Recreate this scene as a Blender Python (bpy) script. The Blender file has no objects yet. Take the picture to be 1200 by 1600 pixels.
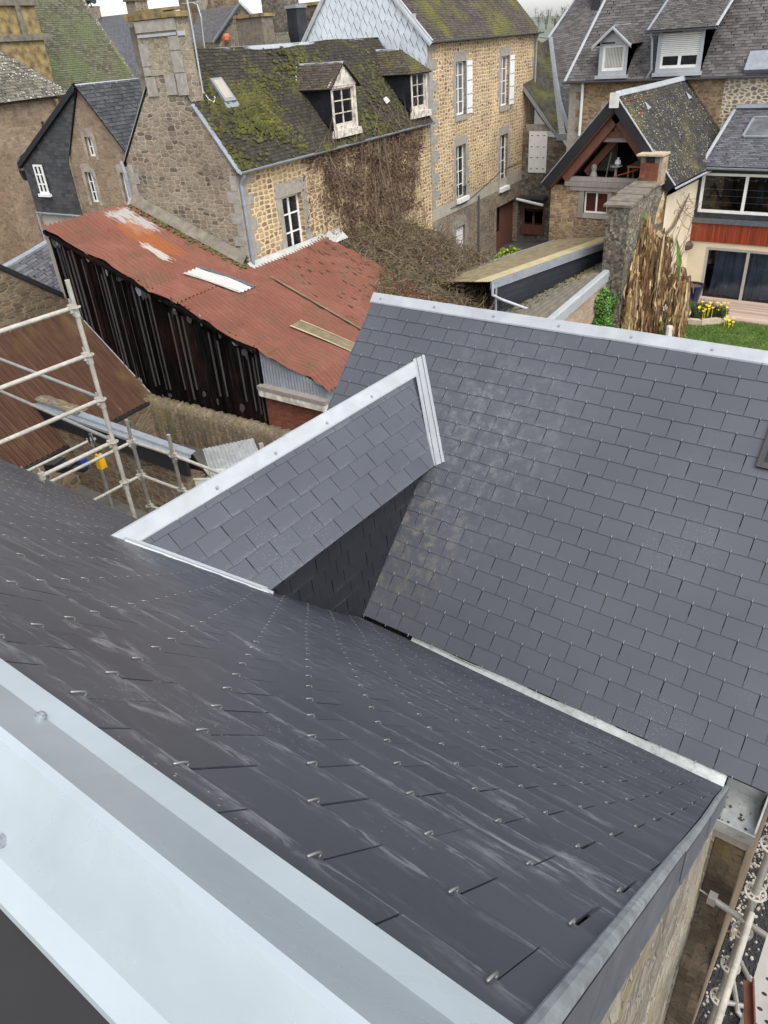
import bpy, math, random
from mathutils import Vector as V
SC = bpy.context.scene
COL = SC.collection
H = 9.3                                    # eye height above the yard
# ------------------------------------------------------------------ camera
RC = ((0.8011007, 0.2736173, -0.5323263), (0.5950673, -0.4596290, 0.6592693), (-0.0642851, -0.8449111, -0.5310299))
FPX = 1174.564                             # focal length in photo pixels (1200 x 1600)
cd = bpy.data.cameras.new('camera'); cam = bpy.data.objects.new('camera', cd); COL.objects.link(cam)
from mathutils import Matrix
mw = Matrix([[RC[i][0], -RC[i][1], -RC[i][2], (0, 0, H)[i]] for i in range(3)] + [[0, 0, 0, 1]])
cam.matrix_world = mw
cd.sensor_fit = 'VERTICAL'; cd.sensor_height = 36; cd.lens = FPX / 1600 * 36
cd.clip_start = 0.05; cd.clip_end = 3000
SC.camera = cam
# ------------------------------------------------------------------ sky and sun (soft overcast)
SUN_EL, SUN_AZ = math.radians(52), math.radians(118)      # azimuth from +Y towards +X
w = bpy.data.worlds.new('World'); SC.world = w; w.use_nodes = True
wt = w.node_tree; bg = wt.nodes['Background']
sk = wt.nodes.new('ShaderNodeTexSky'); sk.sky_type = 'NISHITA'; sk.sun_disc = False
sk.sun_elevation = SUN_EL; sk.sun_rotation = SUN_AZ; sk.air_density = 1.0; sk.dust_density = 2.0; sk.ozone_density = 1.0
hs = wt.nodes.new('ShaderNodeHueSaturation'); hs.inputs['Saturation'].default_value = 0.22
wt.links.new(sk.outputs[0], hs.inputs['Color']); wt.links.new(hs.outputs[0], bg.inputs[0]); bg.inputs[1].default_value = 0.13
sd = bpy.data.lights.new('sun', 'SUN'); sd.energy = 1.0; sd.angle = math.radians(40); sd.color = (1, 0.97, 0.92)
so = bpy.data.objects.new('sun', sd); COL.objects.link(so)
sdir = V((math.sin(SUN_AZ) * math.cos(SUN_EL), math.cos(SUN_AZ) * math.cos(SUN_EL), math.sin(SUN_EL)))
so.rotation_euler = sdir.to_track_quat('Z', 'Y').to_euler()
SC.view_settings.view_transform = 'Standard'; SC.view_settings.look = 'None'
SC.view_settings.exposure = 1.25; SC.view_settings.gamma = 1.0
SC.cycles.max_bounces = 6; SC.cycles.transparent_max_bounces = 8

# ------------------------------------------------------------------ geometry helpers (all heights relative to the eye; build() adds H)
def ray(px, py):
    a, b = (px - 600) / FPX, (py - 800) / FPX
    return V([RC[i][0] * a + RC[i][1] * b + RC[i][2] for i in range(3)])
def onp(px, py, p0, n):
    r = ray(px, py); n = V(n); return r * (V(p0).dot(n) / r.dot(n))
def onx(px, py, X): return onp(px, py, (X, 0, 0), (1, 0, 0))
def ony(px, py, Y): return onp(px, py, (0, Y, 0), (0, 1, 0))
def onz(px, py, Z): return onp(px, py, (0, 0, Z), (0, 0, 1))
MD = V((-0.12399, 0.99228, 0)); ND = V((0.99228, 0.12399, 0)); ZD = V((0, 0, 1))
def mn(m, n, z): return MD * m + ND * (n - 14.5) + ZD * z
def tomn(p): return (p.dot(MD), p.dot(ND) + 14.5, p.z)
def onn(px, py, n): return onp(px, py, ND * (n - 14.5), ND)
def onm(px, py, m): return onp(px, py, MD * m, MD)
def lerp(a, b, t): return a + (b - a) * t

class Fr:                                   # local frame: u along, v up, d outwards
    def __init__(s, o, u, v=ZD, d=None):
        s.o = V(o); s.u = V(u).normalized(); s.v = V(v).normalized(); s.d = V(d) if d is not None else s.u.cross(s.v)
    def __call__(s, u, v, d=0): return s.o + s.u * u + s.v * v + s.d * d
    def inv(s, p): q = p - s.o; return q.dot(s.u), q.dot(s.v)
    def hit(s, px, py, d=0): return s.inv(onp(px, py, s.o + s.d * d, s.d))

class MB:
    def __init__(s): s.v = []; s.f = []; s.t = []; s.smooth = False
    def face(s, pts, tile=None):
        n = len(s.v); s.v += [tuple(p) for p in pts]; s.f.append(tuple(range(n, n + len(pts)))); s.t.append(tile)
    def box(s, fr, u0, u1, v0, v1, d0, d1):
        P = [fr(u, v, d) for d in (d0, d1) for v in (v0, v1) for u in (u0, u1)]
        n = len(s.v); s.v += [tuple(p) for p in P]
        for q in ((4, 5, 7, 6), (1, 0, 2, 3), (0, 4, 6, 2), (5, 1, 3, 7), (6, 7, 3, 2), (0, 1, 5, 4)):
            s.f.append(tuple(n + i for i in q)); s.t.append(None)
        return s
    def prism(s, fr, poly, d0, d1):         # poly counter-clockwise in (u, v)
        a = [fr(u, v, d1) for u, v in poly]; b = [fr(u, v, d0) for u, v in poly]; k = len(poly)
        s.face(a); s.face(b[::-1])
        for i in range(k): j = (i + 1) % k; s.face([b[i], b[j], a[j], a[i]])
        return s
    def tube(s, pts, r, k=8, caps=True):
        pts = [V(p) for p in pts]; rings = []; n0 = len(s.v); rr = r if isinstance(r, (list, tuple)) else [r] * len(pts)
        up = None
        for i, p in enumerate(pts):
            t = (pts[min(i + 1, len(pts) - 1)] - pts[max(i - 1, 0)]).normalized()
            if up is None: up = t.orthogonal().normalized()
            up = (up - t * up.dot(t)); up = up.normalized() if up.length > 1e-6 else t.orthogonal().normalized()
            sd_ = t.cross(up)
            for j in range(k):
                a = 2 * math.pi * j / k; s.v.append(tuple(p + (up * math.cos(a) + sd_ * math.sin(a)) * rr[i]))
        for i in range(len(pts) - 1):
            for j in range(k):
                a = n0 + i * k + j; b = n0 + i * k + (j + 1) % k
                s.f.append((a, b, b + k, a + k)); s.t.append(None)
        if caps:
            s.f.append(tuple(n0 + j for j in range(k))[::-1]); s.t.append(None)
            e = n0 + (len(pts) - 1) * k; s.f.append(tuple(e + j for j in range(k))); s.t.append(None)
        return s
    def lathe(s, c, prof, k=16):
        c = V(c); n0 = len(s.v)
        for r, z in prof:
            for j in range(k):
                a = 2 * math.pi * j / k; s.v.append((c.x + r * math.cos(a), c.y + r * math.sin(a), c.z + z))
        for i in range(len(prof) - 1):
            for j in range(k):
                a = n0 + i * k + j; b = n0 + i * k + (j + 1) % k
                s.f.append((a, b, b + k, a + k)); s.t.append(None)
        s.f.append(tuple(n0 + j for j in range(k))[::-1]); s.t.append(None)
        e = n0 + (len(prof) - 1) * k; s.f.append(tuple(e + j for j in range(k))); s.t.append(None)
        return s
    def grid(s, fn, nu, nv, uv=None):
        n0 = len(s.v)
        for j in range(nv + 1):
            for i in range(nu + 1): s.v.append(tuple(fn(i / nu, j / nv)))
        for j in range(nv):
            for i in range(nu):
                a = n0 + j * (nu + 1) + i; s.f.append((a, a + 1, a + nu + 2, a + nu + 1))
                s.t.append(None if uv is None else [(x / nu * uv[0], y / nv * uv[1]) for x, y in ((i, j), (i + 1, j), (i + 1, j + 1), (i, j + 1))])
        return s
    def sweep(s, prof, path, close=False):  # prof: list of offsets (vectors) added to each path point
        n0 = len(s.v); k = len(prof)
        for p in path:
            for q in prof: s.v.append(tuple(V(p) + V(q)))
        for i in range(len(path) - 1):
            for j in range(k if close else k - 1):
                a = n0 + i * k + j; b = n0 + i * k + (j + 1) % k
                s.f.append((a, b, b + k, a + k)); s.t.append(None)
        return s
    def build(s, name, m, parent=None, smooth=False, label=None, kind=None):
        me = bpy.data.meshes.new(name)
        off = V((0, 0, H)); base = V((0, 0, 0))
        if parent is not None: base = V(parent.get('_b', (0, 0, 0)))
        elif s.v:
            xs = [p[0] for p in s.v]; ys = [p[1] for p in s.v]; zs = [p[2] for p in s.v]
            base = V(((min(xs) + max(xs)) / 2, (min(ys) + max(ys)) / 2, min(zs) + H))
        sh = off - base
        me.from_pydata([(p[0] + sh.x, p[1] + sh.y, p[2] + sh.z) for p in s.v], [], s.f)
        uv = me.uv_layers.new(name='UVMap')
        has = any(t is not None for t in s.t)
        uvd = []; tld = []
        for f, t in zip(s.f, s.t):
            p = [V(s.v[i]) for i in f]
            nrm = V((0, 0, 0))
            for i in range(len(p)): nrm += p[i].cross(p[(i + 1) % len(p)])
            nrm = nrm.normalized() if nrm.length > 1e-12 else V((0, 0, 1))
            if abs(nrm.z) > .985: tu, tv = V((1, 0, 0)), V((0, 1, 0))
            else: tu = ZD.cross(nrm).normalized(); tv = nrm.cross(tu)
            for q in p: uvd += [q.dot(tu), q.dot(tv)]
            if has:
                if t is None: tld += [0.5, 0.5] * len(f)
                else:
                    for q in t: tld += list(q)
        uv.data.foreach_set('uv', uvd)
        if has:
            u2 = me.uv_layers.new(name='Tile'); u2.data.foreach_set('uv', tld)
        if smooth: me.polygons.foreach_set('use_smooth', [True] * len(me.polygons))
        me.materials.append(m); me.update()
        o = bpy.data.objects.new(name, me); COL.objects.link(o)
        if parent is not None:
            o.parent = parent; o['_b'] = tuple(base)
        else:
            o.location = base; o['_b'] = tuple(base)
        if label: o['label'] = label
        if kind: o['kind'] = kind
        return o
def thing(name, label, cat, base=(0, 0, -H), group=None):
    o = bpy.data.objects.new(name, None); COL.objects.link(o); o.empty_display_size = .3
    o.location = V(base) + V((0, 0, H)); o['_b'] = tuple(o.location); o['label'] = label; o['category'] = cat
    if group: o['group'] = group
    return o
def tag(o, label, cat, group=None, kind=None):
    o['label'] = label; o['category'] = cat
    if group: o['group'] = group
    if kind: o['kind'] = kind
    return o
def struct(o): o['kind'] = 'structure'; return o

def clip(poly, cp):                         # Sutherland-Hodgman; cp convex, counter-clockwise
    out = poly
    for i in range(len(cp)):
        ax, ay = cp[i]; bx, by = cp[(i + 1) % len(cp)]; ex, ey = bx - ax, by - ay
        inp = out; out = []
        if not inp: return []
        ds = [ex * (y - ay) - ey * (x - ax) for x, y in inp]
        if min(ds) >= 0: out = inp; continue
        if max(ds) <= 0: return []
        for k in range(len(inp)):
            p, q = inp[k], inp[(k + 1) % len(inp)]; d0, d1 = ds[k], ds[(k + 1) % len(inp)]
            if d0 >= 0: out.append(p)
            if (d0 >= 0) != (d1 >= 0):
                t = d0 / (d0 - d1); out.append((p[0] + (q[0] - p[0]) * t, p[1] + (q[1] - p[1]) * t))
    return out
def ccw(poly):
    a = sum(poly[i][0] * poly[(i + 1) % len(poly)][1] - poly[(i + 1) % len(poly)][0] * poly[i][1] for i in range(len(poly)))
    return poly if a > 0 else poly[::-1]

def slates(mb, mapf, poly, w, step, th=.006, gap=.006, u0=0., s0=0., jit=0., seed=1, over=1.35, wj=0.):
    """individually modelled, overlapping slates inside a convex polygon (u along, s up the slope)"""
    rnd = random.Random(seed); poly = ccw(poly); hooks = []
    smin = min(p[1] for p in poly); smax = max(p[1] for p in poly); umin = min(p[0] for p in poly); umax = max(p[0] for p in poly)
    lift = th * 1.6
    k0 = int(math.floor((smin - s0) / step)) - 1; k1 = int(math.ceil((smax - s0) / step))
    for k in range(k0, k1 + 1):
        sb = s0 + k * step; sh = (w / 2 if k % 2 else 0) + u0
        for c in range(int(math.floor((umin - sh) / w)) - 1, int(math.ceil((umax - sh) / w)) + 1):
            ua = sh + c * w; j = rnd.uniform(-jit, jit); g0 = gap * rnd.uniform(.82, 1.0); wv = rnd.uniform(-wj, wj)
            L = step * over
            q = clip([(ua + wv, sb + j), (ua + w - g0 + wv, sb + j + rnd.uniform(-jit, jit) * .4), (ua + w - g0 + wv, sb + L), (ua + wv, sb + L)], poly)
            if len(q) < 3: continue
            tl = rnd.uniform(-.12, .12) * th
            top = []; bot = []; tile = []
            for (u, s) in q:
                p, n = mapf(u, s); o_ = lift * (1 - (s - sb) / L) + tl * ((u - ua) / w)
                top.append(p + n * (o_ + th)); bot.append(p + n * (o_ * .6 - .001)); tile.append(((u - ua) / w, (s - sb) / step))
            mb.face(top, tile)
            for i in range(len(q)):
                i2 = (i + 1) % len(q)
                mb.face([bot[i], bot[i2], top[i2], top[i]], [tile[i], tile[i2], tile[i2], tile[i]])
            hooks.append((ua + w / 2, sb + j, lift + th))
    return hooks
def plane_map(fr):
    d = fr.d
    return lambda u, s: (fr(u, s), d)
def wall(mb, fr, poly, holes=(), depth=.18):
    """wall face from a convex outline with rectangular openings and their reveals"""
    poly = ccw(poly)
    us = sorted({min(p[0] for p in poly), max(p[0] for p in poly), *[h[0] for h in holes], *[h[2] for h in holes]})
    vs = sorted({min(p[1] for p in poly), max(p[1] for p in poly), *[h[1] for h in holes], *[h[3] for h in holes]})
    for i in range(len(us) - 1):
        for j in range(len(vs) - 1):
            cu, cv = (us[i] + us[i + 1]) / 2, (vs[j] + vs[j + 1]) / 2
            if any(h[0] < cu < h[2] and h[1] < cv < h[3] for h in holes): continue
            q = clip([(us[i], vs[j]), (us[i + 1], vs[j]), (us[i + 1], vs[j + 1]), (us[i], vs[j + 1])], poly)
            if len(q) >= 3: mb.face([fr(u, v) for u, v in q])
    for a, b, c, d in holes:
        for e in (((a, b), (c, b)), ((c, b), (c, d)), ((c, d), (a, d)), ((a, d), (a, b))):
            (x0, y0), (x1, y1) = e; mb.face([fr(x0, y0), fr(x1, y1), fr(x1, y1, -depth), fr(x0, y0, -depth)])
    return mb
def window(root, fr, r, cols=2, rows=3, rec=.12, fw=.06, bar=.035, mframe=None, mglass=None, name='window', label=None, back=True):
    a, b, c, d = r; m = MB(); D = -rec
    for (x0, x1, y0, y1) in ((a, a + fw, b, d), (c - fw, c, b, d), (a + fw, c - fw, b, b + fw * 1.2), (a + fw, c - fw, d - fw, d)): m.box(fr, x0, x1, y0, y1, D - .05, D)
    for i in range(1, cols):
        x = lerp(a, c, i / cols); bw = bar if (cols > 2 or cols == 1) else bar * 1.9
        m.box(fr, x - bw / 2, x + bw / 2, b + fw, d - fw, D - .045, D - .003)
    for j in range(1, rows):
        y = lerp(b, d, j / rows); m.box(fr, a + fw, c - fw, y - bar / 2, y + bar / 2, D - .04, D - .008)
    f = m.build(name, mframe or MT['white_paint'], root, label=label)
    p = MB(); p.box(fr, a + fw * .5, c - fw * .5, b + fw * .5, d - fw * .5, D - .035, D - .025); p.build('pane', mglass or MT['glass_dark'], f)
    return f
def surround(root, fr, r, mat, w=.17, lint=.26, sill=.16, proud=.012, seed=0):
    a, b, c, d = r; m = MB(); rnd = random.Random(seed)
    m.box(fr, a - .16, c + .16, d, d + lint, -.1, proud)
    if sill: m.box(fr, a - .14, c + .14, b - sill, b, -.1, proud + .03)
    y = b; k = 0
    while y < d - .05:
        y2 = min(d, y + rnd.uniform(.28, .42)); ww = w * (1.45 if k % 2 else .9)
        m.box(fr, a - ww, a, y + .004, y2 - .004, -.1, proud); ww = w * (.9 if k % 2 else 1.45)
        m.box(fr, c, c + ww, y + .004, y2 - .004, -.1, proud); y = y2; k += 1
    return m.build('window_surround', mat, root)
def patch_roof(root, p0, p1, p2, p3, mat, w=.22, step=.13, name='roof', th=.010, seed=1, sag=None, parent_kind=None):
    """slates laid on a bilinear patch: p0,p1 along the eave, p3,p2 along the top"""
    p0, p1, p2, p3 = map(V, (p0, p1, p2, p3)); U = max((p1 - p0).length, (p2 - p3).length); S = max((p3 - p0).length, (p2 - p1).length)
    def pt(u, s):
        a, b = u / U, s / S; q = lerp(lerp(p0, p1, a), lerp(p3, p2, a), b); return q + sag(a, b) if sag else q
    def mp(u, s):
        e = .01; q = pt(u, s); n = (pt(u + e, s) - q).cross(pt(u, s + e) - q); return q, n.normalized()
    m = MB(); slates(m, mp, [(0, 0), (U, 0), (U, S), (0, S)], w, step, th, .008, seed=seed, jit=.008, wj=.01); return m.build(name, mat, root)
def quoins(root, fr, u0, v0, v1, mat, sgn=1, wa=.3, wb=.5, seed=0, proud=.012):
    m = MB(); rnd = random.Random(seed); y = v0; k = 0
    while y < v1 - .08:
        y2 = min(v1, y + rnd.uniform(.26, .4)); ww = wb if k % 2 else wa
        m.box(fr, min(u0, u0 + sgn * ww), max(u0, u0 + sgn * ww), y + .004, y2 - .004, -.1, proud); y = y2; k += 1
    return m.build('quoins', mat, root)
# ------------------------------------------------------------------ materials
class G:
    def __init__(s, name, rough=.6, metal=0., spec=.5):
        s.m = bpy.data.materials.new(name); s.m.use_nodes = True; s.nt = s.m.node_tree
        s.b = s.nt.nodes['Principled BSDF']; s.set(s.b, {'Roughness': rough, 'Metallic': metal, 'Specular IOR Level': spec})
    def set(s, n, d):
        for k, v in d.items():
            i = n.inputs[k]
            if isinstance(v, bpy.types.NodeSocket): s.nt.links.new(v, i)
            else: i.default_value = v
    def n(s, ty, props=None, **ins):
        x = s.nt.nodes.new('ShaderNode' + ty)
        for k, v in (props or {}).items(): setattr(x, k, v)
        s.set(x, {k.replace('_', ' '): v for k, v in ins.items()})
        return x
    def uv(s, name='UVMap', sx=1, sy=1, sz=1):
        u = s.n('UVMap', {'uv_map': name}); mp = s.n('Mapping'); s.nt.links.new(u.outputs[0], mp.inputs[0]); mp.inputs['Scale'].default_value = (sx, sy, sz)
        return mp.outputs[0]
    def obj(s, sx=1, sy=1, sz=1):
        u = s.n('TexCoord'); mp = s.n('Mapping'); s.nt.links.new(u.outputs['Object'], mp.inputs[0]); mp.inputs['Scale'].default_value = (sx, sy, sz)
        return mp.outputs[0]
    def noise(s, vec, scale, detail=4, rough=.55, dist=0.):
        x = s.n('TexNoise', Scale=scale, Detail=detail, Roughness=rough, Distortion=dist); s.nt.links.new(vec, x.inputs['Vector']); return x.outputs[0]
    def noisec(s, vec, scale, detail=3):
        x = s.n('TexNoise', Scale=scale, Detail=detail); s.nt.links.new(vec, x.inputs['Vector']); return x.outputs['Color']
    def vor(s, vec, scale, feature='F1', rnd=1.):
        x = s.n('TexVoronoi', {'feature': feature, 'voronoi_dimensions': '2D'}, Scale=scale, Randomness=rnd); s.nt.links.new(vec, x.inputs['Vector']); return x
    def ramp(s, fac, stops, interp='LINEAR'):
        r = s.n('ValToRGB'); r.color_ramp.interpolation = interp; e = r.color_ramp.elements
        while len(e) < len(stops): e.new(.5)
        for k, (p, c) in enumerate(stops):
            e[k].position = p; e[k].color = (*(c if isinstance(c, (tuple, list)) else (c, c, c)), 1)
        s.nt.links.new(fac, r.inputs[0]); return r.outputs[0]
    def mix(s, f, a, b, mode='MIX'):
        x = s.n('Mix', {'data_type': 'RGBA', 'blend_type': mode})
        for sock, val in ((x.inputs[0], f), (x.inputs[6], a), (x.inputs[7], b)):
            if isinstance(val, bpy.types.NodeSocket): s.nt.links.new(val, sock)
            else: sock.default_value = val if not isinstance(val, (tuple, list)) or len(val) == 4 else (*val, 1)
        return x.outputs[2]
    def math(s, op, a, b=.5, c=None, clampit=False):
        x = s.n('Math', {'operation': op, 'use_clamp': clampit})
        for k, val in enumerate((a, b, c)):
            if val is None: continue
            if isinstance(val, bpy.types.NodeSocket): s.nt.links.new(val, x.inputs[k])
            else: x.inputs[k].default_value = val
        return x.outputs[0]
    def step(s, v, a, b):
        x = s.n('MapRange', {'interpolation_type': 'SMOOTHSTEP'}); s.nt.links.new(v, x.inputs[0]); x.inputs[1].default_value = a; x.inputs[2].default_value = b; return x.outputs[0]
    def vadd(s, vec, col, amt):
        a = s.n('VectorMath', {'operation': 'SUBTRACT'}); s.nt.links.new(col, a.inputs[0]); a.inputs[1].default_value = (.5, .5, .5)
        b = s.n('VectorMath', {'operation': 'SCALE'}); s.nt.links.new(a.outputs[0], b.inputs[0]); b.inputs['Scale'].default_value = amt
        c = s.n('VectorMath', {'operation': 'ADD'}); s.nt.links.new(vec, c.inputs[0]); s.nt.links.new(b.outputs[0], c.inputs[1]); return c.outputs[0]
    def vorm(s, vec, feature, rnd=1., exp=3.5):
        x = s.n('TexVoronoi', {'feature': feature, 'voronoi_dimensions': '2D', 'distance': 'MINKOWSKI'}, Scale=1., Randomness=rnd, Exponent=exp); s.nt.links.new(vec, x.inputs['Vector']); return x
    def island(s): return s.n('NewGeometry').outputs['Random Per Island']
    def bump(s, h, strength=.4, dist=.01):
        x = s.n('Bump', Strength=strength, Distance=dist); s.nt.links.new(h, x.inputs['Height']); s.nt.links.new(x.outputs[0], s.b.inputs['Normal'])
    def out(s, col=None, rough=None):
        if col is not None: s.set(s.b, {'Base Color': col if isinstance(col, bpy.types.NodeSocket) else (*col, 1)})
        if rough is not None: s.set(s.b, {'Roughness': rough})
        return s.m
MT = {}
def plain(name, c, rough=.6, metal=0., var=.12, scale=6., bump=0.):
    g = G(name, rough, metal); o = g.obj(); nz = g.noise(o, scale, 5)
    lo = tuple(x * (1 - var) for x in c); hi = tuple(min(1, x * (1 + var)) for x in c)
    col = g.ramp(nz, [(.3, lo), (.7, hi)])
    if bump: g.bump(g.noise(o, scale * 6, 4), bump, .004)
    MT[name] = g.out(col); return MT[name]
def m_slate_new(name, base, dust=.5, streak=(.5, 3.), rough=.42, seedscale=1., stain=None, cloud=.0, var=.07, edgeamt=.6, chalk=(.34, .34, .35), cov=0.):
    g = G(name, rough); uv = g.uv(); tl = g.uv('Tile'); isl = g.island(); o = g.obj()
    lo = tuple(x * (1 - var) for x in base); hi = tuple(x * (1 + var) for x in base)
    col = g.ramp(isl, [(0, lo), (.5, base), (1, hi)])
    big = g.noise(o, .55 * seedscale, 3, .6)
    col = g.mix(1., col, g.ramp(big, [(.3, .86), (.7, 1.12)]), 'MULTIPLY')
    # chalk scuffs: cloudy patches broken into thin strokes, strongest along slate edges
    sx = g.uv('UVMap', streak[0], streak[1]); st = g.noise(sx, 7, 9, .75, .5)
    mask = g.noise(o, 1.1, 4, .65)
    sep = g.n('SeparateXYZ'); g.nt.links.new(tl, sep.inputs[0])
    edge = g.math('SUBTRACT', 1., g.step(sep.outputs[1], .02, .3))
    wsp = g.noise(g.uv('UVMap', 2.2, 9.), 3.2, 9, .75, 2.)
    d1 = g.math('MULTIPLY', g.math('MULTIPLY', g.step(st, .57 - cov, .74 - cov), g.step(mask, .48 - cov, .68 - cov)), .4)
    d2 = g.math('MULTIPLY', g.math('MULTIPLY', edge, g.step(wsp, .46, .62)), g.math('MULTIPLY', g.step(mask, .40 - cov, .58 - cov), edgeamt))
    d3 = g.math('MULTIPLY', g.math('MULTIPLY', g.step(g.noise(g.uv('UVMap', .8, 2.2), 3.6, 8, .74, .8), .55 - cov * .6, .74 - cov * .6), g.step(g.noise(o, 1.6, 3), .52 - cov, .64 - cov)), cloud)
    dd = g.math('MULTIPLY', g.math('MAXIMUM', g.math('MAXIMUM', d1, d2), d3), dust, clampit=True)
    col = g.mix(dd, col, chalk)
    spk = g.vor(g.uv('UVMap', 1, 1), 26); col = g.mix(g.math('MULTIPLY', g.math('LESS_THAN', spk.outputs['Distance'], .05), g.step(mask, .5, .7)), col, (.42, .42, .43))
    rg = g.math('ADD', rough - .06, g.math('MULTIPLY', big, .16))
    if stain:
        for (c, r, sc, amt) in stain:
            ps = g.n('NewGeometry').outputs['Position']; vm = g.n('VectorMath', {'operation': 'DISTANCE'}); g.nt.links.new(ps, vm.inputs[0]); vm.inputs[1].default_value = c
            ms = g.math('MULTIPLY', g.math('SUBTRACT', 1., g.step(vm.outputs['Value'], r * .25, r)), g.step(g.noise(o, 9, 8, .75), .45, .68)); col = g.mix(g.math('MULTIPLY', ms, amt), col, sc)
    g.bump(g.math('ADD', g.noise(o, 40, 5, .7), g.math('MULTIPLY', g.noise(o, 7, 4, .6), 1.5)), .16, .003)
    if cloud: g.set(g.b, {'Specular IOR Level': .8})
    MT[name] = g.out(col, rg)
def m_slate_old(name, base, moss=(.075, .08, .012), moss2=(.15, .15, .02), mosscov=.5, lichen=(.4, .4, .36), lic=.3, rough=.75, mscale=.5, green=None):
    g = G(name, rough); o = g.obj(); isl = g.island()
    col = g.ramp(isl, [(0, tuple(x * .6 for x in base)), (.5, base), (1, tuple(x * 1.45 for x in base))])
    big = g.noise(o, mscale, 5, .62); fine = g.noise(o, 7, 8, .75)
    mm = g.math('ADD', g.math('MULTIPLY', big, .62), g.math('MULTIPLY', fine, .38))
    cov = g.step(mm, .62 - mosscov * .3, .72 - mosscov * .3)
    mc = g.ramp(g.noise(o, 1.1, 5, .7), [(.36, moss), (.62, moss2)])
    col = g.mix(cov, col, mc)
    if green: col = g.mix(g.math('MULTIPLY', g.step(g.noise(o, .3, 4), .38, .6), .5), col, green)
    lv = g.vor(g.uv(), 5.5); lm = g.math('MULTIPLY', g.math('LESS_THAN', g.math('ADD', lv.outputs['Distance'], g.math('MULTIPLY', fine, .3)), .10 + lic * .28), g.step(g.noise(o, 1.7, 3), .4, .55))
    if lic > 0: col = g.mix(lm, col, lichen)
    g.bump(mm, .9, .05)
    MT[name] = g.out(col)
def m_rubble(name, stones, mortar, w=.3, h=.17, mw=.10, rnd=.85, dirt=.35, bump=.7, rough=.9, moss=None):
    g = G(name, rough, 0, .25); uv = g.uv('UVMap', 1 / w, 1 / h); o = g.obj()
    uv = g.vadd(uv, g.noisec(g.uv(), 2.2, 3), .55)
    v1 = g.vorm(uv, 'F1', rnd); v2 = g.vorm(uv, 'F2', rnd); c = v1.outputs['Color']
    e = g.math('MULTIPLY', g.math('SUBTRACT', v2.outputs['Distance'], v1.outputs['Distance']), .8)
    sp = g.n('SeparateColor'); g.nt.links.new(c, sp.inputs[0])
    st = g.ramp(sp.outputs[0], [(i / max(1, len(stones) - 1), s) for i, s in enumerate(stones)])
    fine = g.noise(o, 14, 9, .78); st = g.mix(1., st, g.ramp(fine, [(.25, .5), (.75, 1.5)]), 'MULTIPLY')
    ef = g.math('ADD', e, g.math('MULTIPLY', g.math('SUBTRACT', fine, .5), .22))
    ms = g.step(ef, mw * .6, mw * 1.3)
    mo = g.mix(1., (*mortar, 1), g.ramp(g.noise(o, 9, 8, .8), [(.3, .66), (.7, 1.25)]), 'MULTIPLY')
    col = g.mix(g.math('MULTIPLY', ms, .93), mo, st)
    col = g.mix(1., col, g.ramp(g.noise(o, .5, 5, .65), [(.3, 1 - dirt), (.65, 1.08)]), 'MULTIPLY')
    if moss: col = g.mix(g.math('MULTIPLY', g.step(g.noise(o, .8, 6, .7), .5, .68), .8), col, moss)
    g.bump(g.math('ADD', g.math('MULTIPLY', ms, .7), g.math('MULTIPLY', fine, .5)), bump, .04)
    MT[name] = g.out(col)
def m_zinc(name, c=(.62, .65, .69), rough=.33, metal=.35, blot=.14, scale=5., dirt=0.):
    g = G(name, rough, metal); o = g.obj(); a = g.noise(o, scale, 6, .65, .6); b = g.noise(o, scale * .22, 3)
    col = g.mix(1., (*c, 1), g.ramp(a, [(.3, 1 - blot), (.7, 1 + blot)]), 'MULTIPLY'); col = g.mix(1., col, g.ramp(b, [(.3, .9), (.7, 1.08)]), 'MULTIPLY')
    if dirt: col = g.mix(g.math('MULTIPLY', g.step(g.noise(o, scale * 2.5, 8, .8), .5, .7), dirt), col, (.13, .12, .1))
    if name == 'zinc_fore': g.bump(g.math('ADD', g.noise(o, 2.2, 3, .5), g.math('MULTIPLY', g.noise(o, 12, 5, .6), .12)), .35, .012)
    MT[name] = g.out(col, g.ramp(a, [(.3, rough - .08), (.7, rough + .1)]))
def m_wood(name, c, var=.4, rough=.7, sx=8., sy=.6):
    g = G(name, rough); nz = g.noise(g.uv('UVMap', sx, sy), 2.5, 7, .7, .5); isl = g.island()
    col = g.ramp(nz, [(.25, tuple(x * (1 - var) for x in c)), (.75, tuple(x * (1 + var) for x in c))])
    col = g.mix(1., col, g.ramp(isl, [(0, .7), (1, 1.25)]), 'MULTIPLY'); g.bump(nz, .3, .01)
    MT[name] = g.out(col)
m_slate_new('slate_right', (.066, .0715, .087), .14, (1.4, 4.5), .5, 1., var=.045, stain=(((-3.85, 4.9, H - 4.35), 1.0, (.17, .15, .10), .55), ((-3.75, 5.6, H - 3.7), 1.5, (.3, .3, .31), .2), ((-3.3, 6.1, H - 3.1), 1.3, (.3, .3, .31), .13)))
m_slate_new('slate_fore', (.044, .049, .061), .7, (.9, 5.), .40, 1.3, None, 1., .14, .6, (.38, .39, .41), .04)
m_slate_new('slate_saddle', (.068, .074, .092), .35, (1.4, 4.), .50)
m_slate_new('slate_cladding', (.015, .017, .024), .25, (1.4, 4.), .5)  # darker than the other slates: deep shade of the link cheek put into colour
m_slate_old('slate_mossy', (.030, .025, .018), (.050, .052, .008), (.15, .15, .012), .36, (.34, .34, .26), .16, .9, .42)
m_slate_old('slate_mossy_top', (.055, .043, .032), (.055, .052, .008), (.13, .12, .012), .46, (.32, .3, .22), .14)
m_slate_old('slate_green', (.10, .095, .065), (.07, .08, .03), (.14, .165, .075), .40, (.4, .42, .36), .22, .9, .6, green=(.10, .125, .055))
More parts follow.
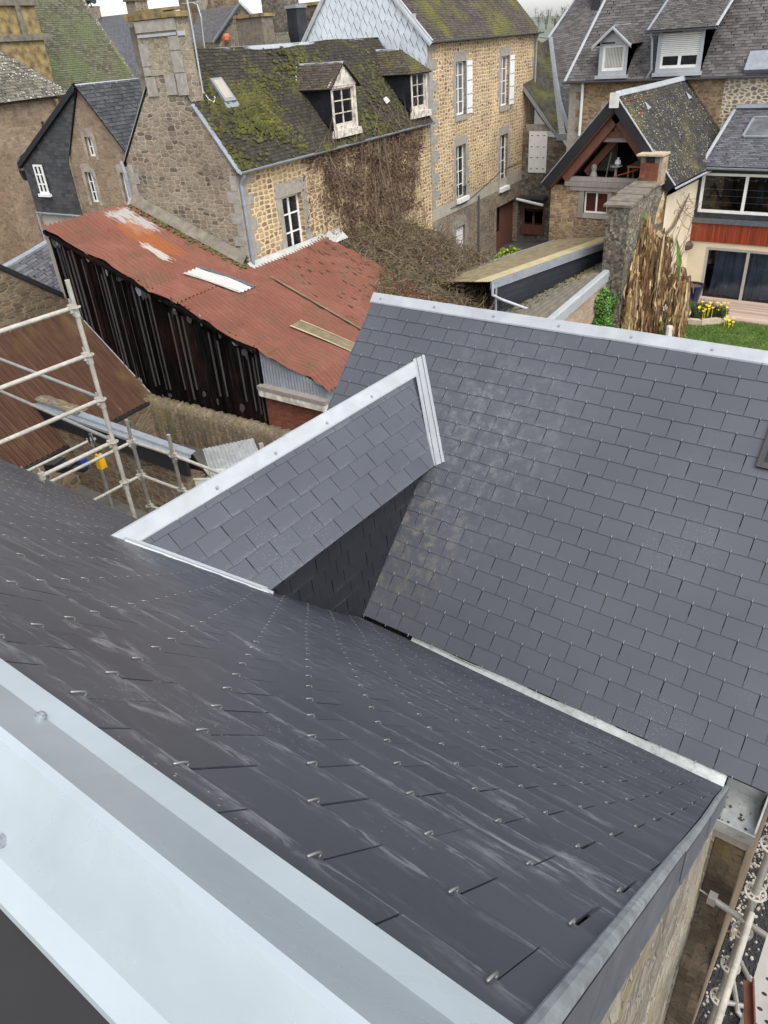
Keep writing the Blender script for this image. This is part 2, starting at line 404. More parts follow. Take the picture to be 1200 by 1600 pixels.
m_slate_old('slate_green_dark', (.06, .055, .042), (.07, .07, .02), (.13, .13, .04), .5, (.3, .3, .25), .05, .85, .7)
m_slate_old('slate_lichen', (.12, .11, .085), (.12, .115, .05), (.2, .19, .09), .35, (.5, .5, .45), .75, .9)
m_slate_old('slate_grey', (.085, .079, .076), (.13, .12, .08), (.18, .165, .10), .12, (.3, .28, .2), .05, .6)
m_slate_old('slate_dark', (.030, .028, .025), (.05, .046, .015), (.12, .105, .03), .34, (.42, .39, .29), .62, .75)
m_slate_old('slate_dark_clean', (.045, .046, .05), (.06, .06, .03), (.1, .1, .03), .1, (.3, .3, .25), .1, .55)
m_slate_old('slate_lilac', (.095, .095, .106), (.10, .095, .085), (.12, .11, .09), .08, (.3, .3, .25), 0, .6)
m_slate_old('shingle_grey', (.14, .125, .10), (.15, .135, .06), (.24, .2, .09), .3, (.4, .4, .36), .3, .85, .9)
m_rubble('rubble_yellow', [(.44, .31, .18), (.36, .25, .14), (.13, .09, .06), (.40, .29, .17), (.50, .36, .21), (.30, .20, .115), (.45, .33, .20)], (.70, .545, .345), .24, .135, .23, .6)
m_rubble('rubble_brown', [(.28, .23, .17), (.24, .195, .145), (.31, .26, .195), (.10, .075, .058), (.29, .24, .175), (.22, .155, .11), (.27, .22, .16)], (.37, .32, .25), .24, .115, .13, .75, dirt=.35)
m_rubble('rubble_tan', [(.27, .19, .13), (.34, .26, .18), (.21, .155, .11), (.30, .21, .15)], (.345, .27, .19), .24, .13, .08, dirt=.35)
m_rubble('rubble_lower', [(.24, .19, .14), (.13, .11, .09), (.32, .26, .19), (.2, .15, .1)], (.38, .31, .23), .22, .11, .12, dirt=.4)
m_rubble('rubble_ochre', [(.30, .20, .11), (.20, .13, .08), (.42, .30, .17), (.16, .11, .08), (.34, .20, .11)], (.40, .32, .21), .26, .105, .10)
m_rubble('rubble_cream', [(.13, .11, .10), (.34, .25, .16), (.2, .16, .13), (.42, .3, .18)], (.66, .58, .45), .22, .125, .22, dirt=.1)
m_rubble('rubble_dark', [(.16, .12, .08), (.24, .18, .12), (.1, .08, .06), (.2, .13, .08)], (.27, .22, .15), .34, .17, .09, dirt=.5)
m_rubble('rubble_court', [(.17, .12, .075), (.12, .09, .06), (.24, .18, .11), (.14, .09, .06), (.09, .065, .045)], (.25, .21, .145), .30, .085, .10, .75, dirt=.55)
m_rubble('rubble_moss', [(.2, .16, .11), (.14, .11, .08), (.26, .2, .13)], (.25, .21, .14), .3, .18, .08, dirt=.4, moss=(.16, .14, .04))
m_rubble('rubble_grey', [(.15, .14, .115), (.27, .25, .20), (.09, .08, .065), (.20, .14, .10)], (.16, .14, .11), .2, .12, .09, dirt=.4)
m_rubble('rubble_pink', [(.34, .24, .18), (.42, .32, .24), (.28, .19, .14)], (.44, .36, .27), .3, .17, .08, dirt=.3)
m_rubble('brick_red', [(.20, .065, .04), (.14, .05, .035), (.26, .09, .05)], (.2, .1, .07), .2, .07, .06, .25, dirt=.3)
m_rubble('gable_render', [(.30, .265, .21), (.40, .36, .29), (.20, .17, .13), (.34, .29, .22), (.24, .2, .15)], (.42, .38, .31), .07, .16, .12, 1., dirt=.45, bump=1., moss=(.27, .21, .07))
m_rubble('pier_dark', [(.12, .095, .065), (.17, .13, .09), (.09, .07, .05)], (.14, .11, .08), .4, .25, .06, 1., dirt=.4, moss=(.15, .12, .035))
m_zinc('zinc_new', (.40, .42, .44), .42, .2, .09, 4., .10)
m_zinc('zinc_fore', (.42, .475, .51), .28, .3, .12, 1.3)
m_zinc('zinc_old', (.26, .28, .31), .5, .2, .16, 6.)
m_zinc('zinc_gutter', (.46, .48, .47), .34, .5, .2, 7., .5)
m_zinc('zinc_galv', (.30, .32, .335), .42, .4, .26, 26., .12)
m_zinc('zinc_verge_side', (.13, .14, .16), .4, .3, .2, 12., .1)
m_zinc('zinc_scale', (.60, .64, .68), .45, .2, .12, 3.)
m_zinc('steel_galv', (.34, .335, .31), .42, .45, .16, 9., .35)
m_zinc('steel_cream', (.42, .40, .345), .55, .1, .2, 9., .55)
m_zinc('hook_steel', (.26, .26, .26), .4, .6, .1, 30.)
m_zinc('corrugated_pale', (.44, .44, .415), .5, .1, .15, 6., .25)
def m_rust():
    g = G('corrugated_red', .85, 0, .2); o = g.obj(); uv = g.uv('Tile', 5., .4)
    n1 = g.noise(o, .8, 5, .65); n2 = g.noise(uv, 3, 7, .7)
    col = g.ramp(g.math('ADD', g.math('MULTIPLY', n1, .5), g.math('MULTIPLY', n2, .5)), [(.3, (.135, .055, .038)), (.5, (.185, .075, .052)), (.7, (.235, .108, .078))])
    col = g.mix(g.math('MULTIPLY', g.step(g.noise(o, 2.4, 7, .75), .60, .70), .75), col, (.08, .04, .028))
    col = g.mix(g.math('MULTIPLY', g.step(g.noise(o, .9, 6, .7), .5, .66), .5), col, (.11, .075, .04))
    ps = g.n('NewGeometry').outputs['Position']; fine = g.noise(g.uv('Tile', 9, .8), 1.5, 8, .72)
    def dotp(vec, c):
        x = g.n('VectorMath', {'operation': 'DOT_PRODUCT'}); g.nt.links.new(ps, x.inputs[0]); x.inputs[1].default_value = vec; return g.math('SUBTRACT', x.outputs['Value'], c)
    pm, pn = dotp(MD, 0.), dotp(ND, -14.5)
    for m0, n0, wm, wn, sc, am in ((16.15, -3.25, .50, .72, (.36, .35, .33), .9), (15.75, -2.3, .48, 1.15, (.27, .092, .030), .8), (15.35, -1.75, .16, .55, (.40, .38, .34), .9)):
        # a patch running down the sheet: position along the shed axis skews with the fall
        a = g.math('DIVIDE', g.math('ABSOLUTE', g.math('SUBTRACT', g.math('ADD', pm, g.math('MULTIPLY', g.math('SUBTRACT', pn, n0), .12)), m0)), wm); b = g.math('DIVIDE', g.math('ABSOLUTE', g.math('SUBTRACT', pn, n0)), wn)
        k = g.step(g.math('ADD', g.math('SUBTRACT', 1., g.math('MAXIMUM', a, b)), g.math('MULTIPLY', g.math('SUBTRACT', fine, .5), 2.6)), .05, .28)
        col = g.mix(g.math('MULTIPLY', k, am), col, sc)
    MT['corrugated_red'] = g.out(col)
m_rust()
def m_brownsheet():
    g = G('corrugated_brown', .9, 0, .15); o = g.obj(); st = g.noise(g.uv('Tile', 7., .35), 2.2, 7, .7)
    col = g.ramp(st, [(.3, (.050, .026, .018)), (.5, (.075, .038, .026)), (.68, (.105, .062, .040))])
    col = g.mix(g.math('MULTIPLY', g.step(g.noise(o, .7, 5), .5, .68), .55), col, (.13, .09, .035))
    col = g.mix(g.step(g.noise(o, 5, 3), .74, .79), col, (.26, .22, .17)); MT['corrugated_brown'] = g.out(col)
m_brownsheet()
def m_tar():
    g = G('tarred_planks', .95, 0, .02); isl = g.island(); st = g.noise(g.uv('UVMap', 6., .45), 2.6, 8, .72, .3); o = g.obj()
    col = g.ramp(st, [(.44, (.003, .003, .003)), (.60, (.010, .008, .008)), (.71, (.06, .055, .053)), (.8, (.03, .014, .010))])
    col = g.mix(g.math('MULTIPLY', g.step(g.noise(o, .5, 4), .52, .66), .5), col, (.022, .009, .007)); col = g.mix(1., col, g.ramp(isl, [(0, .5), (1, 1.5)]), 'MULTIPLY')
    col = g.mix(g.step(g.noise(g.obj(1, 1, .5), 3., 4), .76, .79), col, (.33, .33, .33)); g.bump(st, .5, .02); MT['tarred_planks'] = g.out(col)
m_tar()
def m_glass(name, tint, rough=.04):
    g = G(name, rough, 0, .6); MT[name] = g.out(g.ramp(g.noise(g.obj(), 1.5, 3), [(.35, tuple(x * .5 for x in tint)), (.7, tint)]))
m_glass('glass_dark', (.02, .021, .024)); m_glass('glass_grey', (.20, .21, .22), .08); m_glass('glass_red', (.10, .03, .025))
def m_clear():
    g = G('glass_clear'); nt = g.nt; tr = g.n('BsdfTransparent'); tr.inputs[0].default_value = (.75, .78, .8, 1); gl = g.n('BsdfGlossy'); gl.inputs['Roughness'].default_value = .02
    fr = g.n('Fresnel', IOR=1.5); mx = g.n('MixShader'); nt.links.new(fr.outputs[0], mx.inputs[0]); nt.links.new(tr.outputs[0], mx.inputs[1]); nt.links.new(gl.outputs[0], mx.inputs[2])
    nt.links.new(mx.outputs[0], nt.nodes['Material Output'].inputs[0]); MT['glass_clear'] = g.m
m_clear()
plain('white_paint', (.74, .74, .72), .5, 0, .06, 5); plain('white_peeling', (.50, .46, .40), .85, 0, .55, 7, .4); plain('granite', (.30, .28, .24), .9, 0, .22, 7, .3)
plain('granite_dark', (.26, .235, .2), .9, 0, .3, 6, .3); plain('cream_render', (.62, .53, .39), .9, 0, .08, 2, .2); plain('render_grey', (.38, .35, .29), .9, 0, .15, 3, .2)
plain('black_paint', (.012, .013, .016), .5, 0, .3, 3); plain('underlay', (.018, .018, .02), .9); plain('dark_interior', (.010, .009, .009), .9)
plain('terracotta', (.45, .12, .05), .8, 0, .2, 8); plain('lichen_stone', (.22, .165, .075), .95, 0, .6, 3, .5); plain('chimney_stone', (.30, .265, .205), .95, 0, .35, 3.5, .5); plain('dirty_stone', (.16, .14, .11), .95, 0, .35, 4, .5)
plain('brown_plastic', (.07, .045, .035), .6); plain('curtain_blue', (.30, .34, .46), .9, 0, .3, 2); plain('curtain_pale', (.55, .55, .50), .9, 0, .12, 3); plain('pot_blue', (.012, .014, .05), .2)
plain('soil', (.07, .05, .035), .95, 0, .4, 9, .5); plain('earth', (.085, .08, .072), .95, 0, .45, 1.2, .5); plain('yellow_plastic', (.80, .42, .01), .4); plain('red_paint', (.35, .05, .03), .5); plain('rust_iron', (.14, .05, .03), .8, 0, .4, 6)
plain('blue_plastic', (.02, .06, .25), .4); plain('cable_black', (.012, .012, .012), .6); plain('cable_white', (.6, .58, .5), .6); plain('lamp_iron', (.02, .022, .022), .5); plain('pale_plastic', (.60, .59, .55), .5, 0, .15)
plain('twig', (.13, .088, .058), .95, 0, .35, 5); plain('twig_grey', (.20, .155, .11), .95, 0, .35, 5); plain('dry_leaf', (.12, .068, .048), .95, 0, .5, 8); plain('dry_leaf_olive', (.12, .105, .035), .95, 0, .5, 8)
plain('moss_clump', (.060, .060, .012), .95, 0, .6, 2.5, .4)
m_rubble('rubble_chimney', [(.32, .28, .21), (.40, .35, .27), (.24, .2, .15), (.36, .3, .2)], (.38, .33, .25), .16, .1, .12, dirt=.35)
plain('gutter_shade', (.035, .033, .03), .8, 0, .5, 8, .3)
plain('twig_olive', (.11, .092, .045), .95, 0, .4, 5)
m_zinc('hook_bright', (.30, .30, .31), .4, .4, .1, 30.)
plain('banana_dry', (.36, .235, .11), .9, 0, .45, 4); plain('banana_brown', (.16, .085, .04), .9, 0, .5, 5); plain('banana_pale', (.55, .42, .24), .9, 0, .3, 5); plain('banana_green', (.16, .24, .05), .7, 0, .3, 5)
plain('ivy_leaf', (.06, .15, .02), .6, 0, .5, 3); plain('ivy_leaf_light', (.11, .22, .035), .6, 0, .4, 3); plain('shrub_yellow', (.36, .40, .05), .7, 0, .4, 5); plain('shrub_dark', (.04, .07, .02), .7, 0, .4, 5); plain('daffodil_yellow', (.80, .62, .03), .6)
plain('grass_blade', (.09, .16, .025), .8, 0, .4, 2); plain('lawn', (.09, .15, .03), .95, 0, .3, 3, .5); plain('hill_green', (.12, .135, .10), .95, 0, .25, .02); plain('far_wood', (.085, .075, .065), .95, 0, .3, .1)
plain('asphalt', (.022, .022, .024), .9, 0, .4, 3, .5); plain('gravel_dark', (.03, .03, .033), .8, 0, .5, 30); plain('gravel_pale', (.33, .30, .25), .9, 0, .4, 20)
plain('alu', (.42, .405, .37), .45, .3, .1, 8); plain('stone_trough', (.44, .37, .27), .95, 0, .2, 5, .3); plain('orange_wood', (.30, .12, .04), .7, 0, .3, 5); plain('fibre_strip', (.34, .29, .17), .85, 0, .15, 4); plain('fibre_brown', (.16, .13, .075), .85, 0, .3, 4)
m_wood('timber_red', (.17, .07, .045)); m_wood('timber_grey', (.28, .25, .22), .3); m_wood('cladding_red', (.25, .045, .018), .35, .4, 9., .5); m_wood('deck_wood', (.42, .32, .25), .3, .8, .6, 9.); m_wood('board_grey', (.30, .30, .28), .35, .8, 9., .5); m_wood('weathered_batten', (.045, .042, .041), .9, .9, 12., .6); m_wood('board_dark', (.05, .046, .045), .3)
# ------------------------------------------------------------------ ground
R1 = random.Random(7)
g = MB(); g.face([(-700, -60, -H), (500, -60, -H), (500, 900, -H), (-700, 900, -H)]); struct(g.build('ground', MT['earth']))
# ------------------------------------------------------------------ house whose roof fills the foreground
PROF = [(.298, -.833), (.344, -.882), (2.37, -2.975), (3.13, -3.70), (3.9, -4.49), (4.12, -4.70), (4.27, -4.83)]
CUM = [0.]
for a, b in zip(PROF, PROF[1:]): CUM.append(CUM[-1] + math.hypot(b[0] - a[0], b[1] - a[1]))
SL = CUM[-1]
def fore_map(u, s):                         # s runs up the slope from the eave
    t = SL - s; i = 0
    while i < len(CUM) - 2 and t > CUM[i + 1]: i += 1
    a, b = PROF[i], PROF[i + 1]; f = (t - CUM[i]) / (CUM[i + 1] - CUM[i]); dy, dz = b[0] - a[0], b[1] - a[1]; L = math.hypot(dy, dz)
    n = V((0, -dz / L, dy / L))
    wob = .006 * math.sin(u * 1.3 + s * .7) + .003 * math.sin(u * 3.1 - s * 1.9)
    return V((u, lerp(a[0], b[0], f), lerp(a[1], b[1], f))) + n * wob, n
def xv(y): return -.150 - .0592 * (y - .344)
house = thing('slate_roofed_house', 'near house seen from its ridge, dark new slate slope dropping away in the foreground', 'house', (-4, 2, -H))
u = MB(); hk = slates(u, lambda a, b: fore_map(-a, b), [(-xv(4.1) + .005, .33), (1.2, .19), (2.1, .10), (3.6, .01), (12.6, 0), (12.6, SL - .03), (-xv(.3) + .005, SL - .03)], .27, .183, th=.0045, gap=.005, u0=.078, s0=.010, jit=.002, seed=3, wj=.002)
u.build('roof', MT['slate_fore'], house)
def hook(mb, mapf, uu, s, off, r=.0028, L=.034, k=5, sgn=1):
    pts = []
    for ds, o in ((.004, off - .002), (-.004, off - .004), (-.0075, off + .002), (-.003, off + .0055), (.006, off + .005), (L, off + .0025)):
        p, n = mapf(sgn * uu, s + ds); pts.append(p + n * o)
    mb.tube(pts, r, k)
hk.sort(key=lambda h: abs(-h[0] + .75) + abs(SL - h[1] - .3))
rest = MB(); nh = 0
for a, b, o in hk:
    p_ = fore_map(-a, b)[0]
    if b < .02 or b > SL - .12 or -a > xv(p_.y) - .03: continue
    if nh < 100:
        q = MB(); hook(q, fore_map, a, b, o, .0021, .027, 6, -1); q.build('slate_hook', MT['hook_steel'], house, smooth=True); nh += 1
    else: hook(rest, fore_map, a, b, o, .0018, .020, 4, -1)
rest.build('slate_hooks', MT['hook_steel'], house, smooth=True, kind='stuff')
# underlay, the other slope, ridge cap
u = MB()
for (a, b) in zip(PROF[:-2], PROF[1:-1]):
    u.face([(-12.6, a[0], a[1] - .012), (-12.6, b[0], b[1] - .012), (xv(b[0]) - .01, b[0], b[1] - .012), (xv(a[0]) - .01, a[0], a[1] - .012)])
u.face([(-12.6, .135, -.835), (0, .135, -.835), (0, -5, -6.1), (-12.6, -5, -6.1)])
u.build('roof_underlay', MT['underlay'], house)
fb = Fr((0, -4.0, -5.02), (-1, 0, 0), V((0, 4.135, 4.185)))
u = MB(); slates(u, plane_map(fb), [(-.2, 2.5), (6.5, 2.5), (6.5, 5.86), (-.2, 5.86)], .27, .1665, seed=5, th=.0045); u.build('back_roof', MT['slate_fore'], house)
CAP = [(.103, -.874), (.106, -.866), (.134, -.838), (.209, -.742), (.222, -.742), (.298, -.841), (.342, -.869), (.345, -.879)]
rc = MB()
for (x0, x1, dz) in ((-12.6, -6.9, 0), (-6.95, -3.1, .006), (-3.15, -1.12, 0), (-1.17, .3, .006)):
    rc.sweep([V((0, y, z + dz + (.006 if y < .25 else .012))) for y, z in CAP], [V((x0, 0, 0)), V((x1, 0, 0))])
rcap = rc.build('ridge_cap', MT['zinc_fore'], house)
for (x, y, z) in ((-.915, .290, -.815), (-.765, .148, -.813), (-2.6, .290, -.815), (-4.3, .290, -.815)):
    q = MB(); nn = V((0, .7 if y > .2 else -.7, .7)); fr = Fr(V((x, y, z)) + nn * .009, (1, 0, 0), nn.cross(V((1, 0, 0))), nn)
    prof = [(math.cos(a * math.pi / 6) * .0085, math.sin(a * math.pi / 6) * .0085) for a in range(12)]; q.prism(fr, prof, -.012, -.002); q.prism(fr, [(a * .6, b * .6) for a, b in prof], -.002, .001); q.build('screw', MT['zinc_old'], rcap)
# verge flashing in three lapped lengths, gable wall below
def zfore(y):
    for a, b in zip(PROF, PROF[1:]):
        if y <= b[0]: return lerp(a[1], b[1], (y - a[0]) / (b[0] - a[0]))
    return PROF[-1][1]
for i, (y0, y1, wx, dz) in enumerate(((.24, 1.65, .020, .018), (1.58, 2.62, .022, .013), (2.55, 4.12, .024, .008))):
    m = MB(); n = 12; path = [V((xv(y), y, zfore(max(y, .3)) if y > .298 else -.833 + (.298 - y))) for y in [lerp(y0, y1, k / n) for k in range(n + 1)]]
    m.sweep([V((-.006, 0, dz - .004)), V((0, 0, dz + .010)), V((wx * .5, 0, dz + .013)), V((wx, 0, dz + .008)), V((wx + .003, 0, dz - .002)), V((wx + .001, 0, -.145)), V((wx - .006, 0, -.155))], path)
    b = m.build('verge_flashing', MT['zinc_galv'], house)
    m = MB(); m.sweep([V((wx + .0045, 0, dz - .006)), V((wx + .0055, 0, -.142)), V((wx + .011, 0, -.158))], path); m.build('shaded_drip_face', MT['zinc_verge_side'], b)  # darker skin over the flashing's side, its shade painted in as colour
m = MB(); ys = [0.1 + .25 * k for k in range(16)] + [4.08]
rw = random.Random(4)
def gz(y): return (zfore(max(y, .3)) if y > .298 else -.84) - .05
gx = lambda y, z: xv(y) + .008 + .010 * math.sin(y * 5 + z * 3) + .008 * math.sin(z * 9 + y)
NZ = 26
for a, b in zip(ys, ys[1:]):
    za, zb = gz(a), gz(b)
    for k in range(NZ):
        fa = [lerp(za, -H, k / NZ), lerp(za, -H, (k + 1) / NZ)]; fb_ = [lerp(zb, -H, k / NZ), lerp(zb, -H, (k + 1) / NZ)]
        m.face([(gx(a, fa[1]), a, fa[1]), (gx(b, fb_[1]), b, fb_[1]), (gx(b, fb_[0]), b, fb_[0]), (gx(a, fa[0]), a, fa[0])])
m.face([(-.345, 4.08, -H), (-12.6, 4.08, -H), (-12.6, 4.08, -4.75), (-.345, 4.08, -4.75)]); m.face([(-12.6, 4.08, -H), (-12.6, -4.9, -H), (-12.6, -4.9, -6.1), (-12.6, .1, -.9), (-12.6, 4.08, -4.75)])
m.build('gable_wall', MT['gable_render'], house)

# ------------------------------------------------------------------ second house: the slate slope facing us, with its valley gutter and linking roof
house2 = thing('slate_roofed_house', 'lower house behind the valley gutter, its clean grey slate slope facing us', 'house', (-3, 6.7, -H))
A44 = math.radians(44); EY, EZ = 4.375, -4.862; RS = 3.33
f2 = Fr((0, EY, EZ), (1, 0, 0), (0, math.cos(A44), math.sin(A44)))
XL = -5.37; XR = -.115
u = MB(); hk2 = []
def rmap(a, b):
    p, n = plane_map(f2)(a, b); return p + n * (.004 * math.sin(a * 1.1 + b * .8) + .002 * math.sin(b * 2.3 - a * 2.7)), n
for poly in ([(XL + .0, 0), (XR, 0), (XR, 2.40), (XL, 2.40)], [(XL - .01, 2.40), (-.945, 2.40), (-.945, RS), (XL - .02, RS)]):
    hk2 += slates(u, rmap, poly, .27, .1665, th=.0062, gap=.0075, u0=-2.525 - .135, s0=-.012, jit=.002, seed=11, wj=.0015)
u.build('roof', MT['slate_right'], house2)
hk2.sort(key=lambda h: h[1] - .4 * h[0])
rest = MB(); nh = 0
for a, b, o in hk2:
    if a < XL + .06 or a > XR - .03: continue
    if b > .02 and nh < 100: q = MB(); hook(q, rmap, a, b, o, .0026, .025, 5); q.build('slate_hook', MT['hook_bright'], house2, smooth=True); nh += 1
    else: hook(rest, rmap, a, b, o, .0026, .023, 4)
rest.build('slate_hooks', MT['hook_bright'], house2, smooth=True, kind='stuff')
RY, RZ = EY + RS * math.cos(A44), EZ + RS * math.sin(A44)
m = MB(); m.face([f2(XL + .01, -.01, -.012), f2(XR, -.01, -.012), f2(XR, RS, -.012), f2(XL, RS, -.012)])
m.face([(XL, RY + .05, RZ), (XR, RY + .05, RZ), (XR, RY + 2.42, EZ), (XL, RY + 2.42, EZ)][::-1]); m.build('roof_underlay', MT['underlay'], house2)
f2b = Fr((0, RY + 2.42, EZ), (-1, 0, 0), (0, -math.cos(A44), math.sin(A44)))
m = MB(); slates(m, plane_map(f2b), [(-XR, 0), (-XL, 0), (-XL, RS), (-XR, RS)], .27, .1665, seed=15); m.build('back_roof', MT['slate_right'], house2)
m = MB()
for x0, x1, dz in ((XL - .045, -2.62, 0), (-2.66, XR + .05, .003)):
    m.sweep([V((0, *q)) + V((0, 0, dz)) for q in ((RY - .028, RZ - .008), (RY - .026, RZ + .008), (RY + .048, RZ + .088), (RY + .058, RZ + .088), (RY + .13, RZ + .005), (RY + .132, RZ - .01))], [V((x0, 0, 0)), V(((x0 + x1) / 2, 0, -.004)), V((x1, 0, 0))])
m.face([(XL - .045, RY - .028, RZ - .008), (XL - .045, RY + .053, RZ + .088), (XL - .045, RY + .132, RZ - .01)])
rc2 = m.build('ridge_cap', MT['zinc_new'], house2)
for k in range(8):
    x = XL + .09 + .735 * k
    if x > XR: break
    p = V((x, RY + .008, RZ + .044)); nn = V((0, -.72, .69)); fr = Fr(p + nn * .004, (1, 0, 0), nn.cross(V((1, 0, 0))), nn); q = MB()
    q.prism(fr, [(math.cos(a * math.pi / 5) * .012, math.sin(a * math.pi / 5) * .012) for a in range(10)], -.004, .007); q.build('screw', MT['zinc_old'], rc2)
# left verge edging, walls
m = MB(); m.sweep([V((-.006, 0, .016)), V((-.012, 0, .012)), V((-.012, 0, -.10)), V((.0, 0, -.1))], [f2(XL + .02, 0, .0), f2(XL, RS, 0)]); m.build('verge_trim', MT['zinc_verge_side'], house2)
m = MB(); x = XL + .03
m.face([(x, 4.5, -H), (x, 9.1, -H), (x, 9.1, EZ - .05), (x, RY + .05, RZ - .03), (x, 4.5, EZ - .05)][::-1])
x = -.13; m.face([(x, 4.1, -H), (x, 9.1, -H), (x, 9.1, EZ - .05), (x, RY + .05, RZ - .03), (x, 4.5, EZ + .03), (x, 4.1, -5.16)])
m.face([(-5.34, 9.1, -H), (-.13, 9.1, -H), (-.13, 9.1, EZ), (-5.34, 9.1, EZ)][::-1]); m.face([(-5.34, 4.5, -H), (-.13, 4.5, -H), (-.13, 4.5, EZ), (-5.34, 4.5, EZ)])
m.build('wall', MT['rubble_dark'], house2)
m = MB(); fr = Fr((-.343, 4.09, 0), (1, 0, 0)); m.grid(lambda a, b: fr(a * .215, lerp(-H, -5.19, b), .012 * math.sin(b * 37) + .012 * math.sin(b * 13 + a * 3)), 3, 60)
m.face([(-.128, 4.09, -H), (-.128, 4.5, -H), (-.128, 4.5, -5.19), (-.128, 4.09, -5.19)]); m.build('end_wall', MT['pier_dark'], house2)
# valley gutter with open box end
m = MB(); prof = [(3.9, -4.535), (4.08, -4.73), (4.17, -4.86), (4.24, -4.925), (4.30, -4.93), (4.36, -4.885), (4.43, -4.835), (4.56, -4.71)]
xs = [-3.3 + .13 * k for k in range(22)] + [-.40]
m.sweep([V((0, y, z)) for y, z in prof], [V((x, .006 * math.sin(x * 9), .006 * math.sin(x * 7.3))) for x in xs])
gut = m.build('valley_gutter', MT['zinc_gutter'], house2, smooth=True)
m = MB(); m.sweep([V((0, y, z)) for y, z in ((3.9, -4.56), (4.16, -4.85), (4.22, -5.08), (4.40, -5.12), (4.44, -4.95))], [V((x, .01 * math.sin(x * 7), .012 * math.sin(x * 5))) for x in [-5.3 + .12 * k for k in range(17)]]); m.build('shaded_trough', MT['gutter_shade'], gut)  # dark gap below the eave slates: shade put into the trough's colour
m = MB(); fr = Fr((-.40, 4.06, -5.08), (1, 0, 0), (0, 1, 0), ZD)        # box: u = X, v = Y, d = up
m.box(fr, .0, .30, 0, .40, -.012, 0); m.box(fr, .0, .30, -.012, 0, -.02, .09); m.box(fr, .288, .30, 0, .42, -.02, .115); m.box(fr, 0, .30, .40, .412, -.02, .14)
m.face([fr(0, .40, .141), fr(.30, .40, .141), fr(.30, .52, .25), fr(0, .52, .25)]); m.build('outlet_box', MT['zinc_gutter'], gut)
m = MB(); fr = Fr((-.40, 4.06, -5.08), (1, 0, 0), (0, 1, 0), ZD); m.box(fr, .02, .285, -.004, .02, -.075, -.022); m.box(fr, .0, .27, .004, .03, -.11, -.08); m.build('outlet_board', MT['timber_grey'], gut)
m = MB()
for k in range(16):
    x, y = R1.uniform(-.37, -.13), R1.uniform(4.1, 4.4); r = R1.uniform(.004, .011); p = V((x, y, -5.075)); fr = Fr(p, (math.cos(k), math.sin(k), 0), (-math.sin(k), math.cos(k), 0), ZD); m.box(fr, -r, r, -r * .7, r * .7, 0, r * .5)
m.build('gutter_grit', MT['soil'], gut, kind='stuff')
# rotten fascia lip above the gutter
m = MB(); xs = [-4.2 + .06 * k for k in range(35)]
for a, b in zip(xs, xs[1:]):
    d = .03 + .028 * R1.random(); m.face([(a, 4.36, -4.875), (b, 4.36, -4.875), (b, 4.38, -4.875 - d), (a, 4.38, -4.875 - d * .8)])
m.build('fascia', MT['board_dark'], house2)
# roof opening near the right edge
m = MB(); fr = f2
m.box(fr, -.945, -.90, 2.40, 2.86, -.05, .05); m.box(fr, -.90, -.2, 2.40, 2.45, -.05, .05); m.box(fr, -.90, -.2, 2.81, 2.86, -.05, .05); wn = m.build('roof_window', MT['board_dark'], house2)
m = MB(); m.box(fr, -.90, -.2, 2.45, 2.81, -.02, .02); m.build('pane', MT['glass_dark'], wn)
m = MB(); slates(m, rmap, [(-.2, 2.40), (XR, 2.40), (XR, RS), (-.2, RS)], .27, .1665, seed=18); slates(m, rmap, [(-.945, 2.86), (-.2, 2.86), (-.2, RS), (-.945, RS)], .27, .1665, seed=19); m.build('roof_margin', MT['slate_right'], house2)
# linking roof between both houses
LX, LZ, LRX, LRZ = -3.80, -3.685, -4.52, -2.985
ls = math.hypot(LX - LRX, LRZ - LZ); sv = V((LRX - LX, 0, LRZ - LZ)); fl = Fr((LX, 0, LZ), (0, 1, 0), sv)
m = MB(); slates(m, plane_map(fl), [(3.12, -.015), (5.55, -.015), (6.16, ls - .08), (2.49, ls - .08)], .27, .1665, th=.0055, gap=.0075, u0=.06, s0=-.02, seed=21, jit=.002, wj=.002)
link = m.build('linking_roof', MT['slate_saddle'], house2)
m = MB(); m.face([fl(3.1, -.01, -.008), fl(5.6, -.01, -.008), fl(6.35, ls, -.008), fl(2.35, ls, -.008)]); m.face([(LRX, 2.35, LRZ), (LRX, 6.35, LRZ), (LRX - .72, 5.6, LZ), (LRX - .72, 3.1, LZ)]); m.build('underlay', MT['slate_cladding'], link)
m = MB()
for y0, y1, dz in ((2.26, 4.3, .0), (4.25, 6.36, .003)):
    m.sweep([V((LRX + .108, 0, LRZ - .092 + dz)), V((LRX + .104, 0, LRZ - .076 + dz)), V((LRX + .012, 0, LRZ + .018 + dz)), V((LRX - .012, 0, LRZ + .018 + dz)), V((LRX - .19, 0, LRZ - .16 + dz)), V((LRX - .19, 0, LRZ - .175 + dz))], [V((0, y0, 0)), V((0, (y0 + y1) / 2, -.003)), V((0, y1, 0))])
lc = m.build('ridge_flashing', MT['zinc_new'], link)
for y in (3.35, 4.05, 4.75, 5.45):
    nn = V((.70, 0, .714)); p = V((LRX + .075, y, LRZ - .043)) + nn * .004; fr = Fr(p, (0, 1, 0), nn.cross(V((0, 1, 0))), nn); q = MB(); q.prism(fr, [(math.cos(a * math.pi / 5) * .013, math.sin(a * math.pi / 5) * .013) for a in range(10)], -.004, .007); q.build('screw', MT['zinc_old'], lc)
def strip(a, b, wv, nn, off=.012, h=.012):
    m = MB(); m.sweep([V(wv) * 0 + V(nn) * off, V(wv) * .5 + V(nn) * (off + h), V(wv) + V(nn) * off, V(wv) + V(nn) * (off - .02)], [V(a), V(b)]); return m
m = MB()                                      # valley with two raised welts on the main slope, ending in a little apron
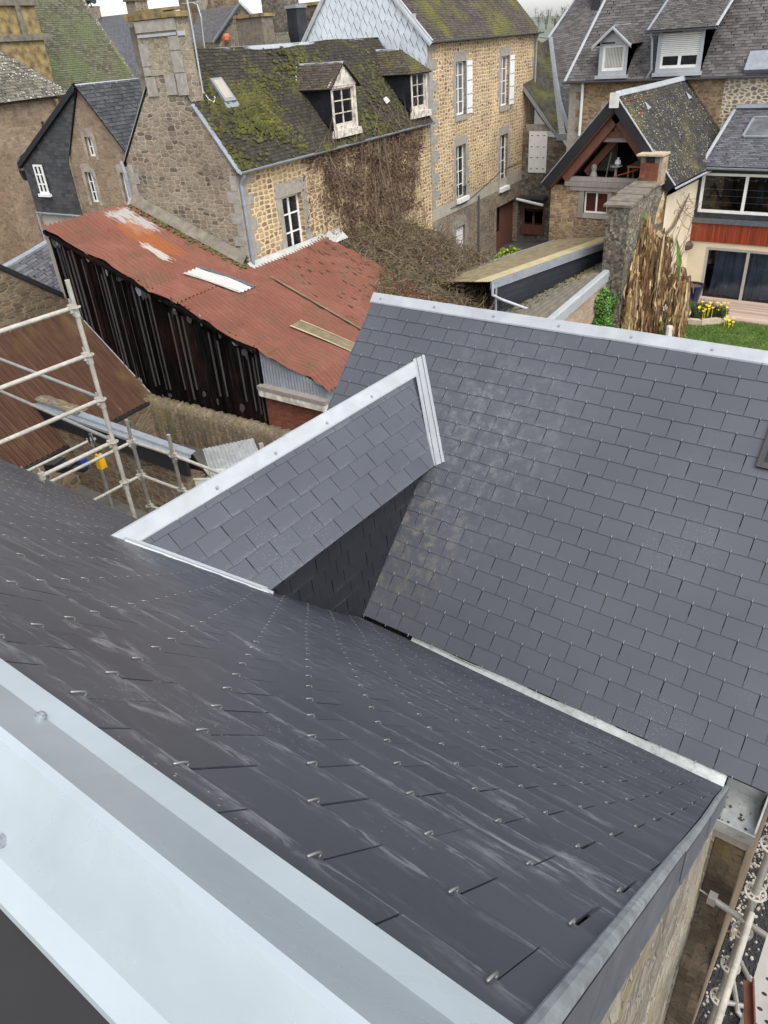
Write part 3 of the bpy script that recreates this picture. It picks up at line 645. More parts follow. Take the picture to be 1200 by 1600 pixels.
va, vb = V((LRX + .06, 6.36, LRZ + .035)), V((LX + .045, 5.62, LZ + .012)); vd = (vb - va).normalized(); vn = V(f2.d); vs_ = vn.cross(vd)
for o0, o1, hh in ((-.085, -.045, .034), (-.043, .024, .028), (.026, .056, .040)):
    m.sweep([vs_ * o0 + vn * .008, vs_ * (o0 + .006) + vn * hh, vs_ * (o1 - .006) + vn * hh, vs_ * o1 + vn * .018], [va + vd * -.02, vb + vd * .03])
m.prism(Fr(vb, vs_, -vd, vn), [(-.13, -.06), (.11, -.09), (.05, .04), (-.08, .05)], .004, .012)
m.build('valley_flashing', MT['zinc_new'], link)
fa = V((LRX + .05, 2.43, LRZ - .045)); fb2 = V((LX + .02, 3.10, LZ + .003)); d_ = (fb2 - fa).normalized(); nn = V((0, .69, .72)); sd2 = nn.cross(d_); sd2 = -sd2 if sd2.y < 0 else sd2
m = MB(); m.sweep([sd2 * -.075 + nn * .014, sd2 * -.07 + nn * .028, sd2 * -.005 + nn * .034, sd2 * .02 + nn * .05], [fa, fb2]); m.prism(Fr(fb2, d_, sd2, nn), [(-.06, -.05), (.05, -.03), (-.02, .06)], .01, .04); m.build('foot_flashing', MT['zinc_new'], link)
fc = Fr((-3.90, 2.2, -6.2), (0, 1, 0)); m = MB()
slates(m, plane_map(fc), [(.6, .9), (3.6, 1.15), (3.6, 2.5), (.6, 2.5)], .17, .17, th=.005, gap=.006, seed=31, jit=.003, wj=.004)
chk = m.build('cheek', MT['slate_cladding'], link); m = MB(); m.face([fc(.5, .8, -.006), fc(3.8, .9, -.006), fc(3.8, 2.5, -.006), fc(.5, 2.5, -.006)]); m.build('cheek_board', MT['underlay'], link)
# ------------------------------------------------------------------ yard with dark gravel and the right-hand scaffold
m = MB(); m.face([(-.13, -6, -H + .004), (14, -6, -H + .004), (14, 14, -H + .004), (-.13, 14, -H + .004)]); struct(m.build('gravel_yard', MT['asphalt']))
m = MB(); mp = MB()
for k in range(9000):
    y = R1.uniform(4.2, 9.5); x = -.12 + R1.random() ** 1.6 * 1.2; r = R1.uniform(.008, .018); a = R1.uniform(0, 6.3)
    pale = R1.random() < (.35 * math.exp(-((y - 7.2) / 1.0) ** 2 - ((x - .05) / .14) ** 2) + .03)
    q = mp if pale else m
    if pale: r *= 1.5
    fr = Fr((x, y, -H + .004), (math.cos(a), math.sin(a), 0), (-math.sin(a), math.cos(a), 0), ZD); c = [(-r, -r * .6), (r * .3, -r), (r, .1 * r), (.2 * r, r), (-r * .8, r * .5)]
    base = [fr(*p) for p in c]; top = [fr(p[0] * .6, p[1] * .6, r * .9) for p in c]
    q.face(top)
    for i in range(5): j = (i + 1) % 5; q.face([base[i], base[j], top[j], top[i]])
m.build('gravel', MT['gravel_dark'], kind='stuff', label=None); mp.build('pale_gravel', MT['gravel_pale'], kind='stuff')
def rosette(mb, c, r=.062, ax=ZD, holes=True):
    c = V(c); n = 24; fr = Fr(c, (1, 0, 0), (0, 1, 0), ZD)
    def arc(r0, r1, a0, a1, k=4):
        for i in range(k):
            p, q = lerp(a0, a1, i / k), lerp(a0, a1, (i + 1) / k)
            P = [(r0 * math.cos(p), r0 * math.sin(p)), (r1 * math.cos(p), r1 * math.sin(p)), (r1 * math.cos(q), r1 * math.sin(q)), (r0 * math.cos(q), r0 * math.sin(q))]
            mb.prism(fr, P, -.005, .005)
    arc(r * .80, r, 0, 2 * math.pi, 20); arc(r * .36, r * .52, 0, 2 * math.pi, 12)
    for k in range(8): a = k * math.pi / 4; arc(r * .5, r * .82, a - .14, a + .14, 1)
def collar(mb, c, r=.037): mb.tube([V(c) + V((0, 0, -.05)), V(c) + V((0, 0, .05))], r, 10)
def wedge(mb, c, d):
    c = V(c); d = V(d).normalized(); fr = Fr(c + d * .055, d, d.cross(ZD) * -1, ZD); mb.box(fr, -.03, .035, -.022, .022, -.05, .045); mb.box(fr, -.005, .005, -.012, .012, -.09, .11)
sr = thing('scaffold', 'grey galvanised scaffold with ring discs standing in the gravel yard below the gable', 'scaffold', (.1, 3.9, -H))
def standard(root, x, y, z0, z1, zs, mat='steel_galv', r=.024, rr=.062, rmat=None):
    m = MB(); m.tube([(x, y, z0), (x, y, z1)], r, 14); o = m.build('standard', MT[mat], root, smooth=False)
    for z in zs:
        q = MB(); rosette(q, (x, y, z), rr); q.build('rosette', MT[rmat or mat], o)
        q = MB(); collar(q, (x, y, z - .06), r * 1.35); q.build('collar', MT[mat], o)
    return o
standard(sr, .012, 3.90, -H, -4.55, [-4.80, -5.36, -5.86, -6.36, -6.86], 'steel_galv', .026, .075, 'steel_cream')
standard(sr, .42, 3.90, -H, -4.4, [-5.36, -5.86], 'steel_galv', .026, .075, 'steel_cream')
def pipe(root, a, b, r=.024, mat='steel_cream', name='ledger', wed=True):
    a, b = V(a), V(b); m = MB(); m.tube([a, b], r, 14); o = m.build(name, MT[mat], root)
    if wed:
        d = (b - a).normalized()
        for c, s_ in ((a, 1), (b, -1)): q = MB(); wedge(q, c - d * s_ * .05, d * s_); q.build('wedge_head', MT[mat], o)
    return o
pipe(sr, (.03, 3.86, -5.55), (.065, 1.6, -5.62), .025, 'steel_cream', wed=False)
tie = pipe(sr, (-.24, 3.93, -5.72), (.30, 3.84, -5.72), .025, 'steel_galv', 'wall_tie', False)
q = MB(); q.box(Fr((-.24, 3.93, -5.72), (1, 0, 0), (0, 1, 0), ZD), -.03, .03, -.035, .035, -.04, .04); q.tube([(-.34, 3.95, -5.72), (-.22, 3.93, -5.72)], .008, 6); q.build('coupler', MT['steel_galv'], tie)
m = MB(); fr = Fr((.16, 0, -5.60), (1, 0, 0), (0, 1, 0), ZD)
for x0, x1, z in ((0, .05, .03), (.05, .19, 0), (.19, .24, .03)): m.box(fr, x0, x1, 1.2, 3.78, -.02 + z, z)
m.box(fr, .05, .058, 1.2, 3.78, 0, .03); dk = m.build('deck_plank', MT['alu'], sr)
for k in range(44):
    q = MB(); y = 1.3 + k * .056; x = .085 if k % 2 else .145; q.prism(fr, [(x + .018 * math.cos(a * .785), y + .011 * math.sin(a * .785)) for a in range(8)], .0005, .0035); q.build('punched_hole', MT['underlay'], dk)
m = MB(); m.tube([(.50, 3.7, -5.45), (.50, 1.2, -5.45)], .03, 12); m.build('guard_tube', MT['steel_cream'], sr)
m = MB(); fr = Fr((.16, 3.25, -5.52), V((.12, -.45, .05)), V((1, .25, 0))); m.box(fr, -.1, .4, -.03, .03, 0, .012); m.box(fr, -.1, .4, .02, .03, .012, .06); tag(m.build('angle_iron', MT['rust_iron']), 'rusty brown angle iron lying across the pale perforated scaffold plank', 'angle iron')
m = MB(); c = V((-.03, 5.6, -H + .03))
for k, (a, b) in enumerate((((-.02, 5.9, -9.25), (.33, 5.5, -9.2)), ((-.02, 5.2, -9.25), (.4, 5.35, -9.2)), ((.12, 4.75, -9.25), (.34, 5.15, -9.2)))):
    m.tube([a, b], .028, 8)
m.tube([(.05, 5.6, -9.25), (.22, 5.2, -9.22), (.36, 5.15, -9.25)], .03, 8); tag(m.build('scaffold_braces', MT['steel_galv']), 'loose heap of grey scaffold braces lying on the dark gravel', 'braces')
m = MB(); m.lathe((-.06, 6.05, -9.29), [(.035, 0), (.04, .03), (.038, .12), (.02, .13)], 10); tag(m.build('pot_shard', MT['stone_trough']), 'small pale stone lump lying on dark gravel beside the end wall', 'stone')
# ------------------------------------------------------------------ left scaffold
sl = thing('scaffold', 'pale scaffold frame with stacked guard rails beside the far end of the near roof', 'scaffold', (-8.1, 4.65, -H))
standard(sl, -8.05, 4.64, -H, -2.05, [-2.36, -2.93, -3.50, -4.08, -4.66], 'steel_cream', .028, .066)
standard(sl, -9.23, 5.62, -H, -4.45, [-4.81, -5.38, -5.93], 'steel_galv', .027, .066)
standard(sl, -8.17, 5.54, -H, -4.4, [-4.72, -5.28, -5.8], 'steel_galv', .027, .066)
standard(sl, -10.35, 5.62, -H, -4.95, [-5.05], 'steel_galv', .027, .066)
for z in (-2.36, -2.93, -3.50): pipe(sl, (-8.05, 4.60, z), (-8.05, 2.2, z), .026)
pipe(sl, (-8.05, 4.60, -4.08), (-8.05, 3.62, -4.08), .026)
for z, e in ((-3.50, -12.6), (-4.08, -12.6)): pipe(sl, (-8.1, 4.66, z), (e, 4.95, z - .02), .024, 'steel_galv')
for z in (-4.81, -5.38): pipe(sl, (-9.19, 5.62, z), (-8.21, 5.55, z + .08), .024)
for z in (-4.81, -5.38): pipe(sl, (-9.23, 5.58, z), (-9.22, 3.9, z), .024)
pipe(sl, (-8.13, 5.54, -4.72), (-6.4, 5.5, -4.72), .024); pipe(sl, (-8.13, 5.54, -5.28), (-6.4, 5.5, -5.28), .024)
pipe(sl, (-9.19, 5.62, -5.93), (-8.2, 5.55, -5.8), .022)
pipe(sl, (-10.35, 5.58, -5.05), (-10.3, 4.4, -5.05), .022)
c = V((-9.98, 5.45, -5.28)); m = MB(); fr = Fr(c, (1, 0, .1)); m.box(fr, -.06, .06, -.10, .10, -.05, .05); m.box(fr, -.045, .045, .10, .14, -.04, .04); m.box(fr, -.066, -.05, -.09, .09, -.03, .03); m.box(fr, .05, .066, -.09, .09, -.03, .03)
yp = m.build('connector_body', MT['yellow_plastic']); tag(yp, 'yellow electric connector block hanging on black cable from the scaffold', 'connector'); yp.name = 'electric_connector'
m = MB(); m.tube([c + V((0, 0, .13)), c + V((-.02, 0, .3)), c + V((-.1, .02, .47)), c + V((-.28, .05, .55)), c + V((-.36, .1, .40)), c + V((-.33, .1, .2)), c + V((-.30, .1, .42)), c + V((-.22, .1, .5))], .012, 6); cb = m.build('cable', MT['cable_black'], yp)
m = MB(); fr = Fr((-10.9, 5.3, -5.6), (.9, .3, 0), (-.3, .9, 0), ZD); m.box(fr, -.3, .2, -.1, .12, 0, .12); m.box(fr, .2, .45, -.05, .05, .03, .09); m.box(fr, -.15, -.05, -.12, .14, .12, .15); tag(m.build('power_tool', MT['cable_black']), 'dark power tool lying on the scaffold beside the yellow connector', 'tool')
m = MB(); m.box(Fr((-10.62, 5.5, -5.55), (1, 0, 0)), -.06, .06, -.02, .14, -.06, .06); m.lathe((-10.62, 5.5, -5.41), [(.05, 0), (.03, .05), (.03, .08)], 8); tag(m.build('plastic_can', MT['blue_plastic']), 'small blue plastic can beside the dark tool on the scaffold', 'can')
# ------------------------------------------------------------------ courtyard behind the scaffold
ll = thing('lean_to', 'low stone lean-to with black fascia and mossy gutter ledge behind the left scaffold', 'lean-to', (-16, 8.7, -H))
fr = Fr((0, 8.55, 0), (1, 0, 0)); m = MB(); wall(m, fr, [(-24, -H), (-12.35, -H), (-12.35, -7.5), (-24, -7.5)]); m.face([(-12.35, 8.55, -H), (-12.35, 9.1, -H), (-12.35, 9.1, -7.9), (-12.35, 8.55, -7.5)]); m.build('wall', MT['rubble_court'], ll)
m = MB(); m.box(fr, -24, -12.15, -7.66, -7.26, -.02, .06); m.build('fascia', MT['black_paint'], ll)
m = MB(); m.sweep([V((0, 8.44, -7.25)), V((0, 8.44, -7.19)), V((0, 8.46, -7.19)), V((0, 8.47, -7.235)), V((0, 8.62, -7.24)), V((0, 8.63, -7.18)), V((0, 8.78, -7.15))], [V((x, 0, 0)) for x in (-24, -18, -15, -12.1)]); m.build('gutter', MT['zinc_old'], ll)
m = MB(); m.grid(lambda a, b: V((lerp(-24, -16.2, a), lerp(8.60, 8.95, b), -7.15 + .03 * math.sin(a * 90) * math.sin(b * 9))), 80, 4); m.build('moss_ledge', MT['rubble_moss'], ll)
m = MB(); m.face([(-24, 8.75, -7.2), (-12.25, 8.75, -7.2), (-12.25, 9.1, -8.0), (-24, 9.1, -8.0)]); m.build('roof', MT['shingle_grey'], ll)
def corrugated(mb, fr, poly, pitch=.09, amp=.016, segs=6, axis_v=True, sag=None):
    """sheet in the frame plane; ridges run along v; poly = rectangle u0,u1,v0,v1"""
    u0, u1, v0, v1 = poly; n = int((u1 - u0) / pitch * segs)
    def f(a, b):
        uu, vv = lerp(u0, u1, a), lerp(v0, v1, b); d = amp * math.sin(uu / pitch * 2 * math.pi)
        if sag: d += sag(uu, vv)
        return fr(uu, vv, d)
    return mb.grid(f, n, 14 if sag else 2, (u1 - u0, v1 - v0))
# brown corrugated roof falling steeply to the right beside the plank wall
W0 = mn(13.8, -1.45, -8.05); W1 = mn(13.8, -3.75, -5.85); fl_ = Fr(W0, -MD, W1 - W0)
br = thing('corrugated_shed', 'steep rust-brown corrugated roof between the plank wall and a rough stone wall', 'shed', tuple(mn(12, -3, -H)))
m = MB(); corrugated(m, fl_, (.05, 6.5, -.15, 3.25), .16, .04); m.build('roof', MT['corrugated_brown'], br)
m = MB(); m.tube([fl_(.03, -.2, .06), fl_(.02, 3.3, .07)], .03, 8); m.build('verge_flashing', MT['zinc_old'], br)
m = MB(); m.tube([fl_(-.1, -.22, -.02), fl_(6.5, -.22, -.02)], .05, 8); m.build('gutter', MT['black_paint'], br)
m = MB(); fr = Fr(mn(0, -1.25, 0), MD); wall(m, fr, [(7, -H), (13.6, -H), (13.6, -8.15), (7, -8.15)]); m.build('wall', MT['rubble_dark'], br)
pw = thing('stone_wall', 'rough stone wall under a black sloping cap above the brown corrugated roof', 'wall', tuple(mn(12, -3.85, -H)))
fr = Fr(mn(0, -3.8, 0), MD); m = MB(); wall(m, fr, [(5, -H), (13.75, -H), (13.75, -5.6), (13.43, -5.3), (12.0, -4.25), (9, -2.05), (5, -2.05)]); m.build('wall', MT['rubble_court'], pw)
m = MB(); m.sweep([V((0, 0, .05)) + ND * .06, V((0, 0, -.10)) + ND * .06, V((0, 0, -.10)) - ND * .12, V((0, 0, .05)) - ND * .12], [mn(13.55, -3.8, -5.38), mn(12.0, -3.8, -4.23), mn(9, -3.8, -2.02)], True); m.build('cap', MT['black_paint'], pw)
# mossy boundary wall at the foot of the plank wall
mw_ = MB(); fr = Fr(mn(13.42, 0, 0), ND, ZD, -MD)
def mossf(a, b):
    uu = lerp(-1.6, 4.4, a); z = [-H, -8.35, -8.18, -8.1, -8.12, -8.3, -H][int(b * 6 + .5)]; d = [.02, .03, 0, -.14, -.3, -.38, -.38][int(b * 6 + .5)]
    r_ = random.Random(int(a * 4000) * 31 + int(b * 60)); return fr(uu, z - .05 * uu + r_.uniform(-.04, .04) * (0 < b < 1), d + r_.uniform(-.03, .03))
mw_.grid(mossf, 90, 6); o = mw_.build('mossy_wall', MT['rubble_moss'], smooth=True); tag(o, 'low rubble wall topped with thick moss at the foot of the black plank wall', 'wall')
# junk corner
m = MB(); pj = onz(345, 722, -7.85); fj = Fr(pj, (.55, .83, 0), (-.80, .53, .12)); corrugated(m, fj, (-.3, .9, -.7, .7), .085, .012); tag(m.build('corrugated_sheet', MT['zinc_gutter']), 'pale corrugated sheets laid over a stack beside the low mossy wall', 'sheet')
m = MB(); frj = Fr((pj.x, pj.y, -H), (.55, .83, 0), (-.80, .53, 0), ZD)
for a, b in ((-.1, -.7), (1.0, -.7), (-.1, .6), (1.0, .6)): m.box(frj, a, a + .1, b, b + .1, 0, 1.38)
m.box(frj, -.1, 1.1, -.7, .7, .9, .94); tag(m.build('timber_rack', MT['timber_grey']), 'grey timber rack holding up the pale corrugated sheets', 'rack')
m = MB(); pk = onz(330, 757, -8.15); frc = Fr(pk, (.85, .5, 0), (-.5, .85, 0), ZD)
m.box(frc, -.28, .28, -.2, .2, 0, .02)
for a, b, c_, d in ((-.28, .28, -.2, -.185), (-.28, .28, .185, .2), (-.28, -.265, -.185, .185), (.265, .28, -.185, .185)): m.box(frc, a, b, c_, d, .02, .26)
m.box(frc, -.3, .3, -.22, -.2, .24, .28); m.box(frc, -.3, .3, .2, .22, .24, .28); tag(m.build('plastic_crate', MT['pale_plastic']), 'off-white plastic crate standing in front of the corrugated sheets', 'crate')
m = MB(); m.box(frc, -.5, .5, -.4, .4, -1.14, -1.06); m.box(frc, -.45, .45, -.35, .35, -1.06, -.01); tag(m.build('wooden_box', MT['board_dark']), 'dark wooden box carrying the off-white crate', 'box')
# ------------------------------------------------------------------ rusty-roofed shed
SLP = -.38
sv_ = (ND + ZD * SLP).normalized(); SH0 = mn(0, 0, -5.27)
fs = Fr(SH0, MD, -sv_)                       # u = along m, v = up the slope (towards -n)
cosS = 1 / math.sqrt(1 + SLP * SLP)
shed = thing('plank_shed', 'tall black plank shed under a rusty red corrugated roof below the stone gable', 'shed', tuple(mn(17, 0, -H)))
def n2v(n): return -n / cosS
fsv = Fr(SH0, -sv_, MD, fs.d * -1); fsv.d = V(fs.d) if fs.d.z > 0 else -V(fs.d)
def sheet(name, m0, m1, n0, n1, dz, mat='corrugated_red', edge=0., par=None, seed=1, skew=0., amp=.034):
    rr = random.Random(seed); m = MB(); n = int((m1 - m0) / .15 * 8)
    ph = [rr.uniform(-1, 1) for _ in range(8)]
    def f(a, b):
        mm, nn = lerp(m0, m1, a), lerp(n0, n1, b); mm += skew * (nn - n0)
        if edge and a < .5: mm += edge * (.05 * math.sin(nn * 2.1 + ph[0]) + .03 * math.sin(nn * 5.3 + ph[1])) * (1 - a * 2)
        wv = amp * math.sin((mm - .25 * nn) * 2 * math.pi / .15) + .03 * math.sin(nn * 1.7 + mm * .9 + ph[2]) * .5 + dz - .012 * b
        return mn(mm, nn, -5.27 + SLP * nn) + ZD * wv
    m.grid(f, n, 10, (m1 - m0, n1 - n0)); return m.build(name, MT[mat], par or shed)
rp = sheet('roof_sheet', 13.72, 17.02, -4.08, -1.15, .085, edge=1, seed=1); sheet('roof_sheet', 13.70, 17.03, -1.30, .30, .070, edge=1, seed=1); sheet('roof_sheet', 13.72, 16.96, .10, 2.95, .05, edge=1, seed=2)
sheet('roof_sheet', 16.90, 20.9, .10, 2.6, .045, seed=3); sheet('roof_sheet', 13.76, 20.9, 2.75, 4.72, .03, edge=1, seed=4); sheet('roof_sheet', 16.9, 20.9, 2.3, 2.9, .038, seed=5)
sheet('skylight_sheet', 15.04, 15.56, -.52, .88, .125, 'corrugated_pale', skew=.38, amp=.018); sheet('skylight_trim', 15.55, 15.70, -.52, .88, .135, 'zinc_verge_side', skew=.38, amp=.004); sheet('skylight_trim', 14.97, 15.05, -.52, .88, .13, 'render_grey', skew=.38, amp=.004)
sheet('fibre_sheet', 15.36, 15.78, 2.55, 4.7, .075, 'fibre_brown', skew=.2, amp=.01); sheet('fibre_trim', 15.31, 15.37, 2.55, 4.7, .085, 'fibre_strip', skew=.2, amp=.003); sheet('fibre_trim', 15.77, 15.81, 2.55, 4.7, .085, 'fibre_strip', skew=.2, amp=.003)
m = MB(); m.sweep([V((0, 0, .10)), V((0, 0, .095)) + MD * .07, V((0, 0, .07)) + MD * .14], [mn(17.02, .75, -5.57), mn(16.9, 2.2, -6.1), mn(16.75, 4.7, -7.05)]); m.build('seam_flashing', MT['fibre_brown'], shed)
# flashing band under the house wall
m = MB(); rr = random.Random(5)
m.grid(lambda a, b: mn(lerp(17.0, 21.9, a), lerp(.02, .34, b), -5.14 - .30 * b - .05 * a + .012 * math.sin(a * 240) * b), 240, 3); m.build('wall_flashing', MT['corrugated_pale'], shed)
m = MB(); m.grid(lambda a, b: mn(lerp(17.08, 16.82, b), lerp(-4.0, .0, a), -5.20 + SLP * lerp(-4.0, 0, a) + .30 - .24 * b), 30, 2); m.build('gable_flashing', MT['dirty_stone'], shed)
# plank wall, a board at a time in one mesh
m = MB(); mbt = MB(); fw_ = Fr(mn(13.82, 0, 0), ND, ZD, -MD); x = -4.0; rr = random.Random(8)
while x < 2.62:
    wd = rr.uniform(.10, .17); x2 = min(x + wd, 2.64); zt = -5.27 + SLP * (x + wd / 2) + .03; d = rr.uniform(0, .035); zb = -8.15 - .05 * x + rr.uniform(-.07, .07)
    m.box(fw_, x + .006, x2 - .004, zb, zt, d - .03, d); x = x2
    if rr.random() < .42:
        b0 = rr.uniform(.02, .045); mbt.box(fw_, x - b0 / 2, x + b0 / 2, zb + rr.uniform(0, .6), zt - rr.uniform(0.05, .45), d, d + .028)
m.build('plank_wall', MT['tarred_planks'], shed); mbt.build('battens', MT['weathered_batten'], shed)
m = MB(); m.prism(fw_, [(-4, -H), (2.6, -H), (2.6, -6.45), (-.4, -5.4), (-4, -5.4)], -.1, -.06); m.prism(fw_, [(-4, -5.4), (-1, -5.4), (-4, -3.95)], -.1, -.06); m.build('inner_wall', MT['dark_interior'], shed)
for k in range(40):
    x = rr.uniform(-3.9, 2.5); z0 = -5.3 + SLP * x - rr.uniform(0, .25) if rr.random() < .6 else -8.2 - .05 * x + rr.uniform(0, .5); w2 = rr.uniform(.04, .13); h2 = rr.uniform(.06, .25)
    pts = [(x + w2 * math.cos(a) * rr.uniform(.5, 1), z0 + h2 * math.sin(a) * rr.uniform(.5, 1)) for a in (0, .9, 1.8, 2.7, 3.6, 4.5, 5.4)]; m = MB(); m.prism(fw_, pts, .05, .058 + rr.uniform(0, .02)); m.build('torn_felt', MT['zinc_old' if k % 4 == 0 else 'board_dark'], shed)
m = MB(); m.box(fw_, -4.12, -3.98, -H, -3.95, -.12, .05); m.build('corner_post', MT['timber_grey'], shed)
m = MB(); m.sweep([MD * 0, MD * -.16 + V((0, 0, -.02)), MD * -.17 + V((0, 0, -.10))], [mn(13.86, x, -5.27 + SLP * x + .01) for x in (-4.05, -2, 0, 2.64)]); m.build('eave_board', MT['tarred_planks'], shed)
m = MB(); fc_ = Fr(mn(13.86, 0, 0), ND, ZD, -MD)
def cg(a, b): uu = lerp(2.64, 4.52, a); return fc_(uu, lerp(-7.18 - .06 * (uu - 2.6), -5.30 + SLP * uu, b), .016 * math.sin(uu * 2 * math.pi / .09))
m.grid(cg, 130, 2); m.build('side_sheet', MT['zinc_old'], shed)
m = MB(); m.box(Fr(mn(13.86, 0, 0), ND, ZD, -MD), 4.52, 4.58, -8.3, -7.0, -.05, .03); m.grid(lambda a, b: mn(lerp(13.86, 20.8, a), 4.55 + .016 * math.sin(a * 480), lerp(-H, -5.33 + SLP * 4.55, b)), 400, 1); m.build('end_sheet', MT['zinc_old'], shed)
m = MB(); fb_ = Fr(mn(13.74, 0, 0), ND - ZD * .06, ZD, -MD); m.box(fb_, 2.56, 4.60, -7.12, -7.02, -.14, .10); m.build('ledge_board', MT['timber_grey'], shed)
m = MB(); m.box(fb_, 2.58, 4.58, -7.30, -7.12, -.08, .085); m.build('fascia', MT['white_peeling'], shed)
m = MB(); wall(m, Fr(mn(13.80, 0, 0), ND, ZD, -MD), [(2.64, -H), (4.5, -H), (4.5, -7.38), (2.64, -7.28)]); m.build('brick_wall', MT['brick_red'], shed)
m = MB()
for k in range(260):
    x = -4 + R1.random() * 4.1; mm = 16.9 - R1.random() ** 2 * .3; p = mn(mm, x, -5.27 + SLP * x + .10); a = R1.uniform(0, 6); r = R1.uniform(.02, .05); fr = Fr(p, (math.cos(a), math.sin(a), 0), (-math.sin(a), math.cos(a), .2)); m.prism(fr, [(-r, -r), (r, -r), (r * .7, r), (-r, r * .6)], 0, r * .7)
m.build('moss_tufts', MT['dry_leaf_olive'], shed, kind='stuff')
m = MB()
for k in range(110):
    x = R1.uniform(.3, 4.4); mm = lerp(17.2, 20.6, R1.random() ** .7); p = mn(mm, x, -5.27 + SLP * x + .075); L = R1.uniform(.03, .12); fr = Fr(p, sv_ + MD * R1.uniform(-.25, .25), MD, ZD); m.box(fr, -L, L, -.012, .012, 0, .012)
m.build('roof_litter', MT['dry_leaf'], shed, kind='stuff')
# ------------------------------------------------------------------ helpers for house roofs
def roof_plane(root, p0, p1, p2, p3, mat, w=.2, step=.11, name='roof', th=.010, seed=1, jit=.012, wj=.02, gap=.008, sag=0.):
    """slated plane with corners p0,p1 along the eave and p2,p3 along the top (p3 above p0)"""
    p0, p1, p2, p3 = map(V, (p0, p1, p2, p3)); u = (p1 - p0); v0 = p3 - p0; nrm = u.cross(v0).normalized(); v = nrm.cross(u).normalized()
    fr = Fr(p0, u, v, nrm); poly = [fr.inv(p) for p in (p0, p1, p2, p3)]
    mp = plane_map(fr)
    if sag: mp = lambda a, b: (fr(a, b) + nrm * sag * (math.sin(a * .9 + seed) * math.sin(b * 1.1 + 1) + .4 * math.sin(a * 2.7 + b * 2 + seed)), nrm)
    m = MB(); slates(m, mp, poly, w, step, th, gap, seed=seed, jit=jit, wj=wj); o = m.build(name, MT[mat], root)
    b = MB(); b.face([fr(x, y, -.03) for x, y in ccw(poly)]); b.build('roof_deck', MT['underlay'], o)
    return fr
def band(root, pts, wv, name, mat, nn=ZD, off=.02, parent=None):
    """flat metal strip along pts; wv = width vector"""
    m = MB(); wv = V(wv); nn = V(nn)
    m.sweep([nn * (off - .03), nn * off, wv * .5 + nn * (off + .01), wv + nn * off, wv + nn * (off - .03)], [V(p) for p in pts]); return m.build(name, MT[mat], root)
def ridge(root, a, b, s1, s2, wd=.14, mat='zinc_new', name='ridge_cap'):
    m = MB(); a, b = V(a), V(b); s1, s2 = V(s1).normalized(), V(s2).normalized()
    m.sweep([s1 * wd + ZD * .005, s1 * wd + ZD * .025, ZD * .045 + s1 * .02, ZD * .045 + s2 * .02, s2 * wd + ZD * .025, s2 * wd], [a, lerp(a, b, .5) - ZD * .01, b]); return m.build(name, MT[mat], root)
def gutter(root, a, b, r=.065, mat='zinc_old', out=None, name='gutter'):
    m = MB(); a, b = V(a), V(b); d = (b - a).normalized(); o = d.cross(ZD) if out is None else V(out)
    prof = [o * (r * math.cos(t)) - ZD * (r * math.sin(t)) for t in [math.pi * k / 7 for k in range(8)]]; m.sweep(prof + [q * .86 for q in prof[::-1]], [a, b], True); return m.build(name, MT[mat], root)
def pipe2(root, pts, r=.05, mat='zinc_old', name='downpipe', clips=()):
    m = MB(); m.tube(pts, r, 10)
    for c in clips: m.tube([V(c) - ZD * .03, V(c) + ZD * .03], r * 1.25, 10)
    return m.build(name, MT[mat], root)
def shutter(root, fr, u0, u1, v0, v1, d=.03, hinges=True, label=None):
    m = MB(); n = 3
    for k in range(n): a = lerp(u0, u1, k / n); b = lerp(u0, u1, (k + 1) / n); m.box(fr, a + .004, b - .004, v0, v1, d, d + .03)
    o = m.build('shutter', MT['white_paint'], root, label=label)
    if hinges:
        q = MB()
        for f in (.1, .37, .63, .9) if v1 - v0 > 1.3 else (.12, .5, .88):
            for k in range(3): c = lerp(u0, u1, (k + .5) / 3); q.box(fr, c - .05, c + .05, lerp(v0, v1, f) - .018, lerp(v0, v1, f) + .018, d + .03, d + .036)
        q.build('strap_hinge', MT['lamp_iron'], o)
    return o
# ------------------------------------------------------------------ mossy-roofed stone house
mh = thing('stone_house', 'stone house with moss-covered slate roof, two small dormers and a wide gable chimney', 'house', tuple(mn(22, -2, -H)))
FF = Fr(mn(0, 0, 0), MD); FG = Fr(mn(17.1, 0, 0), ND)
WIN = [19.02, -5.36, 20.02, -3.76]
m = MB(); wall(m, FF, [(17.1, -H), (28.85, -H), (28.85, -2.66), (17.1, -2.66)], [WIN], .2); m.build('wall', MT['rubble_yellow'], mh)
m = MB(); wall(m, FG, [(-4, -H), (0, -H), (0, -2.66), (-2, .05), (-4, -2.5)]); m.face([mn(17.1, -4, -H), mn(17.1, -4, -2.5), mn(28.8, -4, -2.5), mn(28.8, -4, -H)]); m.build('gable_wall', MT['rubble_brown'], mh)
window(mh, FF, WIN, 2, 3, .16, .07, .045)
m = MB()
for a, b, c, d in ((18.72, 20.3, -3.74, -3.36), (18.72, 19.0, -4.35, -3.76), (18.82, 19.0, -4.9, -4.37), (18.66, 19.0, -5.4, -4.92), (20.04, 20.3, -4.3, -3.76), (20.04, 20.24, -4.8, -4.32), (20.04, 20.38, -5.4, -4.82), (18.9, 20.15, -5.5, -5.38)): m.box(FF, a, b, c, d, -.12, .012)
m.build('window_surround', MT['granite'], mh); quoins(mh, FF, 17.1, -5.3, -2.75, MT['granite'], 1, .42, .62, 3); quoins(mh, FG, 0, -5.0, -2.8, MT['granite'], -1, .22, .38, 4); quoins(mh, FG, -4, -4.2, -2.6, MT['granite'], 1, .2, .36, 6)
AP = (-2.0, .08); AQ = None
eA, eB = mn(17.08, .16, -2.80), mn(28.80, .16, -2.80); rA, rB = mn(17.08, *AP), mn(28.80, *AP)
FRM_ = Fr(eA, MD, rA - eA)
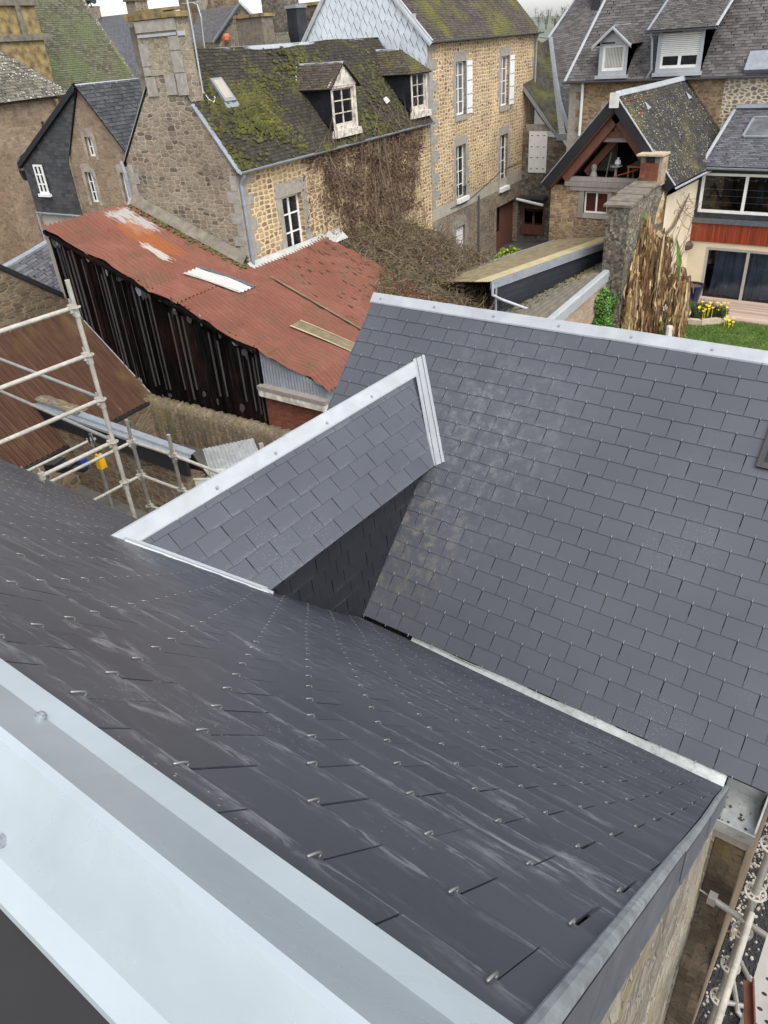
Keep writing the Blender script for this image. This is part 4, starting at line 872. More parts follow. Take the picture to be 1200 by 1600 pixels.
roof_plane(mh, eA, eB, rB, rA, 'slate_mossy', .19, .105, seed=41, sag=.035)
roof_plane(mh, mn(28.8, -4.15, -2.65), mn(17.08, -4.15, -2.65), rA, rB, 'slate_mossy_top', .3, .2, 'back_roof', seed=42)
mc = MB(); rq = random.Random(77)
for k in range(9000):
    u_, s_ = rq.uniform(.1, 11.5), rq.uniform(.05, 3.5); dn = .5 + .5 * math.sin(u_ * 1.1 + 2.2 + math.sin(s_ * 1.3)) * math.sin(s_ * 1.7 + u_ * .4 + 1.) ; dn = dn * (1.25 if u_ < 4 else .75)
    if rq.random() > dn ** 2.2: continue
    r_ = rq.uniform(.02, .075); p_ = FRM_(u_, s_, .03); A_0 = rq.uniform(0, 6.3); rng = [p_ + (FRM_.u * math.cos(A_0 + j * 1.047) * rq.uniform(.7, 1.3) * 1.5 + FRM_.v * math.sin(A_0 + j * 1.047) * rq.uniform(.6, 1.1)) * r_ for j in range(6)]; t_ = p_ + FRM_.d * r_ * .55
    for j in range(6): mc.face([rng[j], rng[(j + 1) % 6], t_])
mc.build('moss_clumps', MT['moss_clump'], mh, kind='stuff')
ridge(mh, mn(17.7, *AP), mn(27.6, *AP), ND - ZD * 1.3, -ND - ZD * 1.3, .12)
sl1 = (rA - eA).normalized(); band(mh, [eA - MD * .05, lerp(eA, rA, .58) - MD * .05], MD * .15, 'verge_flashing', 'zinc_old', (ND * 1.3 + ZD).normalized(), .03)
e2, r2 = mn(17.05, -4.15, -2.65), mn(17.05, *AP); band(mh, [e2, lerp(e2, r2, .72)], MD * .15, 'verge_flashing', 'zinc_old', (-ND * 1.3 + ZD).normalized(), .03)
gutter(mh, mn(17.05, .24, -2.76), mn(28.75, .24, -2.76), out=ND)
pipe2(mh, [mn(17.2, .22, -2.80), mn(17.2, .2, -2.9), mn(17.2, .07, -3.1), mn(17.2, .07, -5.25)], .05, clips=[mn(17.2, .07, -3.6), mn(17.2, .07, -4.5)])
pipe2(mh, [mn(17.0, -4.12, -2.5), mn(17.0, -4.05, -2.8), mn(17.0, -4.03, -3.5), mn(16.75, -4.0, -3.72), mn(16.2, -3.9, -3.86)], .055, clips=[mn(17.0, -4.04, -3.0)])
# chimney
ch = MB(); ch.box(FG, -2.55, -1.12, -.42, .82, -.45, .03); chim = ch.build('chimney', MT['rubble_chimney'], mh); ch = MB(); ch.box(FG, -2.58, -1.10, -1.5, -.42, -.5, .006); ch.build('chimney_base', MT['rubble_brown'], chim)
m = MB(); m.box(FG, -2.95, -2.57, -1.6, .70, -.7, -.15); m.build('chimney_flank', MT['dirty_stone'], chim)
m = MB(); rr = random.Random(2)
for a, b in ((-2.82, -2.2), (-2.19, -1.55), (-1.54, -1.03)): m.box(FG, a, b, .82, .96 + rr.uniform(-.02, .02), -.52, .09)
m.box(FG, -2.5, -1.14, .98, 1.04, -.42, -.02); m.build('chimney_cap', MT['lichen_stone'], chim)
m = MB(); m.box(FG, -2.5, -1.16, .44, .50, .06, .07); m.box(FG, -1.13, -1.08, .42, .52, -.2, .05); m.build('chimney_strap', MT['zinc_new'], chim)
m = MB()
for a, b, c, d in ((-2.54, -2.2, -.9, -.45), (-1.85, -1.5, -.88, -.42), (-1.44, -1.10, -.9, -.4), (-1.46, -1.13, -.38, .1), (-2.54, -2.25, -.2, .3), (-1.46, -1.13, .12, .42), (-2.54, -2.1, .55, .8), (-1.7, -1.15, .55, .8), (-2.54, -2.3, -.42, -.22), (-2.1, -1.7, .55, .8)): q = MB(); q.box(FG, a, b, c, d, .02, .058); q.build('dressed_stone', MT['granite'], chim)
pipe2(mh, [mn(17.5, -1.0, -.9), mn(17.5, -1.0, .6), mn(17.5, -1.02, 1.6), mn(17.45, -1.2, 1.72), mn(17.4, -1.6, 1.7)], .022, 'zinc_new', 'aerial_mast')
m = MB(); m.tube([mn(17.4, -2.3, 1.66), mn(17.42, -1.5, 1.72)], .012, 6)
for k in range(6): a = mn(17.4, -2.25 + k * .13, 1.665 + k * .008); m.tube([a - MD * .16, a + MD * .16], .006, 5)
m.build('aerial', MT['zinc_old'], mh)
FRM = Fr(eA, MD, sl1, MD.cross(sl1)); cab = [onp(px, py, eA + FRM.d * .03, FRM.d) for px, py in ((299, 82), (303, 105), (312, 135), (326, 155), (334, 160), (336, 152), (331, 148))]
m = MB(); m.tube([V(p) for p in cab], .014, 6); tag(m.build('roof_cable', MT['cable_white']), 'pale cable curling down the mossy roof beside the chimney', 'cable')
a0 = FRM.hit(347, 143); m = MB(); m.box(FRM, a0[0] - .24, a0[0] + .24, a0[1] - .35, a0[1] + .36, 0, .09); m.box(FRM, a0[0] - .28, a0[0] + .28, a0[1] - .52, a0[1] - .35, 0, .05); hh = m.build('roof_hatch', MT['zinc_old'], mh)
m = MB(); m.box(FRM, a0[0] - .17, a0[0] + .17, a0[1] - .27, a0[1] + .29, .085, .10); m.build('hatch_lid', MT['render_grey'], hh)
a0 = FRM.hit(603, 158); m = MB(); fr = Fr(FRM(a0[0], a0[1], .03), FRM.u + FRM.v * .3, FRM.v - FRM.u * .2, FRM.d); m.prism(fr, [(-.16, -.08), (.18, -.1), (.14, .1), (-.14, .12)], 0, .02); tag(m.build('loose_slate', MT['pale_plastic']), 'pale slipped slate lying on the mossy roof between the dormers', 'slate')
# dormers: front frame on the facade line
def dormer(u0, u1, zb, ze, za, label, hip=False, mroof='slate_mossy_top', seed=1, back=True):
    F = Fr(mn(0, .04, 0), MD); uc = (u0 + u1) / 2
    m = MB(); wall(m, F, [(u0, zb), (u1, zb), (u1, ze), (u0, ze)], [(u0 + .13, zb + .16, u1 - .13, ze - .06)], .1)
    if not hip: m.prism(F, [(u0 - .12, ze), (u1 + .12, ze), (uc, za)], -.03, .02)
    d = m.build('dormer', MT['white_peeling'], mh, label=label)
    window(d, F, (u0 + .13, zb + .16, u1 - .13, ze - .06), 2, 3, .07, .05, .03, MT['white_peeling'])
    zr = lambda n: -2.80 + (.16 - n) * (2.88 / 2.16)          # main roof height at n
    nz = lambda z: .16 - (z + 2.80) * (2.16 / 2.88)
    for uu in (u0, u1):
        m = MB(); P = [mn(uu, .02, ze), mn(uu, .02, zb), mn(uu, nz(ze), ze)]; m.face(P); m.face(P[::-1]); m.build('cheek', MT['slate_cladding'], d)
    for s, uu, ue in ((-1, u0, u0 - .16), (1, u1, u1 + .16)):
        zl = ze - .06; n0 = -.02 if hip else .12
        tip = mn(uc, (-.75 if hip else .12), za)
        A, B = mn(ue, .16, zl), mn(ue, nz(zl) - .0, zl); C_, D_ = mn(uc, nz(za), za), tip
        if s < 0: roof_plane(d, B, A, D_, C_, mroof, .18, .1, 'dormer_roof', seed=seed + s, jit=.008)
        else: roof_plane(d, A, B, C_, D_, mroof, .18, .1, 'dormer_roof', seed=seed + s, jit=.008)
        if s < 0: band(d, [B + MD * .05 - ND * .02, C_ - ND * .05], MD * -.13 + ND * .0, 'dormer_flashing', 'zinc_new', ZD, .03)
    if hip: roof_plane(d, mn(u0 - .16, .16, ze - .06), mn(u1 + .16, .16, ze - .06), mn(uc + .01, -.75, za), mn(uc - .01, -.75, za), mroof, .18, .1, 'dormer_roof', seed=seed + 5)
    ridge(d, mn(uc, nz(za) - .05, za), mn(uc, -.7 if hip else .14, za), MD - ZD, -MD - ZD, .09)
    m = MB(); m.prism(F, [(u0 - .05, zb - .16), (u1 + .08, zb - .16), (u1, zb + .04), (u0, zb + .04)], -.05, .12); m.build('sill', MT['white_peeling'], d)
    return d
uL = FF.hit(517, 175)[0]; uR = FF.hit(556, 165)[0]; zE = FF.hit(517, 136)[1]; zA = FF.hit(533, 97)[1]; zB = FF.hit(520, 208)[1]
dormer(uL + .02, uR, zB, zE, zA, 'gabled dormer with white peeling front', seed=51)
uL = FF.hit(641, 150)[0]; uR = FF.hit(665, 150)[0]; zE = FF.hit(641, 114)[1]; zB = FF.hit(643, 178)[1]
dormer(uL, uR + .1, zB, zE + .02, zE + .75, 'hipped dormer under bare vine stems', True, seed=57)
# ------------------------------------------------------------------ tall yellow stone house
yh = thing('stone_house', 'tall ochre stone house with white shutters and a pale zinc-scaled gable', 'house', tuple(mn(34, -2, -H)))
def rect(tl, br, F): a = F.hit(*tl); b = F.hit(*br); return [a[0], b[1], b[0], a[1]]
W1 = rect((712, 97), (727, 178), FF); W2 = rect((712.5, 229), (727, 306), FF); W3 = rect((783, 88), (797, 163), FF); W4 = rect((781.5, 212), (793, 289), FF); DR = rect((712.5, 357), (727, 440), FF)
for r_ in (W1, W2, W3, W4): r_[2] = r_[0] + .95
PR = rect((776, 325), (806, 420), FF); PR[1] = -H; DR[1] = -8.95; DR[2] = DR[0] + .95
m = MB(); wall(m, FF, [(28.86, -5.95), (40.35, -5.95), (40.35, -.12), (28.86, -.12)], [W1, W2, W3, W4], .2); m.build('wall', MT['rubble_yellow'], yh)
m = MB(); wall(m, FF, [(28.86, -H), (40.35, -H), (40.35, -5.95), (28.86, -5.95)], [DR, PR], .25); m.build('lower_wall', MT['rubble_lower'], yh)
m = MB(); m.box(FF, 28.87, 40.3, -6.42, -5.96, -.05, .008); m.build('render_band', MT['render_grey'], yh)
for i, r_ in enumerate((W1, W2, W3, W4)):
    window(yh, FF, r_, 2, 4, .12, .06, .03, None, MT['glass_grey' if i in (0, 2) else 'glass_dark']); surround(yh, FF, r_, MT['granite'], .24, .34, .2, seed=60 + i)
    if i == 3 or i == 1: q = MB(); q.box(FF, r_[0] - .05, r_[2] + .05, r_[1] - .16, r_[1] + .02, 0, .16); q.build('sill_box', MT['white_paint'], yh)
shutter(yh, FF, W1[2] + .02, W1[2] + .55, W1[1], W1[3]); shutter(yh, FF, W3[2] + .02, W3[2] + .55, W3[1], W3[3])
m = MB()
for k in range(7): x = W2[0] + .06 + k * .14; m.box(FF, x - .008, x + .008, W2[1], W2[1] + .42, .02, .036)
m.box(FF, W2[0], W2[2], W2[1] + .4, W2[1] + .43, .015, .04); m.build('balcony_rail', MT['lamp_iron'], yh)
surround(yh, FF, DR, MT['granite_dark'], .26, .4, 0, seed=66); shutter(yh, FF, DR[0] + .02, DR[2] - .02, DR[1], DR[3], -.12, True, 'white double plank door')
m = MB(); m.box(FF, PR[0], PR[2], PR[1], PR[3], -.27, -.25); dd = m.build('doorway', MT['timber_red'], yh); q = MB()
for k in range(3):
    for j in range(4): a = lerp(PR[0] + .1, PR[0] + 1.0, k / 3); b = lerp(PR[1] + .9, PR[3] - .3, j / 4); q.box(FF, a, a + .24, b, b + .5, -.25, -.24)
q.build('pane', MT['glass_dark'], dd)
quoins(yh, FF, 28.87, -5.95, -.2, MT['granite'], 1, .34, .66, 71); quoins(yh, FF, 40.34, -5.95, -.2, MT['granite'], -1, .3, .5, 72); quoins(yh, FF, 28.87, -9.2, -6.4, MT['granite_dark'], 1, .34, .66, 73)
pipe2(yh, [mn(33.4, .08, -6.2), mn(33.4, .08, -H)], .045, 'zinc_verge_side')
pipe2(yh, [mn(40.1, .2, -.1), mn(40.1, .1, -.5), mn(40.1, .08, -6.9)], .05, 'timber_grey'); pipe2(yh, [mn(40.0, .1, -6.6), mn(40.0, .12, -7.3)], .06, 'white_paint')
m = MB(); m.tube([FF(30.5, -6.2, .04), FF(32, -6.25, .03), FF(33.4, -6.05, .03), FF(36, -5.6, .03), FF(39.8, -5.5, .03)], .012, 5); m.build('wall_cable', MT['cable_black'], yh)
FY = Fr(mn(28.84, 0, 0), ND); yAP = (-2.96, 3.14)
m = MB(); wall(m, FY, [(-5.4, -H), (0, -H), (0, .0), (-2.96, 3.1), (-5.4, 0)]); m.face([mn(28.84, -5.4, -H), mn(40.35, -5.4, -H), mn(40.35, -5.4, 0), mn(28.84, -5.4, 0)][::-1]); m.face([mn(40.35, -5.4, -H), mn(40.35, 0, -H), mn(40.35, 0, 0), mn(40.35, -2.96, 3.1), mn(40.35, -5.4, 0)][::-1]); m.build('gable_wall', MT['rubble_yellow'], yh)
# zinc lozenges on the gable: rows on slanted axes
m = MB(); ca, sa = math.cos(math.radians(62)), math.sin(math.radians(62)); FYo = Fr(mn(28.81, 0, 0), ND)
def loz(a, b): return FYo(a * ca - b * ca - 2.7, (a + b) * sa - 3.2), FYo.d
def inv_l(u, v): p = (v + 3.2) / sa; q = (u + 2.7) / ca; return ((p + q) / 2, (p - q) / 2)
slates(m, loz, [inv_l(*p) for p in ((-5.4, -2.6), (0, -2.6), (0, .0), (-2.96, 3.05), (-5.4, .05))], .36, .36, .022, .04, seed=77, over=1.2); zg = m.build('zinc_gable', MT['zinc_scale'], yh)
m = MB(); m.face([FYo(*p, -.012) for p in ((-5.4, -2.7), (0, -2.7), (0, .0), (-2.96, 3.05), (-5.4, .05))]); m.build('gable_board', MT['zinc_verge_side'], zg)
roof_plane(yh, mn(28.72, .2, -.22), mn(40.5, .2, -.22), mn(40.5, *yAP), mn(28.72, *yAP), 'slate_mossy_top', .2, .11, seed=81, sag=.03)
roof_plane(yh, mn(40.5, -5.6, -.1), mn(28.72, -5.6, -.1), mn(28.72, *yAP), mn(40.5, *yAP), 'slate_mossy_top', .3, .2, 'back_roof', seed=82)
gutter(yh, mn(28.7, .27, -.17), mn(40.5, .27, -.17), .06, 'zinc_verge_side', ND)
band(yh, [mn(28.72, .26, -.2), mn(28.72, *yAP)], MD * -.02 - ND * .09 - ZD * .12, 'bargeboard', 'zinc_new', -MD, .03); band(yh, [mn(28.72, -5.66, -.1), mn(28.72, *yAP)], ND * .09 - ZD * .12, 'bargeboard', 'zinc_new', -MD, .03)
band(yh, [mn(28.74, .22, -.16), mn(28.74, *yAP)], MD * .12, 'verge_flashing', 'zinc_new', (ND + ZD).normalized(), .03)
m = MB(); m.box(FYo, -.02, .02, -2.6, .0, 0, .04); m.box(FYo, -.62, -.40, .42, .72, .02, .05); m.build('gable_trim', MT['zinc_new'], yh)
# ------------------------------------------------------------------ bare creeper on the facade, bramble thicket on the shed
def twig(mb, p, d, L, r, rr, seg=4, curl=.35, grav=.0, fr=None, k=3):
    pts = [V(p)]; d = V(d).normalized()
    for i in range(seg):
        d = (d + V((rr.uniform(-1, 1), rr.uniform(-1, 1), rr.uniform(-1, 1) - grav)) * curl).normalized(); pts.append(pts[-1] + d * L / seg)
    mb.tube(pts, [r * (1 - .6 * i / seg) for i in range(seg + 1)], k, False); return pts
def leaf(mb, p, r, rr, flat=None):
    a = V((rr.uniform(-1, 1), rr.uniform(-1, 1), rr.uniform(-1, 1))).normalized(); b = a.orthogonal().normalized(); b = (b * math.cos(rr.uniform(0, 6)) + a.cross(b) * .6).normalized(); c = a.cross(b)
    p = V(p); mb.face([p - b * r, p + c * r * .6, p + b * r, p - c * r * .6])
rr = random.Random(91)
m1, m2, m3 = MB(), MB(), MB()
def cdens(u, z):                            # foliage density over the wall: dense core, ragged edges, clear bottom right
    a = (u - 20.0) / 8.2
    if a < 0 or a > 1: return 0
    zl = -5.6 if u < 24 else (-7.0 if u < 26.2 else -5.6 + .0 * u); left = 20.2 + (-2.7 - z) * .55 + .25 * math.sin(z * 5)
    if u < left: return .10
    d = 1. if u > left + .5 else .5
    right = 28.3 - max(0, (-3.2 - z)) * .65 + .2 * math.sin(z * 7)
    if u > right: return .06
    if u > right - .7: d *= .55
    if z < zl: d *= .2
    return d
for k in range(1000):
    u = rr.uniform(20, 28.5); z = rr.uniform(-6.9, -2.8)
    if rr.random() > cdens(u, z): continue
    twig(m1 if rr.random() < .6 else m2, FF(u, z, rr.uniform(.02, .16)), FF.u * rr.uniform(-.35, .35) + ZD * rr.uniform(-1.2, 1.2) + ND * rr.uniform(-.1, .25), rr.uniform(.4, 1.3), rr.uniform(.008, .018), rr, 5, .22)
for k in range(24000):
    u = rr.uniform(20, 28.5); z = rr.uniform(-6.9, -2.72)
    if rr.random() > cdens(u, z) * (.6 + .4 * math.sin(u * 3.3 + z * 2.1) * math.sin(z * 4.1 - u)): continue
    leaf(m3, FF(u, z, rr.uniform(.03, .22)), rr.uniform(.025, .06), rr)
for k in range(14):                         # thick hanging stems in the middle
    u = rr.gauss(24.9, .8); twig(m2, FF(u, -2.75, .18), -ZD + FF.u * rr.uniform(-.12, .12), rr.uniform(2.2, 4.2), rr.uniform(.012, .022), rr, 9, .10)
for k in range(16):                         # a few stems straying over the gutter and roof
    u = rr.uniform(22.6, 27.2); p = FF(u, -2.7, .25); twig(m1, p, -ND * .6 + ZD * .75 + MD * rr.uniform(-.8, .3), rr.uniform(.7, 2.0), .008, rr, 6, .16)
cv = thing('climbing_vine', 'leafless brown creeper covering the stone wall below the two dormers', 'creeper', tuple(mn(24.5, .2, -7)))
m1.build('stems', MT['twig'], cv); m2.build('pale_stems', MT['twig_grey'], cv, kind='stuff'); m3.build('dry_leaves', MT['dry_leaf'], cv, kind='stuff')
m1, m2, m3, m4 = MB(), MB(), MB(), MB()
def heap(u, n):                             # surface height of the thicket
    if u < 20.9 and n > 2.3: return -5.27 - .38 * n + .34
    c = max(0, 1 - ((u - 23.2) / 4.3) ** 2) * max(0, 1 - ((n - 2.6) / 3.4) ** 2)
    top = -5.66 - .38 * n * .95
    return top + .34 * c ** .5 - .25 * max(0, (u - 25)) + .12 * math.sin(u * 2.3 + n) * math.sin(n * 2.9)
def inheap(u, n):
    lo = 20.35 + .12 * n if n > 1.2 else 20.0 + .4 * n
    if n > 2.3: lo = max(17.6, 20.63 - (n - 2.3) * 2.0)
    return lo + .25 * math.sin(n * 6) < u < 27.0 - .2 * n
cntt = 0
while cntt < 3800:
    u, n = rr.uniform(17.6, 27.4), rr.uniform(.05, 5.9)
    if not inheap(u, n): continue
    cntt += 1; z = heap(u, n) - rr.random() ** 2 * .5
    tgt = m1 if rr.random() < .5 else m2
    twig(tgt, mn(u, n, z), MD * rr.uniform(-1, 1) + ND * rr.uniform(-.6, 1) + ZD * rr.uniform(-.3, .5), rr.uniform(.25, .8), rr.uniform(.007, .016), rr, 4, .4, .12)
for k in range(22000):
    u, n = rr.uniform(17.6, 27.2), rr.uniform(.05, 5.7)
    if inheap(u, n): leaf(m3 if rr.random() < .55 else m4, mn(u, n, heap(u, n) - rr.random() ** 2 * .5 + .03), rr.uniform(.02, .05), rr)
bt = thing('bramble_thicket', 'tangled heap of bare brambles spilling over the far end of the red shed roof', 'brambles', tuple(mn(24, 2.5, -H)))
m1.build('stems', MT['twig_olive'], bt); m2.build('pale_stems', MT['twig_grey'], bt); m3.build('dry_leaves', MT['dry_leaf'], bt, kind='stuff'); m4.build('olive_leaves', MT['dry_leaf_olive'], bt, kind='stuff')
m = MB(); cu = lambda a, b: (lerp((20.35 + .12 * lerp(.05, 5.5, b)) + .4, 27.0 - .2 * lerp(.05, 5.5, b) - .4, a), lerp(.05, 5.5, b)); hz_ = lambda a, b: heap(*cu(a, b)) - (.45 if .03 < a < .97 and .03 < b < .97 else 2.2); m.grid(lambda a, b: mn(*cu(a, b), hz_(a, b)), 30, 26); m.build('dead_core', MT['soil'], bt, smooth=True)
m = MB(); m.box(FF, 26.6, 28.86, -6.98, -6.70, 0, .16); q = m.build('ledge', MT['white_peeling'], mh)
m = MB(); m.tube([FF(26.0, -5.5, .1), FF(27.9, -5.4, .1)], .025, 6); m.build('iron_bar', MT['rust_iron'], mh)
# ------------------------------------------------------------------ house with dormers behind (right)
XU = V((1, 0, 0))
dh = thing('stone_house', 'long slate-roofed house behind with a white gabled dormer and a roller-shutter dormer', 'house', (-9, 35, -H))
FD = Fr((0, 33.7, 0), XU)
m = MB(); wall(m, FD, [(-15.45, -H), (-9.2, -H), (-9.2, -1.98), (-15.45, -1.98)]); m.face([(-15.45, 33.7, -H), (-15.45, 33.7, -2), (-15.45, 41, -2), (-15.45, 41, -H)]); m.build('wall', MT['rubble_ochre'], dh)
m = MB(); wall(m, FD, [(-9.2, -H), (0, -H), (0, -1.98), (-9.2, -1.98)]); m.build('wall', MT['rubble_cream'], dh)
quoins(dh, FD, -15.44, -6, -2.05, MT['granite'], 1, .3, .5, 101)
A_, B_ = V((-15.6, 33.45, -1.98)), V((1.5, 33.45, -2.0)); sD = V((0, math.cos(math.radians(50)), math.sin(math.radians(50))))
FRD = Fr(A_, XU, sD); topl = FRD.hit(945, 0); s_top = 8.2
frac = topl[0] / max(topl[1], .1)
roof_plane(dh, A_, B_, B_ + sD * s_top, A_ + sD * s_top + XU * frac * s_top, 'slate_grey', .24, .13, seed=102, th=.012, jit=.01)
band(dh, [A_ - XU * .04, A_ + sD * s_top + XU * (frac * s_top - .04)], XU * .12, 'verge_flashing', 'zinc_new', FRD.d, .03)
gutter(dh, A_ + V((-.05, -.08, .0)), B_ + V((0, -.08, 0)), .07, 'zinc_verge_side', V((0, -1, 0)))
pipe2(dh, [ony(911, 130, 33.6), ony(909, 160, 33.6), ony(905, 212, 33.6)], .06, 'white_paint')
m = MB(); fr = FD; a = FD.hit(928, 205); b = FD.hit(965, 165); m.box(fr, -14.0, -12.8, -3.3, -2.75, -.05, .02); m.build('lintel', MT['granite'], dh)
# gabled dormer
r_ = rect((941, 74), (976, 112), FD); F1 = Fr((0, 33.5, 0), XU); u0, u1 = F1.hit(934, 117)[0], F1.hit(978, 117)[0]; zb, ze, za = F1.hit(934, 119)[1], F1.hit(936, 66)[1], F1.hit(958, 40)[1]
def backy(z): return 33.45 + (z + 1.98) / math.tan(math.radians(50))
m = MB(); wr = (u0 + .13, zb + .17, u1 - .13, ze - .12); wall(m, F1, [(u0, zb), (u1, zb), (u1, ze), (u0, ze)], [wr], .12); m.prism(F1, [(u0 - .02, ze), (u1 + .02, ze), ((u0 + u1) / 2, za - .08)], -.05, 0)
d = m.build('dormer', MT['zinc_new'], dh, label='small gabled dormer with a white window')
window(d, F1, wr, 1, 1, .06, .09, .04, None, MT['glass_grey']); q = MB()
for k in range(12): x = lerp(wr[0] + .12, wr[2] - .12, k / 11); q.tube([F1(x, wr[1] + .12, -.075), F1(x, wr[3] - .1, -.075)], .022, 5)
q.build('curtain', MT['curtain_pale'], d)
q = MB(); q.box(F1, u0 + .1, u0 + .62, ze - .075, ze - .02, 0, .03); q.build('vent_slot', MT['cable_black'], d)
for s in (u0, u1): m = MB(); P = [V((s, 33.5, ze)), V((s, 33.5, zb)), V((s, backy(ze), ze))]; m.face(P); m.face(P[::-1]); m.build('cheek', MT['slate_grey'], d)
uc = (u0 + u1) / 2
for s, ue in ((-1, u0 - .22), (1, u1 + .22)):
    zl = ze - .12; A, B = V((ue, 33.25, zl)), V((ue, backy(zl), zl)); C_, D_ = V((uc, backy(za), za)), V((uc, 33.25, za))
    if s < 0: roof_plane(d, B, A, D_, C_, 'slate_grey', .2, .11, 'dormer_roof', seed=103)
    else: roof_plane(d, A, B, C_, D_, 'slate_grey', .2, .11, 'dormer_roof', seed=104)
    band(d, [A - V((0, .02, 0)), D_ - V((0, .02, 0))], V((0, 0, -.13)), 'bargeboard', 'zinc_new', V((0, -1, 0)), .03)
ridge(d, V((uc, backy(za), za)), V((uc, 33.2, za)), XU - ZD, -XU - ZD, .08)
q = MB(); q.box(F1, u0 - .08, u1 + .08, zb - .1, zb + .02, -.05, .12); q.build('sill', MT['zinc_new'], d)
# roller-shutter dormer
u0, u1 = F1.hit(1023, 113)[0], F1.hit(1094, 112)[0]; zb, ze = F1.hit(1025, 115)[1], F1.hit(1030, 48)[1]; zm = F1.hit(1030, 85)[1]
m = MB(); wr = (u0 + .14, zb + .16, u1 - .14, ze - .12); wall(m, F1, [(u0, zb), (u1, zb), (u1, ze), (u0, ze)], [wr], .12); d = m.build('dormer', MT['zinc_new'], dh, label='wide dormer with a half-lowered white roller shutter')
window(d, F1, (wr[0], wr[1], wr[2], zm), 2, 1, .08, .08, .06)
q = MB()
for k in range(11): a, b = lerp(zm - .03, wr[3], k / 11), lerp(zm - .03, wr[3], (k + 1) / 11); q.box(F1, wr[0], wr[2], a + .006, b - .006, -.10, -.055)
q.build('roller_shutter', MT['white_paint'], d); q = MB(); q.box(F1, wr[0] + .02, wr[0] + .75, ze - .09, ze - .03, 0, .03); q.build('vent_slot', MT['cable_black'], d)
for s in (u0, u1): m = MB(); P = [V((s, 33.5, ze)), V((s, 33.5, zb)), V((s, backy(ze), ze))]; m.face(P); m.face(P[::-1]); m.build('cheek', MT['slate_grey'], d)
sS = V((0, math.cos(math.radians(27)), math.sin(math.radians(27)))); A, B = V((u0 - .35, 33.2, ze + .02)), V((u1 + .45, 33.2, ze + .02)); L_ = 2 * (backy(ze) - 33.2) / 1.0
yy = 33.2 + L_; roof_plane(d, A, B, B + sS * (L_ * 1.55) , A + sS * (L_ * 1.55), 'slate_grey', .22, .12, 'dormer_roof', seed=105)
gutter(d, A + V((0, -.06, -.02)), B + V((0, -.06, -.02)), .06, 'zinc_verge_side', V((0, -1, 0))); pipe2(d, [A + V((.12, -.05, -.08)), A + V((.18, .1, -.3)), A + V((.22, .25, -1.3)), A + V((.05, .28, -1.6))], .045)
band(d, [A - XU * .05, A - XU * .05 + sS * L_ * 1.55], XU * .1, 'verge_flashing', 'zinc_old', ZD, .03); band(d, [B - XU * .05, B - XU * .05 + sS * L_ * 1.55], XU * .1, 'verge_flashing', 'zinc_new', ZD, .03)
q = MB(); q.box(F1, u0 - .06, u1 + .06, zb - .1, zb + .03, -.05, .12); q.build('sill', MT['zinc_new'], d)
a = FRD.hit(1192, 97); q = MB(); q.box(FRD, a[0] - .5, a[0] + 1.5, a[1] - .45, a[1] + .3, .03, .22); q.build('roof_box', MT['zinc_old'], dh)
# ------------------------------------------------------------------ narrow roof and wall between the ochre house and the dormer house
ah = thing('stone_house', 'narrow grey stone house with white plank shutter squeezed between two taller houses', 'house', (-17.5, 37.5, -H))
FA = Fr((0, 36.8, 0), XU); sx = rect((826.5, 205), (855, 270), FA); sx[0] = FA.hit(826.5, 240)[0]; sx[2] = FA.hit(855, 240)[0]
m = MB(); tl = FA.hit(818, 130); br = FA.hit(876, 214); rb = FA.hit(898, 214)
wall(m, FA, [(tl[0] - .5, -H), (-15.2, -H), (-15.2, br[1] - .25), (br[0], br[1] - .05), tl, (tl[0] - .5, tl[1])]); m.build('wall', MT['rubble_grey'], ah)
shutter(ah, FA, sx[0], sx[2], sx[1], sx[3], .03)
q = MB(); q.box(FA, sx[0] - .2, sx[2] + .15, sx[3], sx[3] + .3, -.05, .02); q.build('lintel', MT['granite_dark'], ah)
pr = rect((818, 322), (849, 400), FA); pr[1] = -H + .3
q = MB(); q.box(FA, pr[0], pr[2], pr[1], pr[3], .02, .06); dd = q.build('glazed_door', MT['timber_red'], ah); q = MB()
for i in range(2):
    for j in range(4): a, b = lerp(pr[0] + .12, pr[2], i / 2), lerp(pr[1] + .5, pr[3] - .5, j / 4); q.box(FA, a, a + (pr[2] - pr[0]) * .36, b, b + .38, .06, .068)
q.box(FA, pr[0] + .1, pr[2] - .1, pr[3] - .42, pr[3] - .08, .06, .068); q.build('pane', MT['glass_dark'], dd)
q = MB(); a = FA.hit(813, 308); b = FA.hit(856, 318); q.tube([FA(a[0], a[1], .5), FA(b[0], b[1], .5)], .07, 8); q.build('canopy_gutter', MT['white_paint'], ah); q = MB(); q.box(FA, a[0], b[0], a[1] - .0, a[1] + .12, 0, .45); q.build('canopy', MT['board_dark'], ah)
P = [V(FA(*tl)) + V((0, -.15, .02)), V(FA(*br)) + V((0, -.15, .02)), onp(857, 60, (0, 40.5, 0), (0, 1, 0)), ony(836, 57, 40.5)]
patch_roof(ah, P[0], P[1], P[2], P[3], MT['slate_green_dark'], .24, .15, seed=91, sag=lambda a, b: ZD * -.35 * math.sin(a * math.pi) * (1 - b * .4))
band(ah, [P[0], P[1]], V((-.18, 0, -.05)), 'verge_gutter', 'zinc_old', ZD, .04)
vpts = [ony(857, 60, 40.5), ony(863, 110, 39.2), ony(871, 160, 38), ony(886, 208, 36.8)]; band(ah, vpts, XU * .22, 'valley_flashing', 'zinc_old', ZD, .06)
q = MB(); q.box(Fr(ony(884, 212, 36.6), XU), -.38, .38, -.18, .1, -.1, .2); q.build('hopper', MT['zinc_old'], ah); band(ah, [ony(836, 59, 40.5), ony(858, 61, 40.5)], ZD * .1, 'ridge_cap', 'zinc_new', V((0, -1, 0)), .03)
